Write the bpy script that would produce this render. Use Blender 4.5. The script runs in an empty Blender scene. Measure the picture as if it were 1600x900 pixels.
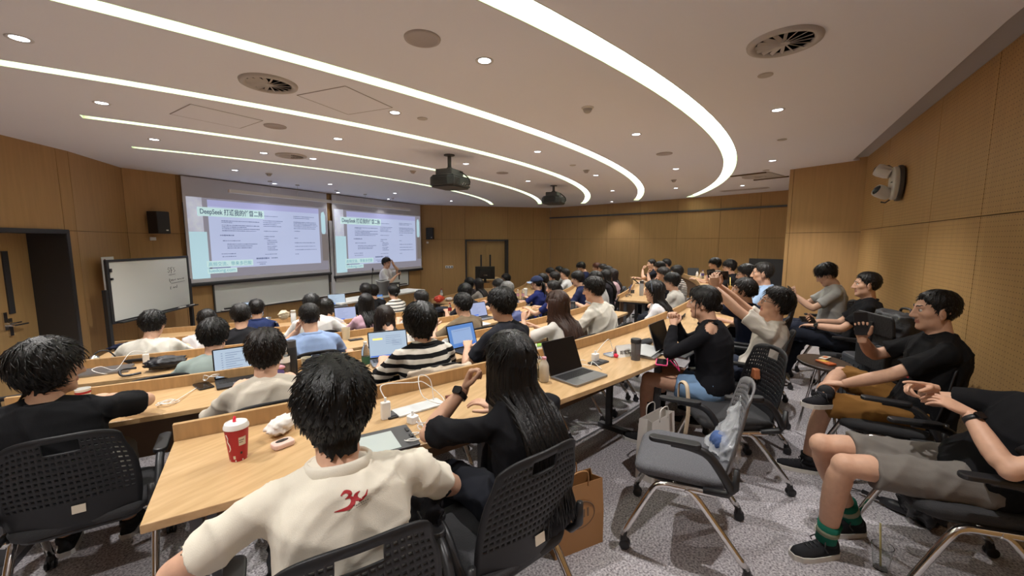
import bpy, bmesh, math, random
import numpy as np
from math import sin, cos, pi, radians as rad
from mathutils import Matrix, Vector
random.seed(7)
SC = bpy.context.scene
COL = SC.collection
# ---------------------------------------------------------------- camera, world, exposure
cam_d = bpy.data.cameras.new('camera')
cam = bpy.data.objects.new('camera', cam_d); COL.objects.link(cam)
cam.location = (0, 0, 1.6)
cam.rotation_euler = (rad(83.5), 0, rad(-61.5))
cam_d.lens = 14.4; cam_d.sensor_width = 36; cam_d.clip_start = .02
SC.camera = cam
world = bpy.data.worlds.new('world'); SC.world = world; world.use_nodes = True
world.node_tree.nodes['Background'].inputs[0].default_value = (.9, .9, 1, 1)
world.node_tree.nodes['Background'].inputs[1].default_value = .05
SC.view_settings.view_transform = 'Standard'; SC.view_settings.look = 'None'
SC.view_settings.gamma = 1; SC.view_settings.use_curve_mapping = False
SC.view_settings.exposure = 0.42
SC.cycles.max_bounces = 14; SC.cycles.diffuse_bounces = 9; SC.cycles.transparent_max_bounces = 12
STRIP_POWER = 4.2      # emission of the curved ceiling lights
SPOT_POWER = 98.0      # watts of each downlight
SLIDE_POWER = .50      # brightness of the projected picture
# ---------------------------------------------------------------- pixel rays of the photograph -> room coordinates (metres)
CP, SP = cos(rad(6.5)), sin(rad(6.5))
CY, SY = cos(rad(28.5)), sin(rad(28.5))
AC = Vector((6.95, 12.9))          # centre of the curved rows
TIER = .115; ROWZ = [0, -.115, -.23, -.345, -.46]
NEAR = [13.07, 11.71, 10.35, 8.99, 7.63]; FAR = [12.45, 11.21, 9.85, 8.49, 7.13]
def ray(u, v):
    x = u - 800; w = 450 - v
    up = w*CP - 640*SP; f = 640*CP + w*SP
    return Vector((SY*x + CY*f, -CY*x + SY*f, up))/640
def at_z(u, v, z):
    r = ray(u, v); k = (z - 1.6)/r.z
    return Vector((r.x*k, r.y*k, z))
def at_d(u, v, d):
    r = ray(u, v); return Vector((0, 0, 1.6)) + r*d     # d = depth along the optical axis
def at_R(u, v, R):
    r = ray(u, v); a = r.x**2 + r.y**2; b = -2*(r.x*AC.x + r.y*AC.y); c = AC.length_squared - R*R
    k = (-b - math.sqrt(max(0, b*b - 4*a*c)))/(2*a)
    return Vector((0, 0, 1.6)) + r*k
def on_wall(u, v, a, b):
    r = ray(u, v); n = Vector((-(b[1]-a[1]), b[0]-a[0])); k = (n.x*a[0] + n.y*a[1])/(n.x*r.x + n.y*r.y)
    return Vector((r.x*k, r.y*k, 1.6 + r.z*k))
def polar(R, a, z=0):
    a = rad(a); return Vector((AC.x + R*sin(a), AC.y - R*cos(a), z))
def facing(p):                      # rotation about z that turns +Y to the arc centre
    d = AC - Vector((p[0], p[1])); return math.atan2(-d.x, d.y)
# ---------------------------------------------------------------- materials
MATS = {}
def mat(name, col, rough=.6, metal=0, spec=.5, noise=0, nscale=20, bump=0, bscale=60, emit=0, alpha=1, trans=0, stretch=None, col2=None, sheen=0, coat=0, ekeep=1.0):
    if name in MATS: return MATS[name]
    m = bpy.data.materials.new(name); m.use_nodes = True; MATS[name] = m
    nt = m.node_tree; b = nt.nodes['Principled BSDF']
    c = tuple(col) + (1,)
    b.inputs['Base Color'].default_value = c
    b.inputs['Roughness'].default_value = rough; b.inputs['Metallic'].default_value = metal
    b.inputs['Specular IOR Level'].default_value = spec
    if sheen: b.inputs['Sheen Weight'].default_value = sheen
    if coat: b.inputs['Coat Weight'].default_value = coat; b.inputs['Coat Roughness'].default_value = .12
    if trans: b.inputs['Transmission Weight'].default_value = trans; b.inputs['IOR'].default_value = 1.3
    if alpha < 1: b.inputs['Alpha'].default_value = alpha
    if emit:
        b.inputs['Emission Color'].default_value = c; b.inputs['Emission Strength'].default_value = emit; b.inputs['Base Color'].default_value = tuple(x*ekeep for x in col) + (1,)
    if noise or bump:
        tc = nt.nodes.new('ShaderNodeTexCoord'); mp = nt.nodes.new('ShaderNodeMapping')
        nt.links.new(tc.outputs['Object'], mp.inputs[0])
        if stretch: mp.inputs['Scale'].default_value = stretch
        if noise:
            n = nt.nodes.new('ShaderNodeTexNoise'); n.inputs['Scale'].default_value = nscale; n.inputs['Detail'].default_value = 5
            nt.links.new(mp.outputs[0], n.inputs['Vector'])
            r = nt.nodes.new('ShaderNodeValToRGB'); r.color_ramp.elements[0].position = .3; r.color_ramp.elements[1].position = .7
            d = col2 if col2 else tuple(max(0, x*(1-noise)) for x in col)
            r.color_ramp.elements[0].color = tuple(d) + (1,); r.color_ramp.elements[1].color = c
            nt.links.new(n.outputs['Fac'], r.inputs[0]); nt.links.new(r.outputs[0], b.inputs['Base Color'])
        if bump:
            n2 = nt.nodes.new('ShaderNodeTexNoise'); n2.inputs['Scale'].default_value = bscale; n2.inputs['Detail'].default_value = 3
            nt.links.new(mp.outputs[0], n2.inputs['Vector'])
            bp = nt.nodes.new('ShaderNodeBump'); bp.inputs['Strength'].default_value = bump; bp.inputs['Distance'].default_value = .01
            nt.links.new(n2.outputs['Fac'], bp.inputs['Height']); nt.links.new(bp.outputs[0], b.inputs['Normal'])
    return m
def srgb(h):
    h = h.lstrip('#'); return tuple(((int(h[i:i+2], 16)/255 + .055)/1.055)**2.4 if int(h[i:i+2], 16) > 10 else int(h[i:i+2], 16)/255/12.92 for i in (0, 2, 4))
M_WALL = mat('wood_veneer_wall', (.46, .275, .115), .5, noise=.12, nscale=3, stretch=(9, 9, .5), spec=.3)
M_GAP = mat('wall_joint', (.12, .07, .03), .8)
M_CEIL = mat('ceiling_paint', (.84, .85, .92), .85, spec=.15)
M_CARPET = mat('speckled_carpet', (.66, .63, .65), .95, noise=1, nscale=95, col2=(.13, .115, .13), bump=.15, bscale=150, spec=.1)
M_DESK = mat('light_wood_desktop', (.57, .375, .195), .36, noise=1, nscale=2.2, col2=(.44, .275, .125), stretch=(2.2, 16, 16), spec=.45)
M_DESKV = mat('wood_edge_board', (.50, .31, .145), .45, noise=.22, nscale=3, stretch=(14, 14, 1.5), spec=.35)
M_PANEL = mat('dark_modesty_panel', (.17, .10, .055), .6)
M_STEEL = mat('dark_grey_steel', (.09, .09, .095), .45, metal=.5)
M_CHROME = mat('polished_chrome', (.72, .70, .68), .13, metal=1)
M_BLACKP = mat('black_plastic', (.016, .016, .018), .42, spec=.5)
M_CHAIRB = mat('chair_back_plastic', (.013, .013, .015), .48, spec=.35)
M_GREYLIT = mat('grey_and_lit_black_plastic', (.16, .16, .17), .38, spec=.6)  # grey of the bin; on the black chair back, reflected light put into colour
M_SEATG = mat('grey_seat_fabric', (.14, .14, .155), .9, noise=.35, nscale=160, bump=.3, bscale=220)
M_SEATB = mat('black_seat_fabric', (.03, .03, .033), .9, bump=.3, bscale=220)
M_WHITE = mat('white_plastic', (.80, .79, .77), .4)
M_SCREEN = mat('screen_fabric', (.62, .62, .66), .8, spec=.1)
M_WBOARD = mat('whiteboard_enamel', (.66, .68, .66), .22, spec=.5)
M_BLACK = mat('black_trim', (.02, .02, .022), .5)
M_PAPER = mat('white_paper', (.82, .82, .80), .7)
M_LABEL = mat('cream_label', (.66, .58, .47), .6)
# ---------------------------------------------------------------- mesh builder
class MB:
    def __init__(s): s.v = []; s.f = []; s.m = []
    def add(s, vs, fs, mi=0):
        o = len(s.v); s.v += [tuple(x) for x in vs]; s.f += [tuple(i+o for i in f) for f in fs]; s.m += [mi]*len(fs); return s
    def box(s, c, d, rz=0, rx=0, ry=0, mi=0):
        M = Matrix.Translation(c) @ Matrix.Rotation(rz, 4, 'Z') @ Matrix.Rotation(ry, 4, 'Y') @ Matrix.Rotation(rx, 4, 'X')
        vs = [M @ Vector((x*d[0]/2, y*d[1]/2, z*d[2]/2)) for x in (-1, 1) for y in (-1, 1) for z in (-1, 1)]
        return s.add(vs, [(0,1,3,2),(4,6,7,5),(0,4,5,1),(2,3,7,6),(0,2,6,4),(1,5,7,3)], mi)
    def prism(s, poly, z0, z1, M=None, mi=0):
        n = len(poly); vs = [Vector((p[0], p[1], z0)) for p in poly] + [Vector((p[0], p[1], z1)) for p in poly]
        if M is not None: vs = [M @ v for v in vs]
        fs = [tuple(range(n))[::-1], tuple(range(n, 2*n))] + [(i, (i+1) % n, n+(i+1) % n, n+i) for i in range(n)]
        return s.add(vs, fs, mi)
    def rbox(s, c, d, r=.01, rz=0, M=None, mi=0, n=4):          # upright box with rounded corners in plan
        poly = rrect(d[0], d[1], r, n)
        T = Matrix.Translation(c) @ Matrix.Rotation(rz, 4, 'Z')
        if M is not None: T = M @ T
        return s.prism(poly, -d[2]/2, d[2]/2, T, mi)
    def tube(s, pts, r, n=10, cap=True, mi=0, closed=False, flat=1, ref=None):
        pts = [Vector(p) for p in pts]; k = len(pts)
        rr = r if isinstance(r, (list, tuple)) else [r]*k
        vs = []; up = None
        for i, p in enumerate(pts):
            t = (pts[(i+1) % k] - pts[i-1]) if closed else (pts[min(i+1, k-1)] - pts[max(i-1, 0)])
            t = t.normalized() if t.length > 1e-9 else Vector((0, 0, 1))
            if up is None:
                a = Vector(ref) if ref is not None else (Vector((0, 0, 1)) if abs(t.z) < .9 else Vector((1, 0, 0)))
            else: a = up
            a = (a - t*a.dot(t)); a = a.normalized() if a.length > 1e-6 else t.orthogonal().normalized(); up = a
            b = t.cross(a)
            vs += [p + (a*cos(2*pi*j/n)*flat + b*sin(2*pi*j/n))*rr[i] for j in range(n)]
        fs = [(i*n+j, i*n+(j+1) % n, ((i+1) % k)*n+(j+1) % n, ((i+1) % k)*n+j) for i in range(k if closed else k-1) for j in range(n)]
        if cap and not closed: fs += [tuple(range(n))[::-1], tuple(range((k-1)*n, k*n))]
        return s.add(vs, fs, mi)
    def lathe(s, prof, c=(0, 0, 0), n=24, M=None, mi=0):        # prof: (r, z) list
        k = len(prof); T = Matrix.Translation(c)
        if M is not None: T = M @ T
        vs = [T @ Vector((r*cos(2*pi*j/n), r*sin(2*pi*j/n), z)) for r, z in prof for j in range(n)]
        fs = [(i*n+j, i*n+(j+1) % n, (i+1)*n+(j+1) % n, (i+1)*n+j) for i in range(k-1) for j in range(n)]
        fs += [tuple(range(n))[::-1], tuple(range((k-1)*n, k*n))]
        return s.add(vs, fs, mi)
    def ell(s, c, r, n=14, k=9, M=None, mi=0):
        T = Matrix.Translation(c)
        if M is not None: T = T @ M
        prof = []
        vs = [T @ Vector((r[0]*sin(pi*(i+.02)/(k-.96))*cos(2*pi*j/n), r[1]*sin(pi*(i+.02)/(k-.96))*sin(2*pi*j/n), -r[2]*cos(pi*(i+.02)/(k-.96)))) for i in range(k) for j in range(n)]
        fs = [(i*n+j, i*n+(j+1) % n, (i+1)*n+(j+1) % n, (i+1)*n+j) for i in range(k-1) for j in range(n)]
        fs += [tuple(range(n))[::-1], tuple(range((k-1)*n, k*n))]
        return s.add(vs, fs, mi)
    def build(s, name, mats, parent=None, smooth=False, bevel=0, kind=None, auto=None):
        me = bpy.data.meshes.new(name); me.from_pydata([tuple(v) for v in s.v], [], s.f)
        for m in (mats if isinstance(mats, (list, tuple)) else [mats]): me.materials.append(m)
        me.polygons.foreach_set('material_index', s.m)
        if smooth: me.polygons.foreach_set('use_smooth', [True]*len(me.polygons))
        me.update()
        o = bpy.data.objects.new(name, me); COL.objects.link(o)
        if auto: me.set_sharp_from_angle(angle=rad(auto))
        if parent is not None: o.parent = parent
        if bevel:
            bm = o.modifiers.new('b', 'BEVEL'); bm.width = bevel; bm.segments = 2; bm.limit_method = 'ANGLE'; bm.angle_limit = rad(50)
        if kind: o['kind'] = kind
        return o
def rrect(w, d, r, n=4):
    out = []
    for sx, sy, a0 in ((1, 1, 0), (-1, 1, 90), (-1, -1, 180), (1, -1, 270)):
        for i in range(n+1):
            a = rad(a0 + 90*i/n); out.append((sx*(w/2-r) + r*cos(a), sy*(d/2-r) + r*sin(a)))
    return out
def tag(o, label=None, cat=None, group=None, kind=None):
    if label: o['label'] = label
    if cat: o['category'] = cat
    if group: o['group'] = group
    if kind: o['kind'] = kind
    return o
def empty(name, loc=(0, 0, 0), rz=0, label=None, cat=None, group=None):
    o = bpy.data.objects.new(name, None); COL.objects.link(o); o.empty_display_size = .1
    o.location = loc; o.rotation_euler = (0, 0, rz)
    return tag(o, label, cat, group)
def kids(o): return KID.get(o.name) or [c for c in o.children]
KID = {}
def dup(root, loc, rz=0, label=None, group=None, tilt=None):
    r = root.copy(); COL.objects.link(r); r.location = loc; r.rotation_euler = (0, 0, rz) if tilt is None else tilt
    if label: r['label'] = label
    if group: r['group'] = group
    for ch in list(root.children):
        c = ch.copy(); COL.objects.link(c); c.parent = r
        for g in list(ch.children):
            d = g.copy(); COL.objects.link(d); d.parent = c
    return r
def text(name, body, size, M, m, parent=None, depth=.0006, align='LEFT', wid=None, bold=0):
    c = bpy.data.curves.new(name, 'FONT'); c.body = body; c.size = size; c.extrude = depth; c.align_x = align; c.offset = bold
    o = bpy.data.objects.new(name, c); COL.objects.link(o)
    dg = bpy.context.evaluated_depsgraph_get(); me = bpy.data.meshes.new_from_object(o.evaluated_get(dg))
    bpy.data.objects.remove(o); me.materials.clear(); me.materials.append(m)
    if wid:
        xs = [v.co.x for v in me.vertices]; k = wid/max(1e-6, max(xs)-min(xs)); me.transform(Matrix.Diagonal((k, 1, 1, 1)))
    o = bpy.data.objects.new(name, me); COL.objects.link(o); me.transform(M)
    if parent is not None: o.parent = parent
    return o
def wall_M(p, d):   # matrix: local x along d (unit xy), local y up, local z out of the wall (d rotated)
    n = Vector((d[1], -d[0], 0)); return Matrix(((d[0], 0, n.x, p[0]), (d[1], 0, n.y, p[1]), (0, 1, 0, p[2]), (0, 0, 0, 1)))
# ---------------------------------------------------------------- the room
ZC, ZF = 2.8, -.46
def panel_wall(name, p0, p1, us, zs, t=.06, gap=.007, skip=()):
    """veneer panels with open joints; outward side is to the left of p0->p1 (room on the right)"""
    p0 = Vector(p0); p1 = Vector(p1); L = (p1-p0).length; d = (p1-p0)/L; n = Vector((-d.y, d.x))
    ang = math.atan2(d.y, d.x); mb = MB()
    us = [u*L for u in us]
    for i in range(len(us)-1):
        for j in range(len(zs)-1):
            if (i, j) in skip: continue
            c = p0 + d*(us[i]+us[i+1])/2 + n*t/2
            mb.box((c.x, c.y, (zs[j]+zs[j+1])/2), (us[i+1]-us[i]-gap, t, zs[j+1]-zs[j]-gap), ang)
    for i in range(len(us)-1):
        for j in range(len(zs)-1):
            if (i, j) in skip: continue
            c = p0 + d*(us[i]+us[i+1])/2 + n*(t*.55)
            mb.box((c.x, c.y, (zs[j]+zs[j+1])/2), (us[i+1]-us[i]+.001, t*.8, zs[j+1]-zs[j]), ang, mi=1)
    return mb.build(name, [M_WALL, M_GAP], kind='structure')
ZJ = 1.74
def lin(n): return [i/n for i in range(n+1)]
panel_wall('wall_front', (3.0, 8.93), (10.64, 9.29), [0, .1, .3, .5, .565, .75, 1], [ZF, ZJ, ZC+.1])
# left wall in three facets with the recessed door
panel_wall('wall_front_left', (2.13, 7.93), (3.0, 8.93), [0, 1], [ZF, ZJ, ZC+.1])
panel_wall('wall_left', (.05, 6.24), (2.13, 7.93), [0, .93, 1], [ZF, ZJ, ZC+.1], skip=((0, 0),))
panel_wall('wall_left_rear', (-2.6, 4.6), (.05, 6.24), lin(2), [ZF, ZJ, ZC+.1])
panel_wall('wall_rear_left', (-3.2, -1.0), (-2.6, 4.6), lin(3), [ZF, ZJ, ZC+.1])
# right angled wall with the double door, then the long end wall in facets
da = Vector((13.9-10.64, 5.96-9.29)); Ld = da.length; da /= Ld
u0 = ((Vector((11.71, 8.19))-Vector((10.64, 9.29))).length)/Ld; u1 = ((Vector((12.78, 7.10))-Vector((10.64, 9.29))).length)/Ld
panel_wall('wall_front_right', (10.64, 9.29), (13.9, 5.96), [0, .16, u0, u1, .86, 1], [ZF, 1.66, ZC+.1], skip=((2, 0),))
EW = [(13.9, 5.96), (13.57, 4.8), (13.28, 3.7), (12.97, 2.6), (12.68, 1.5), (12.35, .4), (11.98, -.5), (11.6, -1.5)]
for i in range(7):
    panel_wall('wall_right' if i == 0 else 'wall_right_%d' % (i+1), EW[i], EW[i+1], [0, 1], [ZF, 1.68, 2.43, ZC+.1])
mb = MB()
for i in range(7):                      # dark picture rail along the end wall
    a, b = Vector(EW[i]), Vector(EW[i+1]); d = (b-a).normalized(); n = Vector((d.y, -d.x)); c = (a+b)/2 + n*.02
    mb.box((c.x, c.y, 2.44), ((b-a).length+.02, .05, .045), math.atan2(d.y, d.x))
mb.build('trim_1', M_STEEL, kind='structure')
# back wall (right in the picture) with perforated veneer, and the pier in front of it
MPERF = mat('perforated_veneer', (.48, .29, .115), .5, noise=.12, nscale=3, stretch=(9, 9, .5), spec=.3)
nt = MPERF.node_tree
tc = nt.nodes.new('ShaderNodeTexCoord'); sx = nt.nodes.new('ShaderNodeSeparateXYZ'); nt.links.new(tc.outputs['Object'], sx.inputs[0])
def mth(op, a, b=None):
    n = nt.nodes.new('ShaderNodeMath'); n.operation = op
    for i, x in enumerate((a, b)):
        if x is None: continue
        if isinstance(x, (int, float)): n.inputs[i].default_value = x
        else: nt.links.new(x, n.inputs[i])
    return n.outputs[0]
fx = mth('ABSOLUTE', mth('SUBTRACT', mth('FRACT', mth('MULTIPLY', sx.outputs[0], 31)), .5))
fz = mth('ABSOLUTE', mth('SUBTRACT', mth('FRACT', mth('MULTIPLY', sx.outputs[2], 31)), .5))
dst = mth('SQRT', mth('ADD', mth('MULTIPLY', fx, fx), mth('MULTIPLY', fz, fz)))
hole = mth('LESS_THAN', dst, .12)
mixn = nt.nodes.new('ShaderNodeMixRGB'); mixn.inputs[2].default_value = (.13, .07, .03, 1)
src = nt.nodes['Principled BSDF'].inputs['Base Color'].links[0].from_socket
nt.links.new(hole, mixn.inputs[0]); nt.links.new(src, mixn.inputs[1]); nt.links.new(mixn.outputs[0], nt.nodes['Principled BSDF'].inputs['Base Color'])
bw = panel_wall('wall_back', (7.98, -1.64), (-3.2, -1.13), [0, .115, .265, .355, .43, .53, .66, .8, 1], [ZF, 1.77, ZC+.04])
bw.data.materials[0] = MPERF
mb = MB(); mb.box((2.4, -1.47, ZC+.09), (11.4, .6, .1), math.atan2(-.51, 11.18)); mb.build('trim_2', mat('slot_paint', (.42, .41, .42), .8), kind='structure')
mb = MB()
for (a, b) in (((8.46, -.74), (7.96, -1.56)),):
    pass
panel_wall('wall_pier', (8.46, -.74), (7.93, -1.66), [0, .06, 1], [ZF, ZJ, ZC+.05])
panel_wall('wall_pier_side', (8.86, -.82), (8.46, -.74), [0, .5, 1], [ZF, ZJ, ZC+.05])
panel_wall('wall_back_right', (11.6, -1.5), (8.86, -1.5), lin(3), [ZF, ZJ, ZC+.05])
panel_wall('wall_pier_return', (8.86, -1.5), (8.86, -.82), lin(1), [ZF, ZJ, ZC+.05])
# tiered floor, turned about the centre of the rows
prof = [(0, ZF)] + [(8.42, ZF), (8.42, -.345), (9.78, -.345), (9.78, -.23), (11.14, -.23), (11.14, -.115), (12.5, -.115), (12.5, 0), (22, 0)]
mb = MB(); NA = 96; vs = []
for i in range(NA+1):
    a = rad(-75 + 150*i/NA)
    for r, z in prof: vs.append((AC.x + r*sin(a), AC.y - r*cos(a), z))
k = len(prof)
mb.add(vs, [(i*k+j, (i+1)*k+j, (i+1)*k+j+1, i*k+j+1) for i in range(NA) for j in range(k-1)])
mb.box((7, 9, ZF-.03), (24, 20, .04))
mb.build('floor', M_CARPET, kind='structure')
mb = MB()
for r, z in ((8.42, -.345), (9.78, -.23), (11.14, -.115), (12.5, 0)):
    vs = []
    for i in range(NA+1):
        a = rad(-40 + 78*i/NA)
        for rr, zz in ((r-.006, z-.03), (r-.006, z+.004), (r+.012, z+.004)): vs.append((AC.x + rr*sin(a), AC.y - rr*cos(a), zz))
    mb.add(vs, [(i*3+j, (i+1)*3+j, (i+1)*3+j+1, i*3+j+1) for i in range(NA) for j in range(2)])
mb.build('trim_3', M_STEEL, kind='structure')
# curved light coves: centre, radius, angles, width
LIGHTS = [((7.00, 14.37), 14.23, -36, 22, .19), ((7.157, 18.61), 16.84, -26, 18.6, .16), ((6.911, 15.77), 12.82, -28.2, 27.2, .155), ((6.949, 17.18), 12.71, -24.7, 24.9, .14), ((6.838, 16.57), 10.64, -24.4, 27.6, .125)]
def arc_poly(c, R, a0, a1, w, n=40):
    o = [(c[0] + (R+w/2)*sin(rad(a0+(a1-a0)*i/n)), c[1] - (R+w/2)*cos(rad(a0+(a1-a0)*i/n))) for i in range(n+1)]
    k = 5; out = list(o)
    i_ = [(c[0] + (R-w/2)*sin(rad(a1-(a1-a0)*i/n)), c[1] - (R-w/2)*cos(rad(a1-(a1-a0)*i/n))) for i in range(n+1)]
    return out + i_
# ceiling underside: vertical slicing into quads around the coves
CB = MB(); CB.prism([(-3.3, -1.24), (3.4, -1.24), (7.9, -1.46), (8.2, -1.8), (15, -1.8), (15, 10), (-3.3, 10)], ZC, ZC+.14)
ceil = CB.build('ceiling', [M_CEIL, mat('cove_paint', (.62, .70, .50), .8)], kind='structure')
cut = MB()
for c, R, a0, a1, w in LIGHTS: cut.prism(arc_poly(c, R, a0, a1, w), ZC-.05, ZC+.075, mi=1)
cutter = cut.build('cutter', [M_CEIL, MATS['cove_paint']])
mod = ceil.modifiers.new('cut', 'BOOLEAN'); mod.object = cutter; mod.operation = 'DIFFERENCE'; mod.solver = 'EXACT'
dg = bpy.context.evaluated_depsgraph_get(); me = bpy.data.meshes.new_from_object(ceil.evaluated_get(dg))
ceil.modifiers.clear(); ceil.data = me; bpy.data.objects.remove(cutter)
mb = MB(); mb.box((6, 4, ZC+.2), (20, 14, .02)); mb.build('ceiling_slab', M_CEIL, kind='structure')
M_STRIP = mat('cove_light_diffuser', (.95, 1.0, .92), .5, emit=STRIP_POWER)
ORD = ['nearest and widest curved ceiling light, sweeping round over the right half', 'second curved ceiling light counted from the camera side', 'middle one of the five curved ceiling lights', 'fourth curved ceiling light, passing above the nearer projector', 'shortest curved ceiling light, closest to the projection screens']
for (c, R, a0, a1, w), lb in zip(LIGHTS, ORD):
    e = empty('cove_light', (c[0], c[1]-R, ZC), 0, lb, 'ceiling light')
    m = MB(); q = arc_poly((0, R), R, a0+.12, a1-.12, w-.03)
    m.prism(q, .058, .066); m.build('diffuser', M_STRIP, e)
    m = MB()
    for s in (-1, 1):
        m.prism(arc_poly((0, R + 0), R + s*(w/2-.004), a0+.05, a1-.05, .006), .0, .07)
    m.build('side_lining', MATS['cove_paint'], e)
# downlights
M_LED = mat('downlight_lens', (.92, .95, 1.0), .3, emit=9)
M_RIM = mat('downlight_rim', (.62, .62, .63), .35)
DL = [(30,60),(757,95),(159,161),(617,176),(528,217),(241,218),(489,248),(412,239),(367,266),(429,287),(516,288),(528,301),(728,256),(617,302),(607,311),(705,314),(1215,172),(994,210),(840,237),(1056,264),(1207,251),(931,274),(825,283),(1160,290),(1056,294),(957,298),(956,315)]
DLL = ['far left near the door', 'between the round speaker and the nearest curved light', 'above the left door panel', 'beside the small disc left of the nearer projector', 'above the first square ceiling hatch', 'left of the square hatch', 'by the small front vent', 'left of the small front vent', 'nearest the left screen top', 'above the middle of the left screen', 'above the right part of the left screen', 'above the gap between screens', 'right of the nearer projector', 'above the right screen middle', 'closest above the right screen', 'next to the front wall corner', 'on the right under the large round vent', 'left of the second light bend', 'over the aisle before the farther projector', 'inside the bend of the widest curved light', 'on the right, second from the pier', 'beside the flat detector', 'behind the farther projector', 'nearest the pier on the right', 'left of the end of the widest curved light', 'in front of the end wall', 'closest to the end wall']
proto = None
for i, (u, v) in enumerate(DL):
    p = at_z(u, v, ZC)
    lb = 'round recessed ceiling downlight ' + DLL[i]
    if proto is None:
        proto = empty('downlight', p, 0, lb, 'downlight', 'recessed downlights')
        m = MB(); m.lathe([(.040, .0), (.056, -.006), (.060, -.004), (.062, .001)], n=24); m.build('rim', M_RIM, proto, smooth=True)
        m = MB(); m.lathe([(.001, -.003), (.03, -.003), (.042, -.001), (.042, .003)], n=20); m.build('lens', M_LED, proto, smooth=True)
    else: dup(proto, p, 0, lb)
    l = bpy.data.lights.new('downlight_lamp', 'SPOT'); l.energy = SPOT_POWER*(.10 if p.y > 8.3 else .3 if p.x > 11.5 else .45 if p.y > 7 else 1); l.spot_size = rad(105); l.spot_blend = .7; l.shadow_soft_size = .022; l.color = (1, .965, .935)
    lo = bpy.data.objects.new('downlight_lamp', l); COL.objects.link(lo); lo.location = (p.x, p.y, ZC-.02)
for (x, y), lb in zip([(1.95, -.28), (-.3, 1.0), (.1, 2.7), (-.9, -.45)], ['over the back aisle nearest the camera', 'over the left aisle, above the camera side', 'over the left end of the second desk', 'in the rear left corner']):
    dup(proto, (x, y, ZC), 0, 'round recessed ceiling downlight ' + lb)
    l = bpy.data.lights.new('downlight_lamp', 'SPOT'); l.energy = SPOT_POWER; l.spot_size = rad(105); l.spot_blend = .7; l.shadow_soft_size = .022; l.color = (1, .965, .935)
    lo = bpy.data.objects.new('downlight_lamp', l); COL.objects.link(lo); lo.location = (x, y, ZC-.02)
# ceiling vents, speakers, detectors, hatches
M_GRILLE = mat('vent_paint', (.50, .47, .45), .6); M_DARK = mat('duct_dark', (.035, .033, .032), .9); M_SPKG = mat('speaker_mesh', (.45, .41, .40), .8)
VL = ['large round ceiling vent with radial blades on the right', 'round ceiling vent with blades between the curved lights on the left', 'small round ceiling vent above the front screens', 'far round ceiling vent near the pier']
for (u, v), lb, rr in zip([(1225,65),(420,130),(455,243),(1178,276)], VL, (.20, .20, .20, .2)):
    p = at_z(u, v, ZC); e = empty('ceiling_vent', p, 0, lb, 'air vent', 'round ceiling vents')
    m = MB(); m.lathe([(rr-.045, .03), (rr-.05, -.006), (rr-.03, -.022), (rr-.004, -.014), (rr, 0)], n=40); 
    m.f = [f for f in m.f if len(f) == 4]; m.m = [0]*len(m.f); m.build('vent_ring', M_GRILLE, e, smooth=True)
    m = MB(); m.lathe([(.001, -.002), (rr-.045, -.002)], n=32); m.build('duct', M_DARK, e)
    m = MB(); m.lathe([(.001, -.016), (.03, -.016), (.035, -.004)], n=16)
    for k in range(16):
        a = 2*pi*k/16; m.box((cos(a)*(rr-.03)*.5, sin(a)*(rr-.03)*.5, -.010), (rr-.07, .022, .003), a, rx=.6)
    m.build('blade', M_GRILLE, e)
for (u, v), lb in zip([(660,60),(430,197),(1038,240),(785,270)], ['round flush ceiling speaker nearest the camera', 'round flush ceiling speaker beside the square hatch', 'round flush ceiling speaker inside the widest light bend', 'round flush ceiling speaker between the two projectors']):
    p = at_z(u, v, ZC); m = MB(); m.lathe([(.001, -.004), (.088, -.005), (.092, -.009), (.105, -.008), (.108, .001)], n=36)
    o = m.build('ceiling_speaker', M_SPKG, smooth=True); o.location = p; tag(o, lb, 'ceiling speaker', 'round ceiling speakers')
for (u, v), lb in zip([(918,168),(420,271),(645,267),(1053,281),(916,266)], ['white smoke detector between the two nearest curved lights', 'smoke detector above the left screen', 'flat smoke detector left of the nearer projector', 'small smoke detector inside the widest light bend', 'flat detector right of the farther projector']):
    p = at_z(u, v, ZC); e = empty('smoke_detector', p, 0, lb, 'smoke detector', 'ceiling smoke detectors')
    m = MB(); m.lathe([(.001, -.014), (.05, -.014), (.055, -.008), (.055, 0)], n=24); m.build('mount', M_WHITE if v == 168 else M_GRILLE, e)
    m = MB(); m.lathe([(.001, -.048), (.022, -.047), (.034, -.036), (.042, -.014)], n=20); m.build('sensor_head', M_GRILLE, e, smooth=True)
for (u, v), lb in zip([(660,185),(1196,117),(1222,218),(895,258),(1197,266)], ['small blank disc cover beside the downlight left of centre', 'small blank disc cover below the large round vent', 'small blank disc cover at the right under a downlight', 'small blank disc cover before the flat detector', 'small blank disc cover near the pier']):
    p = at_z(u, v, ZC); m = MB(); m.lathe([(.001, -.008), (.045, -.008), (.05, -.005), (.05, 0)], n=24)
    o = m.build('ceiling_disc', M_GRILLE); o.location = p; tag(o, lb, 'cover plate', 'small ceiling discs')
for (cx, cy, w, d, a), lb in zip([(2.57, 3.02, .56, .52, .1), (2.28, 4.5, .6, .5, -.1)], ['square access hatch in the ceiling nearer the camera', 'square access hatch in the ceiling nearer the left wall']):
    m = MB()
    for sx_, sy_, ww, dd in ((0, d/2, w, .008), (0, -d/2, w, .008), (w/2, 0, .008, d), (-w/2, 0, .008, d)): m.box((sx_, sy_, -.0005), (ww, dd, .003))
    e = empty('access_hatch', (cx, cy, ZC), a, lb, 'ceiling hatch')
    m.build('gap', mat('hatch_gap', (.3, .27, .27), .9), e)
    m = MB(); m.box((0, 0, -.001), (w-.012, d-.012, .003)); m.build('lid', M_CEIL, e)
m = MB(); m.box((0, 0, -.004), (1.0, .2, .01)); 
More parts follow.
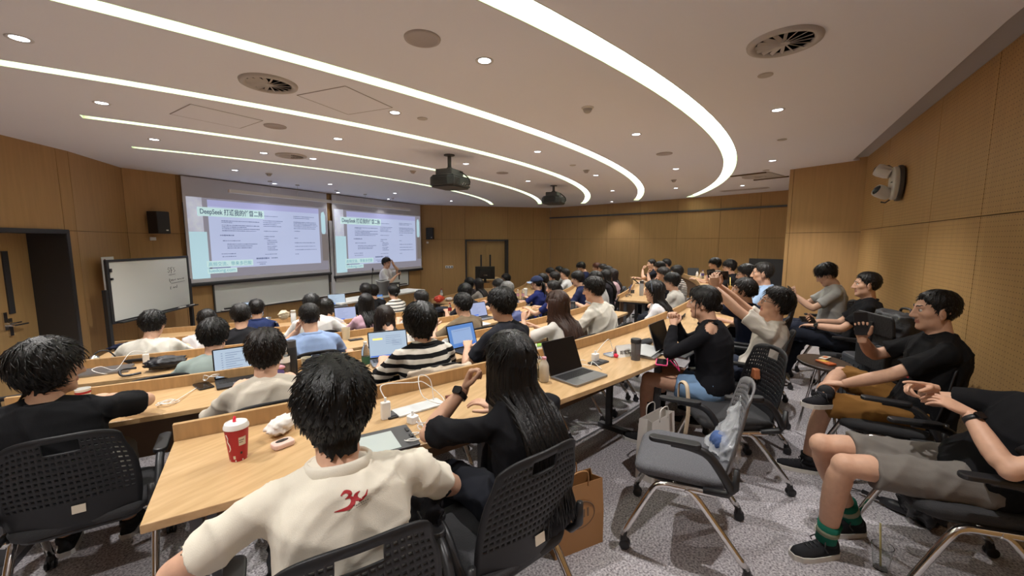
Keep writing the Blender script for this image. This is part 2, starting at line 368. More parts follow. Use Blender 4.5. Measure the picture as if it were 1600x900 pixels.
e = empty('return_grille', (11.1, -.1, ZC), 1.3, 'long slotted return air grille far right before the end wall', 'air vent'); m.build('frame', M_GRILLE, e)
m = MB()
for k in range(7): m.box((0, -.07+.0233*k, -.012), (.92, .012, .004), rx=.5)
m.build('louver', M_SPKG, e)
# recess above the pier
m = MB(); p = at_z(1226, 268, ZC-.01); m.box((8.95, -.35, ZC-.006), (.75, .5, .012), -.4); m.build('trim_4', M_GRILLE, kind='structure')
m = MB(); m.box((9.35, -.52, ZC-.012), (.03, .6, .02), -.4); m.box((8.62, -.12, ZC-.012), (.03, .6, .02), -.4); m.build('trim_5', M_GAP, kind='structure')
# ---------------------------------------------------------------- doors
M_DOOR = mat('door_veneer', (.50, .315, .135), .45, noise=.15, nscale=3, stretch=(9, 9, .5)); M_JAMB = mat('door_frame_grey', (.055, .055, .06), .4, metal=.4)
dl = Vector((2.13-.05, 7.93-6.24)); LL = dl.length; dl /= LL; nl = Vector((-dl.y, dl.x)); angl = math.atan2(dl.y, dl.x)
def lw(t, off, z): q = Vector((.05, 6.24)) + dl*t + nl*off; return (q.x, q.y, z)
t1 = LL*.93; dep = .42
m = MB()
m.box(lw(t1-.01, dep/2, (ZF+ZJ)/2), (.02, dep+.04, ZJ-ZF), angl); m.box(lw(t1/2, dep/2, ZJ-.02), (t1, dep+.04, .04), angl)
m.box(lw(t1/2, -.012, ZJ-.01), (t1+.06, .03, .05), angl); m.box(lw(t1+.01, -.012, (ZF+ZJ)/2), (.05, .03, ZJ-ZF), angl)
m.build('door_1_jamb', M_JAMB, kind='structure')
d1 = empty('door_1', lw(0, dep, ZF), angl); d1['kind'] = 'structure'
m = MB(); m.box((t1/2, .02, (ZJ-ZF)/2), (t1-.05, .05, ZJ-ZF-.06)); m.build('door_leaf', M_DOOR, d1)
xs_ = on_wall(12, 450, lw(0, dep, 0), lw(1, dep, 0)); tx = (Vector((xs_.x, xs_.y))-Vector(lw(0, dep, 0)[:2])).dot(dl)
m = MB(); m.box((tx, -.012, 1.55), (.07, .02, .78)); m.build('vision_slit', mat('smoked_glass', (.05, .05, .055), .1), d1)
m = MB()
for k in (0, .035):
    m.box((tx-.05-k*1.5, -.015, 1.0+k*2.3), (.045, .02, .22))
m.tube([(tx-.07, -.02, 1.02), (tx-.07, -.075, 1.02), (tx+.1, -.08, 1.02)], .011); m.tube([(tx-.12, -.02, 1.05), (tx-.12, -.07, 1.05), (tx+.02, -.075, 1.05)], .010)
m.build('lever_handle', M_CHROME, d1)
# double door in the angled wall
A2 = Vector((10.64, 9.29)); nr = Vector((-da.y, da.x)); angr = math.atan2(da.y, da.x)
def rw(t, off, z): q = A2 + da*t + nr*off; return (q.x, q.y, z)
ta, tb = u0*Ld, u1*Ld; zt = 1.66
m = MB()
m.box(rw((ta+tb)/2, .1, zt-.02), (tb-ta, .26, .05), angr); m.box(rw(ta+.02, .1, (ZF+zt)/2), (.05, .26, zt-ZF), angr); m.box(rw(tb-.035, .1, (ZF+zt)/2), (.09, .26, zt-ZF), angr)
m.build('door_2_frame', M_JAMB, kind='structure')
d2 = empty('door_2', rw(ta, .12, ZF), angr); d2['kind'] = 'structure'; W2 = tb-ta
for x0, x1, xs in ((.05, .05+(W2-.15)/2, .66), (.06+(W2-.15)/2, W2-.09, .0)):
    m = MB(); m.box(((x0+x1)/2, .02, (zt-ZF)/2-.02), (x1-x0, .05, zt-ZF-.06)); lf = m.build('door_leaf', M_DOOR, d2)
    m = MB(); xx = (x0 + (x1-x0)*.76) if xs else x0+(x1-x0)*.22
    m.box((xx, -.01, 1.28), (.06, .012, .62)); m.build('vision_slit', MATS['smoked_glass'], d2)
    m = MB(); m.box((xx, -.012, .86), (.05, .014, .16)); m.tube([(xx, -.02, .9), (xx, -.07, .9), (xx+(.12 if xs == 0 else -.12), -.07, .9)], .011); m.build('lever_handle', M_CHROME, d2)
# dark curtain / doorway behind the pier at the far right corner
m = MB(); m.box((11.62, -.72, (ZF+1.18)/2+.0), (.06, .85, 1.18-ZF), -1.95+pi/2); m.build('door_3', M_BLACK, kind='structure')
# ================================================================ people: shape tools
def ico(k):
    bm = bmesh.new(); bmesh.ops.create_icosphere(bm, subdivisions=k, radius=1)
    bm.verts.ensure_lookup_table()
    v = np.array([x.co[:] for x in bm.verts]); f = [tuple(y.index for y in x.verts) for x in bm.faces]; bm.free()
    return v/np.linalg.norm(v, axis=1)[:, None], f
def sd_ell(p, c, r):
    q = (p-np.array(c)); r = np.array(r)
    k0 = np.linalg.norm(q/r, axis=1); k1 = np.linalg.norm(q/(r*r), axis=1)+1e-9
    return k0*(k0-1)/k1
def smin(a, b, k):
    h = np.clip(.5+.5*(b-a)/k, 0, 1); return b*(1-h)+a*h-k*h*(1-h)
def smax(a, b, k): return -smin(-a, -b, k)
def head_sdf(p):
    q = p.copy(); q[:, 0] = np.abs(q[:, 0])
    d = sd_ell(q, (0, -.014, .030), (.077, .096, .085))
    d = smin(d, sd_ell(q, (0, .024, -.030), (.060, .060, .082)), .03)
    d = smin(d, sd_ell(q, (.034, .012, -.066), (.028, .042, .034)), .025)
    d = smin(d, sd_ell(q, (0, .060, -.096), (.028, .024, .021)), .022)
    d = smin(d, sd_ell(q, (.043, .050, -.014), (.022, .022, .020)), .02)
    d = smin(d, sd_ell(q, (.026, .077, .027), (.030, .011, .008)), .014)
    d = smin(d, sd_ell(q, (0, -.024, -.125), (.056, .058, .075)), .03)
    d = smax(d, -sd_ell(q, (.031, .094, .007), (.0175, .0155, .0075)), .009)
    for t in np.linspace(0, 1, 5):
        d = smin(d, sd_ell(q, (0, .082+.020*t, .014-.040*t), (.008+.003*t, .011, .012)), .010)
    d = smin(d, sd_ell(q, (0, .103, -.029), (.011, .011, .009)), .008)
    d = smin(d, sd_ell(q, (.013, .090, -.032), (.008, .011, .008)), .007)
    d = smin(d, sd_ell(q, (0, .0775, -.0555), (.022, .0105, .0050)), .007)
    d = smin(d, sd_ell(q, (0, .0765, -.0655), (.018, .0105, .0060)), .007)
    d = smax(d, -sd_ell(q, (0, .0895, -.0605), (.022, .006, .0012)), .002)
    return d
def star(dirs, sdf, r0=.23, r1=.02, n=90):
    rs = np.linspace(r0, r1, n); lo = np.full(len(dirs), r1); hi = np.full(len(dirs), r0); done = np.zeros(len(dirs), bool); prev = np.full(len(dirs), r0)
    for r in rs:
        d = sdf(dirs*r); hit = (d < 0) & ~done
        lo[hit] = r; hi[hit] = prev[hit]; done |= hit; prev[:] = r
    for _ in range(10):
        m = (lo+hi)/2; d = sdf(dirs*m[:, None]); ins = d < 0
        lo = np.where(ins, m, lo); hi = np.where(ins, hi, m)
    return lo
HEADS = {}
for k in (4, 5):
    dv, df = ico(k); HEADS[k] = (dv, df, star(dv, head_sdf))
def rot(yaw=0, pitch=0, roll=0):    # yaw + turns to the right-hand side, pitch + looks down
    return np.array(Matrix.Rotation(-rad(yaw), 3, 'Z') @ Matrix.Rotation(-rad(pitch), 3, 'X') @ Matrix.Rotation(rad(roll), 3, 'Y'))
def loft(pts, rx, ry, side=(1, 0, 0), n=16, p=2.0):
    pts = np.array(pts, float); k = len(pts); vs = []
    rx = np.broadcast_to(rx, k); ry = np.broadcast_to(ry, k)
    a = np.linspace(0, 2*pi, n, endpoint=False)
    cx = np.sign(np.cos(a))*np.abs(np.cos(a))**(2/p); cy = np.sign(np.sin(a))*np.abs(np.sin(a))**(2/p)
    for i in range(k):
        t = pts[min(i+1, k-1)]-pts[max(i-1, 0)]; t = t/(np.linalg.norm(t)+1e-9)
        s = np.array(side, float); s = s-t*s.dot(t)
        if np.linalg.norm(s) < 1e-3: s = np.array((0, 1., 0)); s = s-t*s.dot(t)
        s /= np.linalg.norm(s); b = np.cross(t, s)
        vs.append(pts[i]+np.outer(cx*rx[i], s)+np.outer(cy*ry[i], b))
    fs = [(i*n+j, i*n+(j+1) % n, (i+1)*n+(j+1) % n, (i+1)*n+j) for i in range(k-1) for j in range(n)]
    fs += [tuple(range(n))[::-1], tuple(range((k-1)*n, k*n))]
    return np.vstack(vs), fs
def ball(c, r, n=12, k=8):
    m = MB(); m.ell(c, (r, r, r) if np.isscalar(r) else r, n, k); return np.array(m.v), m.f
def join(parts):
    vs = []; fs = []; o = 0
    for v, f in parts:
        vs.append(np.asarray(v)); fs += [tuple(i+o for i in q) for q in f]; o += len(v)
    return np.vstack(vs), fs
def smooth_path(pts, n):
    pts = np.array(pts, float); k = len(pts); t = np.linspace(0, k-1, n); out = []
    for x in t:
        i = min(int(x), k-2); u = x-i; p0 = pts[max(i-1, 0)]; p1 = pts[i]; p2 = pts[i+1]; p3 = pts[min(i+2, k-1)]
        out.append(.5*((2*p1)+(-p0+p2)*u+(2*p0-5*p1+4*p2-p3)*u*u+(-p0+3*p1-3*p2+p3)*u**3))
    return np.array(out)
def remesh(jobs):
    """jobs: list of (verts, faces, voxel, smooth) -> list of (verts, faces) of the fused surfaces"""
    tmp = []
    for v, f, vox, sm in jobs:
        me = bpy.data.meshes.new('t'); me.from_pydata(v.tolist(), [], f); me.update()
        o = bpy.data.objects.new('t', me); COL.objects.link(o)
        m = o.modifiers.new('r', 'REMESH'); m.mode = 'VOXEL'; m.voxel_size = vox
        if sm: s = o.modifiers.new('s', 'SMOOTH'); s.iterations = sm; s.factor = .5
        tmp.append(o)
    dg = bpy.context.evaluated_depsgraph_get(); out = []
    for o in tmp:
        e = o.evaluated_get(dg); me = e.to_mesh(); n = len(me.vertices)
        v = np.empty(n*3, np.float32); me.vertices.foreach_get('co', v)
        fs = np.empty(len(me.loops), np.int32); me.loops.foreach_get('vertex_index', fs)
        st = np.empty(len(me.polygons), np.int32); me.polygons.foreach_get('loop_start', st)
        tt = np.empty(len(me.polygons), np.int32); me.polygons.foreach_get('loop_total', tt)
        fl = fs.tolist(); out.append((v.reshape(-1, 3).astype(float), [tuple(fl[a:a+b]) for a, b in zip(st.tolist(), tt.tolist())]))
        e.to_mesh_clear()
    for o in tmp:
        me = o.data; bpy.data.objects.remove(o); bpy.data.meshes.remove(me)
    return out
def normals(v, f):
    me = bpy.data.meshes.new('t'); me.from_pydata(v.tolist(), [], f); me.update()
    n = np.empty(len(v)*3, np.float32); me.vertices.foreach_get('normal', n); bpy.data.meshes.remove(me); return n.reshape(-1, 3)
def wrinkle(v, f, amp, seed, scale=1):
    r = np.random.RandomState(seed); n = normals(v, f); d = np.zeros(len(v))
    w = v + .035*np.sin(v[:, [1, 2, 0]]*8 + r.rand(3)*6) + .012*np.sin(v[:, [2, 0, 1]]*23 + r.rand(3)*6)
    for i in range(9):
        k = r.randn(3); k /= np.linalg.norm(k); k *= (9+20*r.rand())*scale; ph = r.rand()*6.3
        m = np.clip(.5+.8*np.sin(w@(r.randn(3)*5)+r.rand()*6.3), 0, 1)
        d += m*((1-np.abs(np.sin(w@k+ph)))**3-.25)
    return v + n*(d*amp)[:, None]
def mesh_obj(name, v, f, mats, parent=None, mi=None, smooth=True):
    me = bpy.data.meshes.new(name); me.from_pydata(np.asarray(v).tolist(), [], f)
    for m in (mats if isinstance(mats, (list, tuple)) else [mats]): me.materials.append(m)
    if mi is not None: me.polygons.foreach_set('material_index', mi)
    if smooth: me.polygons.foreach_set('use_smooth', [True]*len(me.polygons))
    me.update(); o = bpy.data.objects.new(name, me); COL.objects.link(o)
    if parent is not None: o.parent = parent
    return o
# ---------------------------------------------------------------- hands (right hand, fingers along +y, palm facing -z, thumb towards -x)
def make_hand(curl, spread=4, thumb=(-.62, .70, -.32), tcurl=25, curls=None):
    parts = [loft([(0, -.03, 0), (0, 0, 0), (0, .03, -.001), (0, .062, -.002), (.0, .090, -.004)], [.025, .027, .035, .040, .037], [.019, .0185, .0165, .0145, .0105], n=14, p=2.4)]
    for i, (x, L, r) in enumerate(((-.029, .073, .0092), (-.0095, .081, .0094), (.0105, .075, .009), (.0285, .059, .008))):
        c = curls[i] if curls else curl
        p = np.array((x, .080, -.003)); a = 0; sp = rad((i-1.4)*spread); pts = [p-np.array((0, .015, 0)), p]
        for seg, fr in zip((.46, .31, .23), (.9, 1.15, .75)):
            a += rad(c*fr); p = p+L*seg*np.array((sin(sp)*cos(a), cos(sp)*cos(a), -sin(a))); pts.append(p)
        q = smooth_path(pts, 10); parts.append(loft(q, np.linspace(r, r*.72, 10), np.linspace(r, r*.72, 10), n=9))
        parts.append(ball(q[-1], r*.72, 8, 6))
    t = np.array(thumb); t = t/np.linalg.norm(t); b = np.array((-.020, .018, -.006)); p1 = b+t*.042
    t2 = t*cos(rad(tcurl))+np.array((.55, .75, -.1))*sin(rad(tcurl)); t2 /= np.linalg.norm(t2); p2 = p1+t2*.032; p3 = p2+t2*.026
    q = smooth_path([b, p1, p2, p3], 9); parts.append(loft(q, np.linspace(.0155, .0085, 9), np.linspace(.0135, .008, 9), n=9)); parts.append(ball(q[-1], .0084, 8, 6))
    return join(parts)
_hj = {'flat': make_hand(10), 'relax': make_hand(24), 'fist': make_hand(62, 1, (-.5, .7, -.55), 45), 'hold': make_hand(40, 3, (-.55, .6, -.6), 30), 'point': make_hand(0, 2, (-.5, .7, -.5), 35, [6, 55, 62, 66])}
HANDS = {}
for res, vx, sm in ((1, .0032, 3), (0, .0055, 1)):
    ks = list(_hj)
    for k_, h in zip(ks, remesh([_hj[k_]+(vx, sm) for k_ in ks])): HANDS[(k_, res)] = h
# ---------------------------------------------------------------- materials of people
M_SKIN = {}
def skin(c='#d4a88e'):
    if c not in M_SKIN:
        s = srgb(c); m = mat('skin_'+c.strip('#'), s, .52, noise=.10, nscale=35, spec=.35, bump=.05, bscale=300)
        b = m.node_tree.nodes['Principled BSDF']; b.inputs['Subsurface Weight'].default_value = .0
        M_SKIN[c] = m
    return M_SKIN[c]
M_LIPS = mat('lips', srgb('#b3796a'), .5)
M_EYEW = mat('eye_white', (.72, .69, .66), .2); M_IRIS = mat('eye_iris', (.012, .008, .006), .12)
def hairmat(c):
    n = 'hair_'+c.strip('#')
    if n in MATS: return MATS[n]
    m = mat(n, srgb(c), .43, spec=.36, noise=.4, nscale=26, bump=.35, bscale=34, stretch=(5, 5, .7)); return m
M_BROW = mat('eyebrow_hair', (.012, .009, .008), .6)
def cloth(c, bump=.18): return mat('cloth_'+c.strip('#'), srgb(c), .88, noise=.12, nscale=9, spec=.2, bump=bump, bscale=420)
def striped(name, c1, c2, period, duty, off=0):
    if name in MATS: return MATS[name]
    m = mat(name, srgb(c1), .88, spec=.2); nt = m.node_tree; b = nt.nodes['Principled BSDF']
    tc = nt.nodes.new('ShaderNodeTexCoord'); sx = nt.nodes.new('ShaderNodeSeparateXYZ'); nt.links.new(tc.outputs['Object'], sx.inputs[0])
    def mt(op, a, v):
        n = nt.nodes.new('ShaderNodeMath'); n.operation = op; nt.links.new(a, n.inputs[0]); n.inputs[1].default_value = v; return n.outputs[0]
    k = mt('LESS_THAN', mt('FRACT', mt('ADD', mt('DIVIDE', sx.outputs[2], period), off), 0), duty)
    for n in nt.nodes:
        if n.type == 'MATH' and n.operation == 'FRACT': pass
    mx = nt.nodes.new('ShaderNodeMixRGB'); mx.inputs[1].default_value = srgb(c1)+(1,); mx.inputs[2].default_value = srgb(c2)+(1,)
    nt.links.new(k, mx.inputs[0]); nt.links.new(mx.outputs[0], b.inputs['Base Color']); return m
M_LENS = mat('spectacle_lens', (.95, .97, 1), .03, alpha=.12); M_GLFR = mat('spectacle_frame', (.015, .014, .014), .35)
# ---------------------------------------------------------------- hair
HL = {  # hairline height against azimuth (0 = face, 180 = nape), crown/side/back thickness
 'short':  dict(z=[.058, .052, .032, .012, -.016, -.056, -.076], top=.026, side=.011, back=.020, locks=700, ll=.034),
 'full':   dict(z=[.050, .042, .022, .004, -.022, -.064, -.086], top=.030, side=.015, back=.024, locks=1000, ll=.030),
 'nape':   dict(z=[.050, .042, .022, .004, -.030, -.092, -.112], top=.030, side=.017, back=.032, locks=1000, ll=.030),
 'bangs':  dict(z=[.030, .026, .012, -.004, -.030, -.076, -.094], top=.030, side=.021, back=.022, locks=800, ll=.036),
 'crop':   dict(z=[.066, .060, .036, -.004, -.022, -.052, -.066], top=.016, side=.004, back=.006, locks=380, ll=.020),
 'under':  dict(z=[.036, .032, .018, .004, -.006, -.030, -.062], top=.034, side=.012, back=.010, locks=480, ll=.042),
 'wavy':   dict(z=[.040, .034, .010, -.060, -.075, -.095, -.105], top=.036, side=.030, back=.034, locks=700, ll=.055),
 'bob':    dict(z=[.046, .036, .000, -.070, -.095, -.105, -.110], top=.028, side=.026, back=.030, locks=480, ll=.07),
 'long':   dict(z=[.056, .046, .010, -.045, -.070, -.095, -.105], top=.024, side=.020, back=.024, locks=160, ll=.06),
 'tied':   dict(z=[.056, .046, .020, -.020, -.035, -.060, -.085], top=.018, side=.012, back=.016, locks=200, ll=.05),
}
AZ = [0, 30, 55, 80, 105, 140, 180]
def hair_shell(style, k, rng):
    h = HL[style]; dv, df, r = HEADS[k]; P = dv*r[:, None]
    az = np.degrees(np.abs(np.arctan2(P[:, 0], P[:, 1]))); zh = np.interp(az, AZ, h['z'])
    ph = rng.rand(6)*6.3; azs = np.arctan2(P[:, 0], P[:, 1])
    zh = zh + .004*np.sin(azs*9+ph[0]) + .003*np.sin(azs*23+ph[1])
    inside = np.clip((P[:, 2]-zh)/.018, 0, 1); inside = inside*inside*(3-2*inside)
    up = np.clip((P[:, 2]-.02)/.07, 0, 1); bk = np.clip((az-70)/60, 0, 1)
    t = h['top']*up+(h['side']*(1-bk)+h['back']*bk)*(1-up)
    wv = np.sin(azs*17+ph[2]+P[:, 2]*60)+.7*np.sin(azs*31+ph[3]-P[:, 2]*40)+.6*np.sin(P[:, 0]*130+ph[4]+P[:, 1]*50)
    t = t*(1+.10*wv)
    q = np.where(inside > .02, r+.001+t*inside, r-.014)
    return dv*q[:, None], df, inside, t
def hair_mesh(style, k, seed, dens=1.0, locks=True):
    rng = np.random.RandomState(seed); h = HL[style]
    V, F, ins, t = hair_shell(style, k, rng); parts = [(V, F)]
    dv, df, r = HEADS[k]; P = dv*r[:, None]
    idx = np.where(ins > .35)[0]; n = int(h['locks']*dens)
    if locks and n:
        wh = np.array((.012*rng.randn(), -.055, .105)); L = h['ll']
        for i in rng.choice(idx, n):
            p = V[i]; nrm = dv[i]; d = p-wh; d[2] *= .5; d = d-nrm*d.dot(nrm); ln = np.linalg.norm(d)
            d = d/ln if ln > .01 else np.cross(nrm, rng.randn(3))
            d = d+np.array((0, 0, -.55))+rng.randn(3)*(.30 if style == 'wavy' else .12)
            if style == 'wavy': d = d+rng.randn(3)*.25
            d = d-nrm*d.dot(nrm); d /= np.linalg.norm(d)+1e-9
            l = L*(.6+.7*rng.rand()); w = .0016+.0018*rng.rand(); pts = []
            for s in (0, .35, .7, 1):
                q = p+d*l*s; lim = np.linalg.norm(p)*1.0-.0045+.0025*s*rng.rand()
                nq = np.linalg.norm(q); q = q/nq*max(min(nq, lim+.003), lim) ; pts.append(q-nrm*.002*(1-s))
            sd = np.cross(nrm, d); parts.append(loft(pts, [w, w*1.15, w*.8, w*.15], [w*.5, w*.6, w*.4, w*.1], side=sd, n=5))
    return join(parts)
# ---------------------------------------------------------------- the person
def ik(S, W, a, b, pole):
    S = np.array(S); W = np.array(W); d = W-S; L = np.linalg.norm(d); m = (a+b)*.995
    if L > m: W = S+d/L*m; d = W-S; L = m
    L = max(L, abs(a-b)+.02); u = d/np.linalg.norm(d); x = (a*a-b*b+L*L)/(2*L); h = math.sqrt(max(0, a*a-x*x))
    p = np.array(pole, float); p = p-u*p.dot(u); p /= np.linalg.norm(p)+1e-9
    return S+u*x+p*h, W
PCOUNT = [0]
def tidy(c): return c
def person(label, pos, floor, rz, lean=.06, side=0., head=(0, 5, 0), hair='short', hc='#15110f', skin_c='#d4a88e', top='#222222', sleeve='short', top_mat=None,
           pants='#20222a', legs='long', fem=False, R=None, L=None, k=4, vox=.016, face=False, eyes=True, glasses=None, stand=False, knees=None, feet=None, shoe='#2a2a2c', sole='#d8d6d2',
           group=None, hairfn=None, width=1.0, bow=.04, collar='crew', amp=.0065, locks=True, hip=.53, shoulder=(0, 0), seed=None, hands=True, shoes=True, poleR=None, poleL=None, tuck=False, reach=None, torso_d=1.0, hsc=1.0, cut=None):
    PCOUNT[0] += 1; sd = seed or PCOUNT[0]*13; rng = np.random.RandomState(sd)
    Ht = pos[2]-floor
    if stand: hip = .90*Ht/1.72
    f = (-sin(rz), cos(rz)); rt = (cos(rz), sin(rz))
    root = (pos[0]-f[0]*lean-rt[0]*side, pos[1]-f[1]*lean-rt[1]*side, floor)
    W = width*(.90 if fem else 1.0)
    hs = (.99 if fem else 1.04)*hsc
    Hp = np.array((0, 0, hip)); hr = rot(*head)
    hc_ = np.array((side, lean, Ht-.005)) - np.array((0, 0, .118*hs)) + np.array((0, 0, -.022 if hair in ('full', 'nape', 'wavy', 'under', 'bangs', 'bob', 'long') else -.016))
    N = hc_ + hr@np.array((0, -.028, -.120))*hs*.75 + np.array((0, -.012-lean*.12, -.052*hs))
    if not stand and N[2] > hip+.56: Hp[2] = hip = hip+ (N[2]-hip-.56)*.5
    mid = (Hp+N)/2+np.array((0, -bow, 0))
    T = lambda t: (1-t)**2*Hp+2*t*(1-t)*mid+t*t*N
    ts = [-.16, -.04, .10, .28, .48, .68, .80, .90, .96, 1.0]
    wd = np.array([.150, .170, .166, .150, .156, .166, .160, .134, .092, .062])*W
    if fem: wd[1:4] = np.array([.170, .160, .128])*W*1.05
    dp = np.array([.095, .118, .115, .100, .108, .116, .108, .092, .074, .062])*W*torso_d
    if fem: dp[5] += .012
    sp = [T(t) for t in ts]; sp[0] = T(-.16)*np.array((1, 0, 1))
    neck = [N, N*.6+hc_*.4+np.array((0, -.002, 0)), hc_+hr@np.array((0, -.012, -.045))]
    sl = T(.85); sh = {}
    for s, nm in ((1, 'R'), (-1, 'L')):
        sh[nm] = sl+np.array((s*.176*W, .010+(shoulder[0] if s > 0 else shoulder[1]), -.002))
    la, lf = .285*(.93 if fem else 1), .255*(.93 if fem else 1)
    arms = {}
    for s, nm, spec, pole in ((1, 'R', R, poleR), (-1, 'L', L, poleL)):
        if spec is None: spec = dict(w=(s*.17, .40, .79))
        if 'w' not in spec: spec = dict(spec, w=(s*.17, .40, .79))
        E, Wr = ik(sh[nm], spec['w'], la, lf, pole if pole is not None else (s*.75, -.35, -.8)); arms[nm] = (sh[nm], E, Wr, spec)
    # legs
    lg = {}
    for s, nm in ((1, 'R'), (-1, 'L')):
        Hj = np.array((s*.09*W, .01, hip-.01))
        if stand:
            K = np.array((s*.10, .03, hip*.52)); A = np.array((s*.11, 0, .085)); fd = np.array((s*.12, 1, 0))
        else:
            K = np.array((s*.13, .43, .53)); A = np.array((s*.13, .44, .085)); fd = np.array((s*.1, 1, 0))
        if knees and knees.get(nm) is not None: K = np.array(knees[nm], float)
        if feet and feet.get(nm) is not None:
            q = feet[nm]; A = np.array(q[:3], float); fd = np.array(q[3:6], float) if len(q) >= 6 else fd
        lg[nm] = (Hj, K, A, fd/np.linalg.norm(fd))
    # ---- skin
    def limb(p0, p1, p2, r0, r1, r2, r3, n=13):
        q = smooth_path([p0, p1, p2], n); e = n//2
        rr = np.interp(np.arange(n), [0, e*.45, e, e+e*.42, n-1], [r0, r0*.98, r1, r2, r3])
        # keep the joint sharp: blend the smooth path with the polyline
        pl = np.array([p0+(p1-p0)*(i/e) if i <= e else p1+(p2-p1)*((i-e)/(n-1-e)) for i in range(n)])
        q = q*.35+pl*.65
        return loft(q, rr, rr, side=(1, 0, .01) if abs((p1-p0)[0]) < .8*np.linalg.norm(p1-p0) else (0, 1, 0), n=12)
    def trap(S, g_, aw):
        if cut and g_ == 0: g_ = .013
        q = [N+np.array((0, -.004, -.012)), N*.62+S*.38+np.array((0, -.006, -.004)), S+np.array((0, 0, -.002))]
        return loft(q, [.044+g_, .038+g_, .036*aw+g_], [.034+g_, .034+g_, .036*aw+g_], side=(0, 1, 0), n=14)
    parts = [loft(sp+neck[1:], list(wd*np.array([.88]*9+[.93]))+[.053*hs*min(W, 1.02), .052*hs], list(dp*np.array([.86]*9+[.93]))+[.057*hs, .056*hs], n=18, p=2.3)]
    aw = (.86 if fem else 1.0)
    for nm in 'RL':
        S, E, Wr, _ = arms[nm]
        parts += [limb(S, E, Wr, .040*aw, .041*aw, .042*aw, .027*aw), ball(S, .040*aw), ball(E, .040*aw), trap(S, 0, aw)]
        Hj, K, A, fd = lg[nm]
        parts += [limb(Hj, K, A, .070, .058, .054, .036), ball(K, .060), ball(Hj, .07)]
    body = join(parts)
    # ---- top
    g = .014; tp = []
    te = -.14 if not tuck else -.02
    tt = [te, -.04, .10, .28, .48, .68, .80, .90, .985]
    if tuck: tt[1] = .03
    tw = np.interp(tt, ts, wd)+g+np.array([.012, .012, .012, .014, .010, .006, .004, .004, .006]); td = np.interp(tt, ts, dp)+g+np.array([.012, .016, .020, .02, .012, .006, .005, .006, .008])
    if fem: tw[:5] -= .010
    tp.append(loft([T(t) if t > -.1 else T(t)*np.array((1, 1, 1)) for t in tt], tw, td, n=20, p=2.3))
    for nm in 'RL':
        S, E, Wr, _ = arms[nm]
        if sleeve == 'short':
            e = S+(E-S)*.74; tp += [loft([S+(S-sl)*-.25, S, S+(E-S)*.4, e], [.058*aw, .060*aw, .062*aw, .067*aw], [.058*aw, .062*aw, .063*aw, .067*aw], side=(0, 1, 0), n=14), ball(S, .060*aw), trap(S, .024, aw)]
        elif sleeve == 'elbow':
            e = S+(E-S)*.97; tp += [loft([S+(S-sl)*-.25, S, S+(E-S)*.5, e], [.06*aw, .062*aw, .066*aw, .07*aw], [.06*aw, .064*aw, .066*aw, .07*aw], side=(0, 1, 0), n=14), ball(S, .061*aw), trap(S, .025, aw)]
        elif sleeve == 'long':
            v, f_ = limb(S, E, E+(Wr-E)*.97, .059*aw, .055*aw, .053*aw, .042*aw); tp += [(v, f_), ball(S, .060*aw), ball(E, .055*aw), trap(S, .024, aw)]
        else:
            tp += [ball(S+(sl-S)*.25, .05)]
    topm = join(tp)
    # ---- bottoms
    bt = [loft([T(-.155), T(-.04), T(.08), T(.14)], wd[[0, 1, 2, 2]]+.012, dp[[0, 1, 2, 2]]+.014, n=18, p=2.3)]
    for nm in 'RL':
        Hj, K, A, fd = lg[nm]
        if legs == 'long': bt += [limb(Hj, K, A+(K-A)*.06, .096, .074, .068, .058), ball(K, .072), ball(Hj, .1)]
        else:
            fr = {'shorts': .80, 'mini': .52, 'knee': 1.0}[legs]
            bt += [loft([Hj, Hj+(K-Hj)*.4, Hj+(K-Hj)*fr], [.102, .098, .094], [.102, .096, .090], side=(1, 0, .01), n=14), ball(Hj, .102)]
    botm = join(bt)
    (bv, bf), (tv, tf), (pv, pf) = remesh([body+(vox*.9, 5), topm+(vox, 6), botm+(vox*1.1, 6)])
    if cut:      # open shoulder of the top: the cloth is cut away, skin shows
        cc = T(cut[0][2])+np.array((cut[0][0], cut[0][1], .02)); fc = np.array([tv[list(q)].mean(0) for q in tf]); dd = np.linalg.norm((fc-cc)*np.array((.75, 1.3, 1.0)), axis=1)
        tf = [q for q, d_ in zip(tf, dd) if d_ > cut[1]]
    tv = wrinkle(tv, tf, amp, sd); pv = wrinkle(pv, pf, amp, sd+1)
    # head, ears and hands join the body surface
    dv, df, r = HEADS[k]; hv = dv*r[:, None]*np.array((.97, 1, 1))*hs; HV = hv@hr.T+hc_
    isl = [(bv, bf), (HV, df)]
    mi = [0]*len(bf)
    if face and k == 5:
        c = hv[np.array(df)].mean(1)/hs; lp = (np.abs(c[:, 0]) < .024) & (c[:, 2] < -.0495) & (c[:, 2] > -.0725) & (c[:, 1] > .074); mi += lp.astype(int).tolist()
    else: mi += [0]*len(df)
    for s in (1, -1):
        ev, ef = join([ball((0, 0, 0), (.0075, .019, .031), 12, 9), loft([(.004*1, -.012+.022*cos(a), .008+.024*sin(a)) for a in np.linspace(-.9, 3.6, 11)], [.0035]*11, [.0045]*11, n=6), ball((0, .006, -.022), (.006, .010, .011))])
        ev = ev*np.array((s, 1, 1)); M = np.array(Matrix.Rotation(s*rad(-16), 3, 'Z') @ Matrix.Rotation(rad(-8), 3, 'X'))
        ev = (ev@M.T+np.array((s*.0765, -.006, -.008)))*hs; isl.append((ev@hr.T+hc_, ef)); mi += [0]*len(ef)
    hres = 1 if k == 5 else 0
